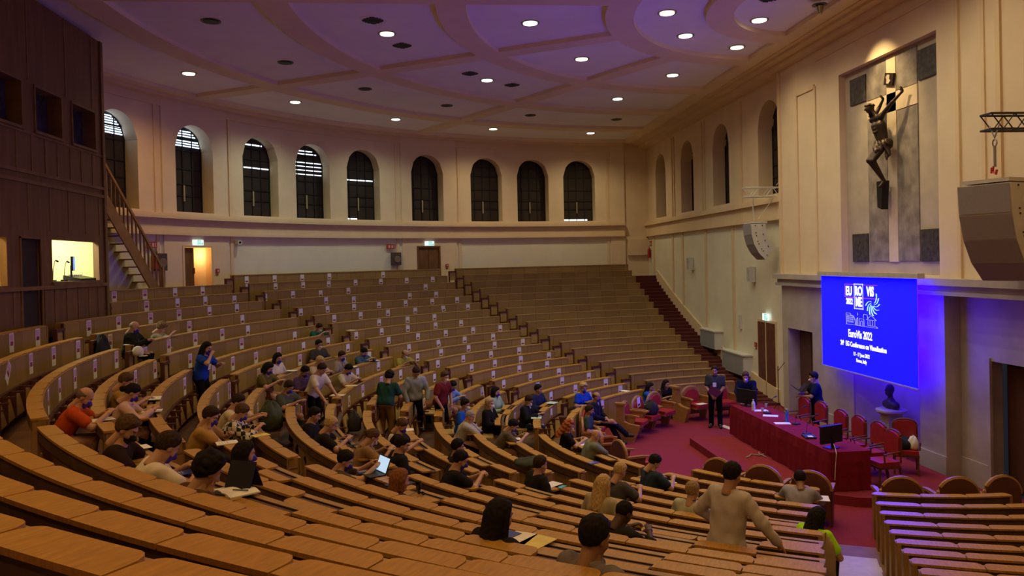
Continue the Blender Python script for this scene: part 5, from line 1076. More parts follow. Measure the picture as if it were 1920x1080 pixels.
    hem = (X - hip[0]) * dr[0] + (Y - hip[1]) * dr[1] + (Z - hip[2]) * dr[2]; s.d = np.maximum(s.d, -.07 - hem).astype(np.float32)
    put({'tshirt': 't_shirt', 'polo': 'polo_shirt', 'shirt': 'shirt', 'suit': 'suit_jacket', 'jacket': 'jacket', 'sweater': 'sweater', 'check': 'checked_shirt'}[kind], mesh_from([(*s.mesh(), 0)], 'top', [cloth_mat(kind, col)]))
    if kind == 'suit':
        s = SDF(chest - .25, neck + .2, .01); f2 = -np.cross(lat, dr) if (np.cross(lat, dr)[1] < 0) else np.cross(lat, dr)
        s.cap(neck + f2 * .055 + dr * .01, chest + f2 * .125 - dr * .06, .034, .012, .0); put('shirt_front', mesh_from([(*s.mesh(), 0)], 'shirt_front', [cloth_mat('shirt', '#c9c7c4')]))
    # trousers, shoes
    s = SDF(lo, hi, h); s.cap(hip - lat * .075, hip + lat * .075, .134, .134, .05); legs(s, .014); X, Y, Z = s.grid()
    s.d = np.maximum(s.d, (X - hip[0]) * dr[0] + (Y - hip[1]) * dr[1] + (Z - hip[2]) * dr[2] - .07).astype(np.float32)
    put('trousers', mesh_from([(*s.mesh(), 0)], 'trousers', [cloth_mat('plain', BOT[spec['bottom']])]))
    for q in 'LR':
        s = SDF(J['a' + q] - .22, J['a' + q] + .32, .014); s.cap(J['a' + q] - v3(0, .03, .02), J['t' + q], .052, .044, .03); X, Y, Z = s.grid(); s.d = np.maximum(s.d, J['floor'] + .006 - Z).astype(np.float32)
        V, F = s.mesh()
        if len(F): put('shoe', mesh_from([(V, F, 0)], 'shoe', [SHOE if spec.get('shoe') is None else mat('shoe_pale', (.6, .58, .54), rough=.6)]))
    Mh = Matrix.LocRotScale(None, None, None); Rm = Rh * J.get('hs', 1.0)
    Mh = Matrix(((Rm[0, 0], Rm[0, 1], Rm[0, 2], head[0]), (Rm[1, 0], Rm[1, 1], Rm[1, 2], head[1]), (Rm[2, 0], Rm[2, 1], Rm[2, 2], head[2]), (0, 0, 0, 1)))
    if spec['hair'] != 'bald': put('hair', get_hair(spec['hair'], spec['haircol']), Mh)
    if spec['mask'] != 'none': put('face_mask', MASKME[spec['mask']], Mh)
    if 'glasses' in spec['extra']:
        b = MB()
        for sx in (-1, 1): b.tube([(sx * .032 + .022 * math.cos(a), .104, .004 + .018 * math.sin(a)) for a in [2 * math.pi * i / 10 for i in range(11)]], .0028, 4, cap=False); b.tube([(sx * .054, .10, .008), (sx * .08, .0, .01)], .0025, 4)
        b.tube([(-.01, .106, .008), (.01, .106, .008)], .0025, 4); gl = b.build('glasses', M_BLACK, root); gl.matrix_local = Mh
    if 'badge' in spec['extra'] or 'cord' in spec['extra']:
        f2 = np.cross(lat, dr); f2 = f2 if f2[1] > 0 else -f2
        f2 = v3(0, dr[2], -dr[1]); b = MB(); top = neck + dr * .02
        if 'badge' in spec['extra']:
            c = chest + f2 * .155 - dr * .05
            for sx in (-1, 1): b.tube([tuple(top + lat * sx * .07 - f2 * .03), tuple(neck - dr * .03 + lat * sx * .07 + f2 * .085), tuple(c + dr * .06)], .006, 4)
            b.build('lanyard', M_LACE, root); b = MB(); q = rot_to(f2, dr)
            b.boxm(Matrix(((q[0, 0], q[0, 1], q[0, 2], c[0]), (q[1, 0], q[1, 1], q[1, 2], c[1]), (q[2, 0], q[2, 1], q[2, 2], c[2]), (0, 0, 0, 1))), .095, .006, .12); b.build('badge', M_PAPER, root)
        else:
            b.tube([tuple(neck + dr * .03 + (lat * math.cos(a) + f2 * math.sin(a)) * .066) for a in [2 * math.pi * i / 12 for i in range(13)]], .006, 4); b.build('neck_cord', M_BLACK, root)
    return root
def rotx(a): c, s_ = math.cos(a), math.sin(a); return np.array([[1, 0, 0], [0, c, -s_], [0, s_, c]])
def rotz(a): c, s_ = math.cos(a), math.sin(a); return np.array([[c, -s_, 0], [s_, c, 0], [0, 0, 1]])
def roty(a): c, s_ = math.cos(a), math.sin(a); return np.array([[c, 0, s_], [0, 1, 0], [-s_, 0, c]])
def joints(hip, L, tl, pitch, yaw=0.0, tilt=0.0, hunch=0.0):
    l = R_(L); dr = v3(math.sin(tilt), math.sin(l), math.cos(l)); dr /= np.linalg.norm(dr); J = {'dir': dr, 'hip': hip}
    f = tl / .62; J['chest'] = hip + dr * .29 * f; J['neck'] = hip + dr * .47 * f; J['head'] = hip + dr * (.47 * f + .085) + v3(0, .03, .05 * f)
    sh = J['neck'] - dr * .055; J['sL'] = sh + v3(-.185, 0, 0); J['sR'] = sh + v3(.185, 0, 0); J['headR'] = rotz(yaw) @ rotx(-pitch); return J
def finish_arms(J, wl, wr, pl=None, pr=None):
    J['eL'], J['wL'] = ik(J['sL'], wl, .29, .255, v3(-.7, -.25, -.6) if pl is None else pl); J['eR'], J['wR'] = ik(J['sR'], wr, .29, .255, v3(.7, -.25, -.6) if pr is None else pr)
SLIM = {2, 3, 6, 13, 14, 15, 33, 37, 40, 44, 47, 51, 53, 62, 66, 67}
SKIN_OF = {45: 3, 47: 1, 46: 2, 9: 1, 16: 1, 17: 2, 20: 1, 30: 1, 35: 1, 36: 1, 26: 1, 57: 1, 59: 2, 60: 1, 62: 1, 66: 1, 67: 1, 40: 0, 39: 1, 38: 1, 63: 1, 65: 1, 25: 1, 23: 1}
def seated(p):
    (i, x, y, fz, ang, L, tl, rs, k, th_, pose, hair, hc, mask, top, bot, label, extra) = p
    near = math.hypot(x + 9.64, y + 16.9); h = .0125 if near < 9 else (.0145 if near < 15 else .018)
    hz = .50 + rs; hip = v3(0, 0, hz); rnd = random.Random(i)
    pit = R_({'write': 34, 'chin': 24, 'lap': 14, 'fold': 20, 'reach': 26, 'aside': 20}[pose] + L * .25 + rnd.uniform(-5, 5)); yaw = R_(rnd.uniform(-14, 14))
    J = joints(hip, L, tl, pit, yaw); J['floor'] = 0.0; D = .79
    sy = max(.18, J['sL'][1] + .22)
    if pose == 'write': wl, wr = v3(-.16, sy + .10, D), v3(.12, sy + .13, D + .01)
    elif pose == 'reach': wl, wr = v3(-.10, sy + .22, D + .02), v3(.15, sy + .24, D + .02)
    elif pose == 'fold': wl, wr = v3(-.05, sy + .16, D + .02), v3(.05, sy + .15, D + .03)
    elif pose == 'chin': wr = J['head'] + J['headR'] @ v3(.05, .075, -.15); wl = J['head'] + J['headR'] @ v3(-.055, .075, -.14) if i in (9, 31, 41) else v3(-.1, sy + .08, D)
    elif pose == 'aside': wl, wr = v3(-.24, .18, hz + .12), v3(.50, .30, hz - .02)
    else: wl, wr = v3(-.13, .26, hz + .16), v3(.12, .28, hz + .16)
    up_ = v3(.5, .5, -.7); finish_arms(J, wl, wr, *((v3(-.5, .5, -.7), up_) if pose == 'chin' else (None, None)))
    if pose == 'chin': J['hdR'] = v3(-.1, .15, 1.0); J['hzR'] = v3(.3, -1, 0.2); 
    if pose == 'chin' and i in (9, 31, 41): J['hdL'] = v3(.1, .15, 1.0); J['hzL'] = v3(-.3, -1, 0.2)
    kz = hz - .02; front = i in (38, 39)
    for q, sx in (('L', -1), ('R', 1)):
        J['k' + q] = v3(sx * .10, .40, kz); J['a' + q] = v3(sx * .10, .36 if not front else .50, .085); J['t' + q] = J['a' + q] + v3(sx * .02, .16, -.045)
    if i == 38: J['kR'] = v3(-.02, .46, kz + .10); J['aR'] = v3(-.16, .80, .24); J['tR'] = J['aR'] + v3(-.02, .15, -.02); J['aL'] = v3(-.10, .62, .085); J['tL'] = J['aL'] + v3(0, .16, -.045)
    if rs > .2:
        for q, sx in (('L', -1), ('R', 1)): J['k' + q] = v3(sx * .10, .20, .48); J['a' + q] = v3(sx * .10, .08, .085); J['t' + q] = J['a' + q] + v3(0, .16, -.045)
    sp = dict(id=i, label=label, top=top, bottom=bot, hair=hair, haircol=hc, mask=mask, extra=extra, skin=SKIN_OF.get(i, 0), slim=i in SLIM, curl=1.25 if pose in ('fold',) else .75, shoe=1 if i == 39 else None)
    return person((x, y, fz), ang, J, sp, h)
if BUILD_PEOPLE:
    for p_ in PEOPLE: seated(p_)
def standing(i, hx, hy, hz, fz, ang, L, pit, yaw, wl, wr, hair, hc, mask, top, bot, label, extra=(), pl=None, pr=None, tilt=0.0, h=.016, curl=.75, poles=None):
    """head at (hx,hy,hz) in the hall; feet on fz"""
    tl = .62; zl = hz - fz; l = R_(L); hiph = max(.72, min(.98, zl - tl * math.cos(l) - .02)); hip = v3(0, 0, hiph); J = joints(hip, L, tl, R_(pit), R_(yaw), tilt); J['floor'] = 0.0
    off = J['head'][1]; x = hx - math.cos(ang) * off - math.sin(ang) * J['head'][0]; y = hy - math.sin(ang) * off + math.cos(ang) * J['head'][0]
    J['wL'] = None; wl = J['sL'] + v3(*wl); wr = J['sR'] + v3(*wr); finish_arms(J, wl, wr, *(poles or (None, None)))
    for q, sx in (('L', -1), ('R', 1)):
        J['a' + q] = v3(sx * .12, -.02 * sx, .085); mid = (hip + v3(sx * .09, 0, 0) + J['a' + q]) / 2; bend = max(0, .93 - hiph); J['k' + q] = mid + v3(sx * .01, .03 + bend * .6, .0); J['t' + q] = J['a' + q] + v3(sx * .03, .16, -.045)
    sp = dict(id=i, label=label, top=top, bottom=bot, hair=hair, haircol=hc, mask=mask, extra=extra, skin=SKIN_OF.get(i, 0), slim=i in SLIM, curl=curl)
    return person((x, y, fz), ang, J, sp, h)
if BUILD_PEOPLE:
    fc = lambda x, y, turn=0: math.atan2(SCY - y, SCX - x) + R_(turn)
    standing(3, -14.507, -.168, 3.063, FL(1) , fc(-14.5, -.17, -12), 14, 22, -10, (.05, .30, -.16), (-.05, .22, .06), 'long', 'black', 'blue', ('tshirt', '#1b3f9a'), 'black', 'person standing in the middle aisle in bright blue T-shirt with long dark hair, hand at chin', ('badge',))
    standing(19, -12.261, .575, 2.43, FL(4), fc(-12.2, .6, -25), 26, 40, 0, (.0, .34, -.42), (.05, .30, -.45), 'short', 'darkbrown', 'none', ('tshirt', '#c9c0ae'), 'black', 'person in white T-shirt and black trousers standing bent over a desk in the middle aisle')
    standing(26, -10.811, 1.207, 2.105, FL(6), fc(-10.8, 1.2, 75), 24, 38, 10, (.02, .12, -.50), (.0, .16, -.46), 'curly', 'black', 'black', ('tshirt', '#1d4038'), 'khaki', 'person in dark green T-shirt and khaki trousers standing bent over, curly dark hair')
    standing(27, -10.2, 1.5, 2.16, FL(6), fc(-10.2, 1.5, -60), 14, 48, -5, (-.05, .16, -.48), (.05, .10, -.50), 'short', 'darkbrown', 'none', ('shirt', '#8d97a4'), 'black', 'person standing behind the dark green T-shirt in a pale blue-grey short sleeved shirt')
    standing(28, -9.521, 1.32, 2.053, FL(7), fc(-9.5, 1.3, -30), 12, 22, -10, (-.06, .06, -.50), (.05, .12, -.48), 'short', 'brown', 'white', ('tshirt', '#6d2420'), 'black', 'person in dark red T-shirt, black trousers and white mask standing between the rows')
    standing(63, -2.085, 3.65, 1.60, 0.0, math.atan2(-17, -8), 0, 8, 0, (.10, .20, -.44), (-.10, .20, -.44), 'short', 'darkbrown', 'none', ('polo', '#33373a'), 'black', 'person standing on the red carpet in dark polo shirt with badge holding a maroon folder', ('badge',))
    x64, y64 = -1.45, 3.05
    standing(64, x64, y64, 1.50, 0.0, math.atan2(-.95, -.55), 22, 26, 6, (.04, .36, -.36), (-.04, .36, -.36), 'short', 'brown', 'white', ('sweater', '#101430'), 'white', 'person in dark navy sweater and pale trousers leaning over the far end of the red table')
    standing(65, -.516, 1.136, 1.73, DZ, math.atan2(.25, -.97), 4, 16, 0, (.12, .34, -.26), (-.12, .30, -.22), 'short', 'black', 'white', ('tshirt', '#0d1638'), 'black', 'person in navy T-shirt standing behind the table and holding up an open laptop')
    b = MB(); a = math.atan2(-17, -8); c = Vector((-2.085, 3.65, 1.03)) + Vector((math.cos(a), math.sin(a), 0)) * .26
    q = Vector((math.cos(a), math.sin(a), 0)); b.boxm(Matrix(((-q.y, q.x, 0, c.x), (q.x, q.y, 0, c.y), (0, 0, 1, c.z), (0, 0, 0, 1))) @ Matrix.Rotation(.5, 4, 'Y'), .30, .02, .22)
    o = b.build('folder', mat('maroon_folder', (.10, .012, .035), rough=.6), origin=tuple(c)); tag(o, 'maroon folder held in both hands by the standing person in the dark polo shirt', 'folder')
    c = Vector((-.516, 1.136, 1.42)) + Vector((-.97, .25, 0)) * .42
    lp = laptop(tuple(c), math.atan2(.25, -.97) + math.pi / 2, 'open dark laptop held up by the person in the navy T-shirt', mat('dark_screen', (.006, .008, .05), rough=.4), M_BLACK, 95, 1.05); lp.rotation_euler = (R_(-35), 0, math.atan2(.25, -.97) + math.pi / 2)

# ================================================================== BUST, CRUCIFIX
s = SDF((-.3, -.3, -.05), (.3, .3, .75), .014)
s.cap((-.16, 0, .1), (.16, 0, .1), .10, .10, .06).cap((0, 0, .0), (0, 0, .16), .12, .10, .05).cap((0, 0, .2), (0, .02, .34), .06, .055, .04).ell((0, .02, .46), (.085, .10, .12), .03).cap((0, .11, .48), (0, .135, .44), .014, .018, .02).ell((0, .06, .37), (.06, .07, .06), .04)
be = bpy.data.objects.new('bust', mesh_from([(*s.mesh(), 0)], 'bust', [mat('bust_stone', (.05, .035, .04), rough=.5, var=.3)])); COL.objects.link(be); be.parent = e if e.name.startswith('bust_on') else bpy.data.objects['bust_on_pedestal']; be.location = (0, 0, 1.10); be.rotation_euler = (0, 0, R_(90))
# the bronze figure; local y points out of the wall towards the hall
cr = empty('crucifix_figure', (0.86, -.02, 6.2)); cr.rotation_euler = (0, 0, R_(90)); tag(cr, 'bronze crucifix figure with raised arm and wavy hair hanging in the wall niche', 'sculpture')
s = SDF((-1.1, -.1, -.4), (1.1, .62, 2.7), .016)
hp, cs, nk = v3(.06, .20, 1.02), v3(-.02, .26, 1.45), v3(-.06, .30, 1.70)
s.cap(hp - v3(.07, 0, 0), hp + v3(.07, 0, 0), .105, .105, .05); [s.cap(hp + v3(q * .05, 0, .02), cs + v3(q * .085, 0, 0), .095, .12, .05) for q in (-1, 1)]
s.cap(nk + v3(-.17, -.02, -.08), nk + v3(.17, -.02, -.06), .075, .075, .05); s.cap(nk, nk + v3(-.06, .05, .10), .055, .05, .03); s.ell(nk + v3(-.10, .09, .18), (.085, .105, .12), .02); s.cap(nk + v3(-.10, .19, .18), nk + v3(-.11, .21, .14), .014, .018, .02)
for a in range(14):
    t_ = a / 13; s.cap(nk + v3(-.10 + .09 * math.cos(a * 2.1), .06 + .06 * math.sin(a * 2.1), .24 - .03 * (a % 3)), nk + v3(-.16 - .07 * math.sin(a), .03 + .05 * math.cos(a * 1.3), .12 - .18 * t_), .026, .014, .015)
for q in range(12): a0, a1 = 2 * math.pi * q / 12, 2 * math.pi * (q + 1) / 12; s.cap(nk + v3(-.10 + .095 * math.cos(a0), .09 + .115 * math.sin(a0), .235 + .012 * (q % 2)), nk + v3(-.10 + .095 * math.cos(a1), .09 + .115 * math.sin(a1), .235 + .012 * ((q + 1) % 2)), .014, .014, .004)
for sh, el, wr in ((nk + v3(.17, -.02, -.06), v3(.42, .20, 1.90), v3(.62, .08, 2.10)), (nk + v3(-.17, -.02, -.08), v3(-.27, .10, 1.90), v3(-.16, .06, 2.08))):
    s.cap(sh, el, .058, .042, .04); s.cap(el, wr, .042, .028, .02)
    for f in range(4): s.cap(wr + v3((f - 1.5) * .018, .0, .02), wr + v3((f - 1.5) * .026 + .02 * np.sign(wr[0]), .05, .12 - .01 * abs(f - 1)), .013, .010, .008)
    s.cap(wr, wr + v3(-.05 * np.sign(wr[0]), .05, .06), .014, .010, .01); s.ell(wr + v3(0, 0, .02), (.035, .022, .035), .02)
kn1, kn2 = v3(-.10, .46, .66), v3(.02, .44, .64)
s.cap(hp + v3(-.07, .02, -.03), kn1, .085, .062, .04); s.cap(hp + v3(.08, .02, -.03), kn2, .085, .062, .04)
s.cap(kn1, v3(.05, .20, .17), .060, .038, .03); s.cap(kn2, v3(.09, .22, .17), .060, .038, .03); s.cap(v3(.05, .20, .17), v3(.05, .30, .02), .036, .028, .02); s.cap(v3(.09, .22, .17), v3(.08, .33, .03), .036, .028, .02)
for z_ in (1.30, 1.38, 1.46): s.cap(v3(-.10, .36, z_), v3(.08, .36, z_ + .01), .012, .012, .02)
mV, mF = s.mesh(); be = bpy.data.objects.new('body', mesh_from([(mV * v3(-1, 1, 1), mF[:, ::-1], 0)], 'bronze_body', [M_BRONZE])); COL.objects.link(be); be.parent = cr
s = SDF((-.3, -.05, .4), (.55, .5, 1.25), .016)
s.cap((-.08, .2, 1.04), (.2, .2, 1.0), .13, .125, .05); s.cap((-.08, .28, .97), (.08, .36, .86), .09, .075, .04); s.cap((.2, .22, 1.0), (.30, .22, .72), .06, .035, .03); s.cap((.24, .25, .95), (.25, .25, .62), .04, .02, .03); X, Y, Z = s.grid(); s.d = (s.d + .012 * np.sin(60 * X + 30 * Z)).astype(np.float32)
be = bpy.data.objects.new('loincloth', mesh_from([(lambda q: (q[0] * v3(-1, 1, 1), q[1][:, ::-1], 0))(s.mesh())], 'loincloth', [M_BRONZE])); COL.objects.link(be); be.parent = cr
b = MB(); b.prism([(-.02, .18), (.22, .18), (.20, -.42), (.04, -.48)], .05, .22, 'y'); b.build('foot_block', mat('bronze_dark', (.02, .015, .02), rough=.5, metal=.3), cr)
b = MB(); b.boxm(Matrix.Translation((0.86, -.03, 8.72)) @ Matrix.Rotation(.25, 4, 'X'), .05, .34, .27); b.boxm(Matrix.Translation((0.835, -.03, 8.72)) @ Matrix.Rotation(.25, 4, 'X'), .03, .10, .20, 1); b.boxm(Matrix.Translation((0.835, -.03, 8.72)) @ Matrix.Rotation(.95, 4, 'X'), .032, .20, .07, 1)
tag(b.build('plaque', [M_BRONZE, M_SLABP], origin=(.86, -.03, 8.72)), 'small dark scroll plaque on the upright of the wall cross above the figure', 'plaque')
# ================================================================== NOTICES ON THE BENCH BACKS
def block_of(t):
    for a, b, n in ((-63.2, -31.9, 'E'), (-31.9, -0.4, 'D'), (-0.4, 31.6, 'C'), (31.6, 63.2, 'B')):
        if a <= t < b: return n
    return 'A'
BSHORT = {'B': 'far middle block', 'C': 'block right of booth', 'D': 'left block below booth'}
rows_ = {}
for q in PAPERS: rows_.setdefault((block_of(q[1]), q[0]), []).append(q)
def paper_h(t): return max(.235, min(.35, .36 - .0042 * max(0, t - 2)))
PM = {}
def notice_mesh(hh, ww):
    key = round(hh, 2)
    if key in PM: return PM[key]
    b = MB(); b.box(-ww / 2, ww / 2, 0, .003, -hh, 0, 0)                       # local: x across, y out of the board, z up
    y = .0034
    def q(x0, x1, z0, z1, mi): b.add([(x0, y, z0), (x1, y, z0), (x1, y, z1), (x0, y, z1)], [(0, 1, 2, 3)], mi)
    if hh > .29: q(-.42 * ww, .42 * ww, -.42 * hh, -.08 * hh, 1); z0 = -.66 * hh
    else: z0 = -.86 * hh
    q(-.34 * ww, .34 * ww, z0, z0 + .22 * hh, 2)
    for i in range(3): q((-.30 + .22 * i) * ww, (-.30 + .22 * i + .14) * ww, z0 + .04 * hh, z0 + .13 * hh, 3)
    me = bpy.data.meshes.new('notice'); me.from_pydata(b.v, [], b.f); [me.materials.append(m) for m in (M_PAPER, M_PINKPRINT, M_REDPRINT, M_TEXT)]; me.polygons.foreach_set('material_index', b.m); PM[key] = me; return me
for (bn, k), lst in rows_.items():
    lst.sort(key=lambda q: q[1]); kb = BLOCKS[bn][3]
    for n_, (k_, t, d, tilt) in enumerate(lst):
        hh = round(paper_h(t) / .03) * .03; o = bpy.data.objects.new('paper_notice', notice_mesh(hh, .175 if hh < .29 else .195)); COL.objects.link(o)
        p = pol(rk(k) - .004, t, zk(k) - d - .005); a = R_(t); inn = Vector((math.cos(a), -math.sin(a), 0)); x = Vector((-math.sin(a), -math.cos(a), 0))
        o.matrix_world = Matrix(((x.x, inn.x, 0, p[0]), (x.y, inn.y, 0, p[1]), (0, 0, 1, p[2]), (0, 0, 0, 1))) @ Matrix.Rotation(R_(-tilt), 4, 'Y')
        pos = 'only one' if len(lst) == 1 else ORD[n_ + 1] + ' from left'
        tag(o, 'white paper notice, %s on %s row from front of %s' % (pos, ORD[kb - k + 1], BSHORT[bn]), 'notice', 'paper notices taped to bench backs')

# ================================================================== THINGS LYING ON THE DESKS
CLR = {'white': M_PAPER, 'yellow': mat('yellow_paper', (.72, .62, .22), rough=.9), 'cream': mat('cream_paper', (.66, .58, .38), rough=.9), 'blue': mat('booklet_blue', (.04, .055, .33), rough=.4, var=.2, scale=30), 'navy': mat('folder_navy', (.02, .025, .07), rough=.6), 'mint': mat('mint_paper', (.50, .66, .56), rough=.9),
       'black': M_BLACK, 'grey': M_METAL, 'teal': mat('phone_teal', (.10, .48, .62), rough=.3)}
LINE = mat('ruled_line', (.30, .32, .42), rough=.9); PEN = mat('pen', (.02, .02, .05), rough=.4)
IL = {('open_notebook', 0): 'open white notebook with a pen beside the black tablet', ('tablet_case', 0): 'black tablet standing in its folding case on the desk', ('booklet', 0): 'blue booklet under the hands of the person in the white T-shirt', ('sheet', 0): ['white sheet left of the person in the white T-shirt', 'white sheet under the arm of the person in the orange polo shirt'],
      ('open_notebook', 1): 'open white notebook with a pen before the person in mustard top', ('notebook', 1): 'white notebook under the hands of the person in the pale pink blouse', ('notebook', 2): 'white notebook beside the elbow of the person in the tan T-shirt', ('notepad', 3): 'yellow notepad under the hand of the person in the checked shirt',
      ('open_notebook', 3): 'open notebook in front of the person in the olive T-shirt', ('sheet', 3): 'white sheet on the desk beside the person in the white T-shirt with the bob', ('sheet', 4): ['white sheet in front of the charcoal T-shirt and green backpack', 'white sheet on the desk before the person in grey polo shirt', 'white sheets next to a paper cup on a bench edge'],
      ('folder', 5): 'cream folder on the desk of the standing person in white', ('sheet', 5): 'cream sheet beside the person leaning in a pale T-shirt', ('cup', 4): 'white paper cup on a bench edge beside white sheets', ('sheet', -6): ['white sheet lying on the topmost bench of the far middle block, left one', 'white sheet lying on the topmost bench nearest the far door'],
      ('sheet', 1): 'small white slip on a bench end in the middle of the far rows', ('sheet', 7): 'white papers read by the person with brown hair and blue mask', ('laptop', 5): 'small grey laptop in front of the fair haired person in black', ('phone', 5): 'black phone on the desk next to a blue booklet', ('booklet', 5): 'blue booklet on the desk next to a black phone',
      ('laptop', 4): 'small laptop with a bright pale blue screen', ('booklet', 4): 'blue booklet left of the bright laptop', ('folder', 4): 'dark navy folder right of the auburn hair', ('glass', 4): 'clear drinking glass standing on an open desk flap', ('sunglasses', 4): 'black sunglasses lying beside the drinking glass', ('eyeglasses', 9): 'black eyeglasses lying on a desk flap near the pale grey shirt',
      ('papers', 11): 'mint coloured papers on the bench end before the navy jacket', ('open_notebook', 11): ['mint tinted open notebook held by the person in the dark suit', 'open white book before the person in the dark teal polo shirt'], ('sheet', 10): 'white sheet written on by the person in the brown-grey T-shirt', ('sheet', 12): ['white sheet before the person with long red hair', 'white sheet beside the bent person in grey shirt at the front', 'white sheets overhanging the bench near the red armchairs'],
      ('booklet', 11): 'blue booklet on the flap behind the bald person in grey-green', ('sheet', 8): 'white sheet with a pen beside the person in the black T-shirt', ('phone', 8): 'teal phone lying on a white sheet', ('jacket_heap', 9): 'dark green jacket folded over a desk', ('booklet', 7): 'blue booklet beside the person in the black jacket bent over',
      ('booklet', 2): 'blue booklet standing beside the very long dark hair', ('sheet', 2): ['white booklet beside the very long dark hair', 'pale yellow sheet on the foreground desk'], ('sheet', -1): ['first white sheet before the shaven headed person in the dark jacket', 'second white sheet before the shaven headed person', 'white sheet before the person with curly brown hair']}
cnt = {}
for (nm, k, dr_, t, c) in ITEMS:
    key = (nm, k); i = cnt.get(key, 0); cnt[key] = i + 1; lab = IL[key]; lab = lab if isinstance(lab, str) else lab[i]
    p = pol(rk(k) + dr_, t, zk(k) + .001); rz = -R_(t) + math.pi / 2 + random.uniform(-.25, .25)        # local +y towards the stage
    rz = math.atan2(SCY - p[1], SCX - p[0]) - math.pi / 2 + random.uniform(-.2, .2)
    if nm in ('open_notebook',):
        e = empty('open_notebook', p, rz); tag(e, lab, 'notebook')
        for sx in (-1, 1):
            b = MB(); n = 6; w_, l_ = .17, .25
            vs = []
            for q in range(n + 1):
                x = sx * w_ * q / n; z = .012 + .012 * math.sin(math.pi * min(1, q / n * 1.2)); vs += [(x, -l_ / 2, z), (x, l_ / 2, z), (x, l_ / 2, .0), (x, -l_ / 2, .0)]
            fs = [(q * 4 + a_, q * 4 + (a_ + 1) % 4, q * 4 + 4 + (a_ + 1) % 4, q * 4 + 4 + a_) for q in range(n) for a_ in range(4)] + [(0, 1, 2, 3), (n * 4, n * 4 + 3, n * 4 + 2, n * 4 + 1)]
            b.add(vs, fs); b.build('page', CLR.get(c, M_PAPER), e)
        b = MB(); b.tube([(.03, -.05, .032), (.13, .04, .03)], .005, 6); pn = b.build('pen', PEN); pn.location = p; pn.rotation_euler = (0, 0, rz); tag(pn, 'dark pen on the ' + lab.replace('with a pen ', ''), 'pen')
    elif nm == 'tablet_case':
        e = empty('tablet', p, rz + .5); tag(e, lab, 'tablet'); b = MB(); b.boxm(Matrix.Translation((0, .07, .115)) @ Matrix.Rotation(R_(-24), 4, 'X'), .26, .012, .23); b.build('screen_half', M_BLACK, e)
        b = MB(); b.box(-.13, .13, -.15, .03, 0, .012); b.build('keyboard_cover', mat('tablet_cover', (.03, .024, .018), rough=.8), e); b = MB(); b.boxm(Matrix.Translation((0, .15, .09)) @ Matrix.Rotation(R_(24), 4, 'X'), .26, .008, .19); b.build('stand_flap', M_BLACK, e)
    elif nm == 'laptop':
        laptop(p, rz, lab, mat('laptop_bright', (.4, .6, .8), emit=(.50, .72, .95), estr=.85) if c == 'screen' else mat('laptop_grey_screen', (.25, .25, .24)), M_BLACK if c == 'screen' else M_METAL, 112, .95 if c != 'screen' else 1.0)
    elif nm == 'cup': cup(p[0], p[1], p[2], lab)
    elif nm == 'glass': cup(p[0], p[1], p[2], lab, mat('clear_glass', (.9, .93, .92), rough=.03, var=0, trans=1.0), .036, .12, 'drinking_glass')
    elif nm in ('sunglasses', 'eyeglasses'):
        e = empty(nm, p, rz); tag(e, lab, 'glasses'); b = MB()
        for sx in (-1, 1):
            pts = [(sx * .034 + .026 * math.cos(2 * math.pi * i_ / 10), .004, .024 + .02 * math.sin(2 * math.pi * i_ / 10)) for i_ in range(11)]
            b.tube(pts, .004, 5, cap=False); b.tube([(sx * .06, 0, .03), (sx * .062, -.12, .012)], .003, 4)
            if nm == 'sunglasses': b.prism([(q[0], q[2]) for q in pts[:10]], .002, .005, 'y')
        b.tube([(-.01, .004, .03), (.01, .004, .03)], .003, 4); b.build('frame', M_BLACK, e)
    elif nm == 'jacket_heap': blob('jacket', ((p[0], p[1], p[2]), (.28, .2, .14)), mat('jacket_green', (.045, .055, .038), rough=.95), lab, 'jacket', 3)
    else:
        dims = {'sheet': (.21, .29, .003), 'notebook': (.2, .27, .012), 'notepad': (.17, .24, .01), 'booklet': (.15, .21, .008), 'folder': (.24, .31, .01), 'phone': (.075, .15, .009), 'papers': (.3, .24, .012)}[nm]
        o = sheet({'sheet': 'paper_sheet', 'papers': 'paper_stack'}.get(nm, nm), p[0], p[1], p[2] + (.004 if nm == 'phone' else 0), rz, dims[0], dims[1], CLR['yellow' if (k == 2 and i == 1 and nm == 'sheet') else c], lab, {'sheet': 'paper', 'papers': 'paper'}.get(nm, nm), th=dims[2])
        if nm in ('notebook', 'notepad', 'booklet'):
            b = MB(); m_ = LINE if nm != 'booklet' else M_PAPER
            for q in range(4): b.box(-dims[0] * .38, dims[0] * (.38 if nm != 'booklet' else .1), -dims[1] * .35 + q * dims[1] * .12, -dims[1] * .35 + q * dims[1] * .12 + .006, dims[2], dims[2] + .001)
            b.build('printed_lines', m_, o)
# clothes and bags in the rows
def at_row(k, t, dr_, dz=0.0): return pol(rk(k) + dr_, t, dz)
p = at_row(3, -10.4, -.30, FL(3) + .44); o = blob('backpack', (p, (.22, .26, .50)), mat('backpack_green', (.05, .06, .028), rough=.9, var=.4, scale=8), 'dark green backpack on the seat beside the person in charcoal T-shirt', 'backpack', 11)
p = at_row(6, -15.5, -.25, FL(6) + .44); blob('jacket', (p, (.16, .16, .42)), mat('jacket_white', (.62, .58, .48), rough=.9), 'white jacket bunched on a seat behind the person reading papers', 'jacket', 12)
p = at_row(5, 3.2, -.25, FL(5) + .1); blob('jacket', (p, (.15, .16, .42)), mat('jacket_grey', (.045, .042, .05), rough=.9), 'dark grey jacket hanging from a row end in the middle aisle', 'jacket', 13)
p = at_row(10, 4.0, -.2, FL(10)); blob('tote_bag', (p, (.17, .2, .42)), mat('bag_mint', (.42, .50, .38), rough=.9), 'pale green bag on the floor below the person in the dark suit', 'bag', 14)
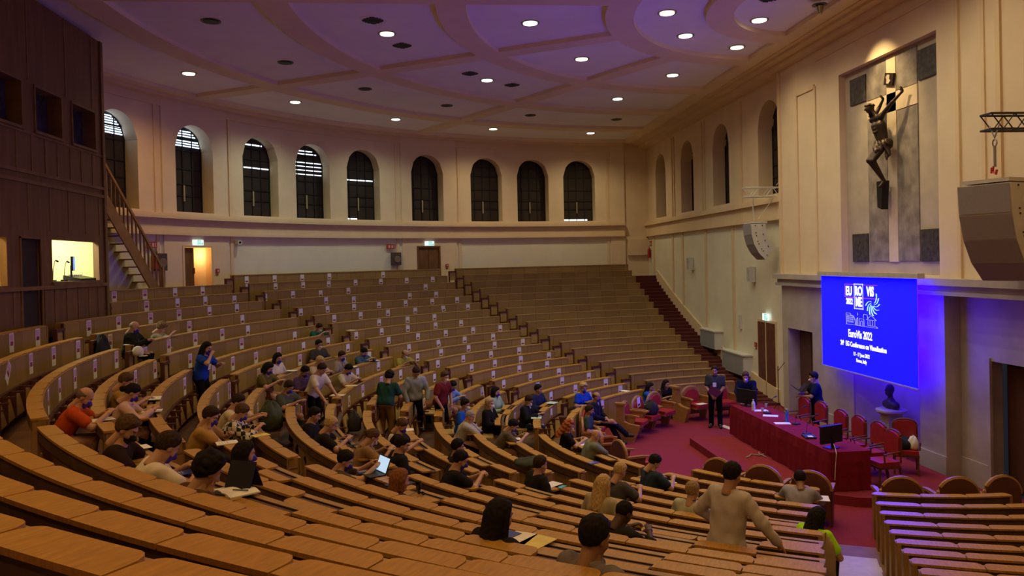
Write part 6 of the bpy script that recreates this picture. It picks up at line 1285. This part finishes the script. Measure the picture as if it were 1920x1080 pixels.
p = at_row(-2, .3, -.12, zk(-1) - .55); blob('jacket', (p, (.18, .24, .75)), M_BAG, 'black jacket hanging at the row end below the white cap', 'jacket', 15)
p = at_row(-1, .4, -.05, zk(-1) - .16)
e = empty('baseball_cap', (p[0] + .1, p[1] - .02, p[2]), 0); tag(e, 'white cap hanging on a bench end in the upper middle aisle', 'cap'); b = MB(); b.lathe([(.10, -.06), (.115, 0), (.11, .06), (.08, .12), (.03, .145)], n=16); b.build('crown', mat('cap_white', (.62, .60, .50), rough=.9), e, smooth=True); b = MB(); b.prism([(.05, -.09), (.16, -.06), (.2, 0), (.16, .06), (.05, .09)], -.075, -.06, 'z'); b.build('peak', mat('cap_white', (.62, .60, .50)), e)
p = at_row(8, -60.9, .12, FL(7) + .1); blob('coat', (p, (.10, .16, .62)), mat('coat_beige', (.30, .20, .11), rough=.95), 'beige coat hanging over the row end by the carpeted aisle', 'coat', 16)
p = pol(4.80, 43.5, .49); blob('shoulder_bag', (p, (.19, .2, .34)), M_BAG, 'black bag standing on the middle red armchair', 'bag', 17)
o = bpy.data.objects.new('paper_notice', notice_mesh(.27, .175)); COL.objects.link(o); p = pol(5.10, 41.8, .93); a = R_(42.0); inn = Vector((math.cos(a), -math.sin(a), 0)); x = Vector((-math.sin(a), -math.cos(a), 0)); o.matrix_world = Matrix(((x.x, inn.x, 0, p[0]), (x.y, inn.y, 0, p[1]), (0, 0, 1, p[2]), (0, 0, 0, 1))) @ Matrix.Rotation(.15, 4, 'Y'); tag(o, 'white notice hung over the back of the middle red armchair', 'notice', 'paper notices taped to bench backs')
sheet('paper_sheet', *pol(4.72, 69, .485), .4, .30, .22, M_PAPER, 'white sheet on the red armchair left of the standing person in the dark polo shirt')

# ================================================================== PROJECTION SCREEN
SX, SY0, SY1, SZ0, SZ1 = .20, -1.92, 2.03, 1.88, 4.16
scr = empty('projection_screen', (SX, (SY0 + SY1) / 2, SZ0)); tag(scr, 'large bright blue projection screen with white conference title hanging above the stage', 'screen')
def sb(mb, n, m): return mb.build(n, m, parent=scr, origin=scr.location)
M_BLUE = bpy.data.materials.new('screen_blue_image'); M_BLUE.use_nodes = True; bs = M_BLUE.node_tree.nodes['Principled BSDF']; bs.inputs['Base Color'].default_value = (.02, .02, .2, 1); bs.inputs['Roughness'].default_value = .8
bs.inputs['Emission Color'].default_value = (.0, .0, 1, 1); bs.inputs['Emission Strength'].default_value = SCREEN_E
M_BACKSCR = mat('screen_back_cloth', (.25, .25, .45), rough=.8, emit=(.03, .0, 1), estr=SCREEN_E * .5)
mb = MB(); mb.box(SX, SX + .006, SY0, SY1, SZ0, SZ1); sb(mb, 'image', M_BLUE)
mb = MB(); mb.box(SX + .008, SX + .016, SY0, SY1, SZ0, SZ1); sb(mb, 'back_cloth', M_BACKSCR)
mb = MB(); mb.box(SX - .06, SX + .10, SY0 - .12, SY1 + .10, SZ1 - .0, SZ1 + .11); sb(mb, 'roller_case', mat('screen_case', (.50, .48, .46), rough=.5))
mb = MB(); mb.box(SX - .012, SX + .02, SY0, SY1, SZ0 - .03, SZ0); sb(mb, 'bottom_bar', mat('screen_bar', (.45, .42, .5), rough=.5))
M_TXT = mat('screen_white_text', (.9, .9, .9), emit=(.86, .95, 1), estr=.95); M_PINKL = mat('screen_pink_line', (.5, .1, .4), emit=(.50, .06, .75), estr=.8); M_GREENL = mat('screen_mint_logo', (.5, .9, .8), emit=(.45, .95, .85), estr=.9); M_PALEL = mat('screen_pale_line', (.6, .6, .9), emit=(.42, .45, 1), estr=.9)
SW, SH = SY1 - SY0, SZ1 - SZ0
def SP(u, v): return (SY1 - u * SW, SZ1 - v * SH)      # fractions of the picture from its top left
def SM(u, v):
    y, z = SP(u, v); return Matrix(((0, 0, -1, SX - .004), (-1, 0, 0, y), (0, 1, 0, z), (0, 0, 0, 1)))
lines = {'t': MB(), 'p': MB(), 'g': MB(), 'l': MB()}
def rect(b, u0, v0, u1, v1): 
    y0, z0 = SP(u0, v0); y1, z1 = SP(u1, v1); b.box(SX - .006, SX - .001, min(y0, y1), max(y0, y1), min(z0, z1), max(z0, z1))
def frame(b, u0, v0, u1, v1, w=.006):
    rect(b, u0, v0, u1, v0 + w * 1.7); rect(b, u0, v1 - w * 1.7, u1, v1); rect(b, u0, v0, u0 + w, v1); rect(b, u1 - w, v0, u1, v1)
tx = lines['t']
text_mesh('EU', .30, tx, SM(.335, .155), 0, .012, .78); text_mesh('RO', .30, tx, SM(.443, .150), 0, .012, .74); text_mesh('VIS', .30, tx, SM(.567, .148), 0, .012, .74)
text_mesh('2022', .20, tx, SM(.340, .262), 0, .006, .74); text_mesh('ME', .30, tx, SM(.443, .262), 0, .012, .72)
text_mesh('EuroVis 2022', .255, tx, SM(.450, .600), 0, .005, .74)
text_mesh('24   EG Conference on Visualization', .165, tx, SM(.475, .712), 0, .004, .80); text_mesh('th', .09, tx, SM(.262, .696), 0, .002, .8)
text_mesh('13 - 17 June 2022', .125, tx, SM(.462, .806), 0, .001, .78); text_mesh('Rome, Italy', .125, tx, SM(.462, .868), 0, .001, .78)
rect(lines['p'], .288, .078, .385, .083); rect(lines['p'], .500, .078, .640, .083); rect(lines['p'], .288, .212, .640, .218); rect(lines['p'], .288, .078, .291, .216)
frame(lines['l'], .392, .070, .493, .335, .008)
for i in range(9):                                    # shell of curved rays
    a0 = R_(-10 + 28 * i); b = lines['g']
    for s_ in range(5):
        r0, r1 = .016 + .011 * s_, .016 + .011 * (s_ + 1); aa, ab = a0 - s_ * .16, a0 - (s_ + 1) * .16; c0 = SP(.592, .262); k_ = SW
        p0 = (c0[0] - math.cos(aa) * r0 * k_, c0[1] - math.sin(aa) * r0 * k_); p1 = (c0[0] - math.cos(ab) * r1 * k_, c0[1] - math.sin(ab) * r1 * k_); b.bar((SX - .004, p0[0], p0[1]), (SX - .004, p1[0], p1[1]), .018 + .006 * s_, .006)
l = lines['l']
def seg(pts, w=.010):
    q = [SP(*a_) for a_ in pts]
    for a_, b_ in zip(q[:-1], q[1:]):
        if math.dist(a_, b_) > 1e-4: l.bar((SX - .004, a_[0], a_[1]), (SX - .004, b_[0], b_[1]), w, .005)
seg([(.302, .500), (.300, .385), (.350, .385), (.350, .402), (.385, .412), (.400, .45), (.405, .50)]); seg([(.295, .503), (.64, .503), (.62, .488), (.535, .488)])
for v in (.405, .425, .445, .468): seg([(.305, v), (.30 + .085, v + .004)], .007)
for u in (.315, .33, .345, .36, .375): seg([(u, .405), (u, .485)], .005)
seg([(.415, .50), (.415, .44), (.43, .42), (.43, .50)]); seg([(.445, .50), (.445, .43), (.497, .43), (.497, .50)]); seg([(.46, .50), (.46, .46), (.471, .448), (.482, .46), (.482, .50)], .007); seg([(.49, .42), (.495, .38), (.53, .38), (.54, .42)]); seg([(.43, .40), (.43, .37)])
seg([(.525, .43), (.575, .382), (.625, .43), (.525, .43)]); [seg([(u, .435), (u, .483)], .008) for u in (.538, .560, .585, .610)]
for kx, nm, m in (('t', 'title_lettering', M_TXT), ('p', 'logo_lines', M_PINKL), ('g', 'shell_logo', M_GREENL), ('l', 'skyline_drawing', M_PALEL)): sb(lines[kx], nm, m)

# ================================================================== LOUDSPEAKERS ON TRUSS BRACKETS
M_SPK = mat('speaker_case', (.58, .57, .55), rough=.5, var=.04); M_SPKF = mat('speaker_grille', (.30, .29, .32), rough=.7, var=.1, scale=60)
def line_array(x, y, z, rz, label, chain=M_WHITEM, s=1.0):
    """local -y is the sound side; boxes curve downwards"""
    e = empty('line_array_speaker', (x, y, z), rz); tag(e, label, 'loudspeaker'); p = Vector((0, 0, 0)); tl = 0.0
    for i, (h, tlt) in enumerate(((.34, 4), (.30, 14), (.30, 28), (.30, 44))):
        M_ = Matrix.Translation(p) @ Matrix.Rotation(R_(tlt), 4, 'X')
        b = MB(); wd, dp = .62 * s, .48 * s; hb = h * s
        v = [(-wd / 2, -dp / 2, -hb), (wd / 2, -dp / 2, -hb), (wd / 2 * .92, dp / 2, -hb * .9), (-wd / 2 * .92, dp / 2, -hb * .9), (-wd / 2, -dp / 2, 0), (wd / 2, -dp / 2, 0), (wd / 2 * .92, dp / 2, -hb * .1), (-wd / 2 * .92, dp / 2, -hb * .1)]
        b.add([M_ @ Vector(q) for q in v], [(0, 3, 2, 1), (4, 5, 6, 7), (1, 2, 6, 5), (2, 3, 7, 6), (3, 0, 4, 7), (0, 1, 5, 4)]); b.build('cabinet', M_SPK, e)
        b = MB(); b.add([M_ @ Vector(q) for q in ((-wd / 2 * .96, -dp / 2 - .012, -hb * .97), (wd / 2 * .96, -dp / 2 - .012, -hb * .97), (wd / 2 * .96, -dp / 2 - .012, -hb * .03), (-wd / 2 * .96, -dp / 2 - .012, -hb * .03))], [(0, 1, 2, 3)]); b.build('grille', M_SPKF, e)
        b = MB()
        for sx in (-1, 1):
            for yy, zz in ((-.1, -.06), (.12, -.07), (-.1, -hb + .06)): q = M_ @ Vector((sx * (wd / 2 * .98 + .004), yy * s, zz)); b.box(q.x - .008, q.x + .008, q.y - .014, q.y + .014, q.z - .014, q.z + .014)
        b.build('rigging_pins', M_BLACK, e)
        nb = M_ @ Vector((0, -dp / 2, -hb)); # hinge at the front lower edge
        nxt = Matrix.Rotation(R_(((4, 14, 28, 44, 44)[i + 1])), 4, 'X') @ Vector((0, -dp / 2, 0)); p = nb - nxt
    b = MB(); b.box(-.28 * s, .28 * s, -.22 * s, .30 * s, .0, .06); b.build('fly_bar', M_SPK, e)
    return e
def truss(a, b_, w_, label, m):
    a, b_ = Vector(a), Vector(b_); e = empty('truss_bracket', a); tag(e, label, 'bracket'); d = b_ - a; sd = Vector((0, 0, 1)); sh = d.cross(sd).normalized(); mb = MB(); n = 5
    for u_ in (0, 1):
        for q in (-.5, .5): mb.tube([a + sh * w_ * q + sd * w_ * u_, b_ + sh * w_ * q + sd * w_ * u_], .02, 6)
    for i in range(n):
        p0, p1 = a.lerp(b_, i / n), a.lerp(b_, (i + 1) / n)
        for q in (-.5, .5): mb.tube([p0 + sh * w_ * q + sd * w_ * (i % 2), p1 + sh * w_ * q + sd * w_ * ((i + 1) % 2)], .011, 5)
        mb.tube([p0 - sh * w_ * .5, p1 + sh * w_ * .5], .011, 5)
    for u_ in (0, 1):
        for p0 in (a, b_): mb.tube([p0 - sh * w_ * .5 + sd * w_ * u_, p0 + sh * w_ * .5 + sd * w_ * u_], .018, 5)
    mb.build('lattice', m, parent=e, origin=tuple(a)); return e
line_array(.28, 6.35, 5.72, R_(-90), 'white curved line array loudspeaker hanging left of the stage')
truss((.98, 6.2, 6.55), (-.1, 6.2, 6.55), .28, 'white lattice truss bracket on the wall left of the stage', M_WHITEM)
mb = MB(); mb.tube([(.25, 6.3, 6.55), (.24, 6.34, 6.2), (.28, 6.35, 5.80)], .016, 6); mb.tube([(.85, 6.2, 6.5), (.40, 6.35, 5.85)], .008, 5); mb.tube([(.95, 6.2, 6.9), (.97, 5.8, 7.1)], .012, 5); tag(mb.build('suspension_cable', M_WHITEM), 'pale suspension cables of the left loudspeaker', 'cable')
line_array(-.32, -4.9, 5.82, R_(-70), 'large pale loudspeaker hanging at the right edge in front of the stage wall', s=1.45)
truss((.60, -4.85, 6.72), (-.45, -4.85, 6.72), .26, 'dark lattice truss bracket at the right edge', M_DGREY)
e = empty('chain_hoist', (-.32, -4.88, 5.9)); tag(e, 'steel chain with red hook carrying the right loudspeaker', 'chain')
mb = MB(); mb.tube([(0, -.12, .9), (0, 0, .68)], .012, 5); mb.tube([(0, .12, .9), (0, 0, .68)], .012, 5); mb.tube([(0, .05 * math.cos(a_), .6 + .06 * math.sin(a_)) for a_ in [2 * math.pi * i / 10 for i in range(11)]], .014, 5, cap=False); mb.tube([(0, 0, .54), (0, 0, .2)], .022, 6); mb.build('links', M_METAL, e)
mb = MB(); mb.tube([(0, .03, .22), (0, .05, .12), (0, -.02, .08), (0, -.04, .15)], .02, 6); mb.tube([(0, .08, .2), (0, .09, .1)], .016, 6); mb.build('hook', M_RED, e)

# ================================================================== FITTINGS ON THE WALLS
M_EXIT = mat('exit_sign_green', (.05, .5, .42), emit=(.05, .62, .55), estr=.7); M_EXITW = mat('exit_sign_white', (.8, .9, .88), emit=(.75, .95, .95), estr=.9)
def exit_sign(M_, w_, h_, label, frac=.42):
    e = empty('exit_sign', (0, 0, 0)); e.matrix_world = M_; tag(e, label, 'sign')       # local -y faces the hall
    b = MB(); b.box(-w_ / 2, w_ / 2, 0, .05, 0, h_); b.build('lamp_box', M_EXITW, e)
    b = MB(); y = -.002
    def q(pts): b.add([(px * w_ - w_ / 2, y, pz * h_) for px, pz in pts], [tuple(range(len(pts)))])
    q([(.40, .06), (.46, .06), (.46, .94), (.40, .94)]); q([(.40, .84), (.72, .84), (.72, .94), (.40, .94)]); q([(.66, .06), (.72, .06), (.72, .94), (.66, .94)])
    q([(.48, .6), (.58, .72), (.62, .66), (.52, .5)]); q([(.50, .18), (.56, .2), (.58, .5), (.52, .5)]); q([(.54, .45), (.66, .3), (.62, .24), (.52, .38)])
    q([(.78, .2), (.94, .2), (.86, .05)]); q([(.80, .45), (.92, .45), (.92, .22), (.80, .22)])
    b.build('running_figure', M_EXIT, e); return e
def on_back(t, z, off=.0): return local_on_wall(t, RW - .06 - off) @ Matrix.Translation((0, 0, z))
exit_sign(on_back(30.42, 5.53, .06), .44, .19, 'lit green exit sign above the half open door beside the staircase'); exit_sign(on_back(61.25, 5.53, .06), .46, .2, 'lit green exit sign above the closed far door')
MX = lambda y, z, x=XS: Matrix(((0, 1, 0, x), (-1, 0, 0, y), (0, 0, 1, z), (0, 0, 0, 1)))
exit_sign(MX(7.05, 2.62, XS - .12), .42, .22, 'lit green exit sign over the dark side door left of the screen')
M_FRED = mat('fire_sign_red', (.40, .03, .03), rough=.5)
def fire_point(M_, label, sign=True, big=True):
    e = empty('fire_hose_cabinet', (0, 0, 0)); e.matrix_world = M_; tag(e, label, 'fire cabinet')
    b = MB(); b.box(-.22, .22, -.16, 0, 0, .56); b.build('cabinet', mat('fire_cabinet', (.085, .055, .045), rough=.5, var=.3), e); b = MB(); b.lathe([(.15, 0), (.15, .03), (.11, .035)], n=18); o = b.build('window', mat('fire_window', (.19, .15, .12), rough=.3), e); o.rotation_euler = (R_(90), 0, 0); o.location = (.02, -.16, .26)
def sign(M_, label, w_=.46, h_=.2):
    e = empty('fire_sign', (0, 0, 0)); e.matrix_world = M_; tag(e, label, 'sign'); b = MB(); b.box(-w_ / 2, w_ / 2, -.01, 0, 0, h_); b.build('board', M_FRED, e)
    b = MB(); b.box(-.13, -.04, -.012, -.01, .04, .16); b.box(.02, .10, -.012, -.01, .04, .16); b.box(.14, .18, -.012, -.01, .03, .17); b.build('pictogram', mat('sign_pale', (.6, .45, .4)), e)
sign(on_back(24.95, 5.42, .02), 'red fire sign with pale pictograms beside the staircase'); sign(on_back(55.8, 5.40, .02), 'red fire sign with pale pictograms left of the far door')
fire_point(on_back(25.75, 4.68, .0), 'dark fire hose cabinet on the wall behind the staircase foot'); fire_point(on_back(56.4, 4.68, .0), 'dark fire hose cabinet on the wall left of the far door')
def extinguisher(M_, label):
    e = empty('fire_extinguisher', (0, 0, 0)); e.matrix_world = M_; tag(e, label, 'fire extinguisher')
    b = MB(); b.lathe([(.07, 0), (.08, .03), (.08, .40), (.05, .47), (.02, .50)], n=14); b.build('cylinder', M_RED, e); b = MB(); b.tube([(0, 0, .5), (0, 0, .56), (.08, 0, .57)], .016, 6); b.tube([(.05, 0, .54), (.10, 0, .4), (.09, 0, .1)], .012, 5); b.build('valve_and_hose', M_BLACK, e)
extinguisher(on_back(25.1, 4.72, .12), 'red fire extinguisher left of the hose cabinet by the staircase'); extinguisher(MX(20.6, 4.75, XS - .1), 'red fire extinguisher in the far corner beside the side steps')
sign(MX(20.6, 5.35, XS - .01), 'small red fire sign above the extinguisher in the far corner', .36, .24)
def call_point(M_, label):
    e = empty('alarm_call_point', (0, 0, 0)); e.matrix_world = M_; tag(e, label, 'alarm'); b = MB(); b.box(-.07, .07, -.05, 0, 0, .14); b.build('case', M_FRED, e); b = MB(); b.box(-.035, .035, -.054, -.05, .04, .10); b.build('button', mat('call_white', (.55, .5, .45)), e); b = MB(); b.box(-.06, .04, -.012, 0, -.1, -.04); b.build('label_plate', M_BRASS, e)
call_point(on_back(32.75, 4.56), 'small red alarm call point right of the half open door'); call_point(on_back(63.7, 4.54), 'small red alarm call point right of the far door'); call_point(MX(8.05, 1.66, XS), 'small red alarm call point left of the dark side door')
e = empty('security_camera', (0, 0, 0)); e.matrix_world = on_back(35.3, 5.58, -.05); tag(e, 'small white security camera on the back wall above the top row', 'camera'); b = MB(); b.box(-.09, .09, -.22, -.04, 0, .13); b.build('housing', M_WHITEM, e); b = MB(); b.box(-.03, .03, -.06, 0, .02, .1); b.build('mount', M_WHITEM, e); b = MB(); b.box(-.05, .05, -.225, -.22, .03, .1); b.build('lens', M_BLACK, e)
def wall_speaker(y, z, label):
    e = empty('wall_speaker', (XS - .12, y, z)); tag(e, label, 'speaker'); b = MB(); b.box(-.1, .1, -.13, .13, -.26, .26); b.build('case', M_WHITEM, e); b = MB(); b.box(-.106, -.1, -.11, .11, -.23, .23); b.build('grille', mat('speaker_cloth', (.45, .44, .42), rough=.9), e); b = MB(); b.box(.1, .13, -.04, .04, -.05, .05); b.build('mount', M_DGREY, e)
wall_speaker(14.36, 4.46, 'upright pale wall speaker farther along the front wall'); wall_speaker(8.1, 4.10, 'small pale wall speaker near the white line array')
b = MB(); b.box(XS - .06, XS, 9.25, 9.4, 2.15, 2.65); tag(b.build('thermostat_panel', M_WHITEM), 'narrow pale panel on the wall above the right radiator', 'panel')
def radiator(y0, y1, z0, z1, label):
    e = empty('radiator', (XS - .2, (y0 + y1) / 2, z0)); tag(e, label, 'radiator'); L_ = (y1 - y0) / 2; H_ = z1 - z0
    b = MB(); b.box(-.12, .2, -L_, L_, 0, H_); b.build('casing', M_WHITEM, e); b = MB(); b.box(-.13, -.12, -L_ + .05, L_ - .05, .06, H_ - .05); b.build('grille', mat('radiator_grille', (.30, .31, .33), rough=.5, var=.05), e)
    b = MB(); b.box(-.16, .2, -L_ - .06, L_ + .06, H_, H_ + .04); b.build('shelf', M_WHITEM, e); b = MB(); b.box(-.14, -.10, -L_, L_, -.03, .02); b.build('foot_rail', M_BLACK, e)
radiator(11.1, 12.7, 1.22, 1.88, 'grey radiator casing farther along the front wall beside the side steps'); radiator(8.4, 10.4, .60, 1.30, 'grey radiator casing nearer the dark side door')
# microphone stand, tape and cables on the stage
e = empty('microphone_stand', (.30, 4.9, 0)); tag(e, 'thin black microphone stands beside the marble door left of the screen', 'stand'); b = MB(); b.tube([(0, 0, .3), (0, 0, 1.45)], .012, 6); b.tube([(0, 0, 1.3), (.05, -.35, 1.6)], .009, 6); b.build('pole', M_BLACK, e); b = MB(); [b.tube([(0, 0, .35), (.3 * math.cos(q), .3 * math.sin(q), .01)], .01, 5) for q in (0, 2.1, 4.2)]; b.build('tripod', M_BLACK, e)
b = MB(); b.box(-.09, .09, -.38, .38, .001, .006); o = b.build('tape_strip', M_PAPER); o.location = (-1.76, 3.48, 0); o.rotation_euler = (0, 0, R_(12)); tag(o, 'pale tape strip on the red carpet behind the table', 'tape')
b = MB(); b.tube([(-2.36, -.1, DZ + .02), (-2.5, -.2, DZ + .02), (-2.62, -.05, DZ + .015), (-2.75, -.22, DZ + .015), (-2.85, -.3, DZ + .015)], .018, 6); b.tube([(-2.38, .1, DZ + .02), (-2.46, -.1, DZ + .03), (-2.40, -.35, DZ + .015)], .012, 6); tag(b.build('cable_bundle', mat('cable_grey', (.32, .22, .24), rough=.7)), 'tangled cables on the stage floor in front of the table', 'cable')

# ================================================================== CEILING LAMPS AND VENTS
glow = {}
def glow_mat(c, s_):
    k_ = (c, s_)
    if k_ not in glow: glow[k_] = mat('lamp_glow_%d' % len(glow), c, emit=c, estr=s_, var=0)
    return glow[k_]
RINGN = {18.35: 'outermost ceiling ring', 15.0: 'second outermost ceiling ring', 11.15: 'third ceiling ring', 7.45: 'fourth ceiling ring', 4.12: 'innermost ring', 2.14: 'innermost ceiling disc'}
M_LRIM = mat('lamp_rim', (.12, .10, .07), rough=.4, metal=.3); M_LOFF = mat('lamp_unlit', (.010, .008, .007), rough=.5)
for r, a, on, c in LAMPS:
    x, y = lamp_xy(r, a)
    if a < -5 and r > 5: 
        pass
    e = empty('recessed_ceiling_lamp', (x, y, 10.62)); side_ = 'far side' if a > 0 else 'near side'
    tag(e, '%s recessed lamp %g degrees round the %s, %s' % ('lit' if on > 0 else 'unlit dark', abs(a), RINGN[r], side_), 'lamp', 'round recessed ceiling lamps')
    b = MB(); b.lathe([(.19, -.012), (.23, -.02), (.23, 0)], n=22); rim = b.build('rim', M_LRIM, e)
    b = MB(); b.lathe([(.175, -.03), (.175, -.022)], n=22); d_ = b.build('lamp_face', glow_mat((1.0, .93, .66) if c is WARM or c is MID else (.82, 1.0, .90), 6.0 * (on if on < 1 else 1)) if on > 0 else M_LOFF, e)
for r, a in ((11.19, 9.3), (11.16, 20.7), (11.0, 39.6), (11.06, 50.7), (1.9, -1.0)):
    x, y = lamp_xy(r, a); e = empty('ceiling_vent', (x, y, 10.618)); tag(e, 'round slotted ceiling vent %g degrees round the %s' % (round(a), 'third ceiling ring' if r > 5 else 'innermost disc'), 'vent', 'round ceiling vents')
    b = MB(); b.lathe([(.30, -.004), (.34, -.012), (.34, 0)], n=22); b.build('rim', M_CEILP, e)
    b = MB(); [b.box(-.26 * math.cos(q * .33), .26 * math.cos(q * .33), q * .062 - .012, q * .062 + .012, -.02, -.004) for q in range(-4, 5)]; b.build('slots', M_DGREY, e)
e = empty('ceiling_spotlight', (-.67, .2, 10.5)); tag(e, 'chrome spotlight on the ceiling edge aimed at the crucifix niche', 'lamp'); b = MB(); b.lathe([(.07, 0), (.10, -.05), (.06, -.2), (.05, -.22)], n=16); b.build('reflector', mat('chrome', (.5, .46, .38), rough=.2, metal=.9), e); b = MB(); b.lathe([(.17, 0), (.17, -.02)], n=18); b.build('mounting_plate', M_LRIM, e)

# keep every label to sixteen words
for o in list(bpy.data.objects):
    if o.get('label'):
        ws = o['label'].split()
        if len(ws) > 16:
            ws = ws[:16]
            while ws[-1].lower() in ('the', 'a', 'an', 'of', 'in', 'on', 'and', 'with', 'by', 'over', 'to', 'at', 'from', 'beside'): ws.pop()
            o['label'] = ' '.join(ws)
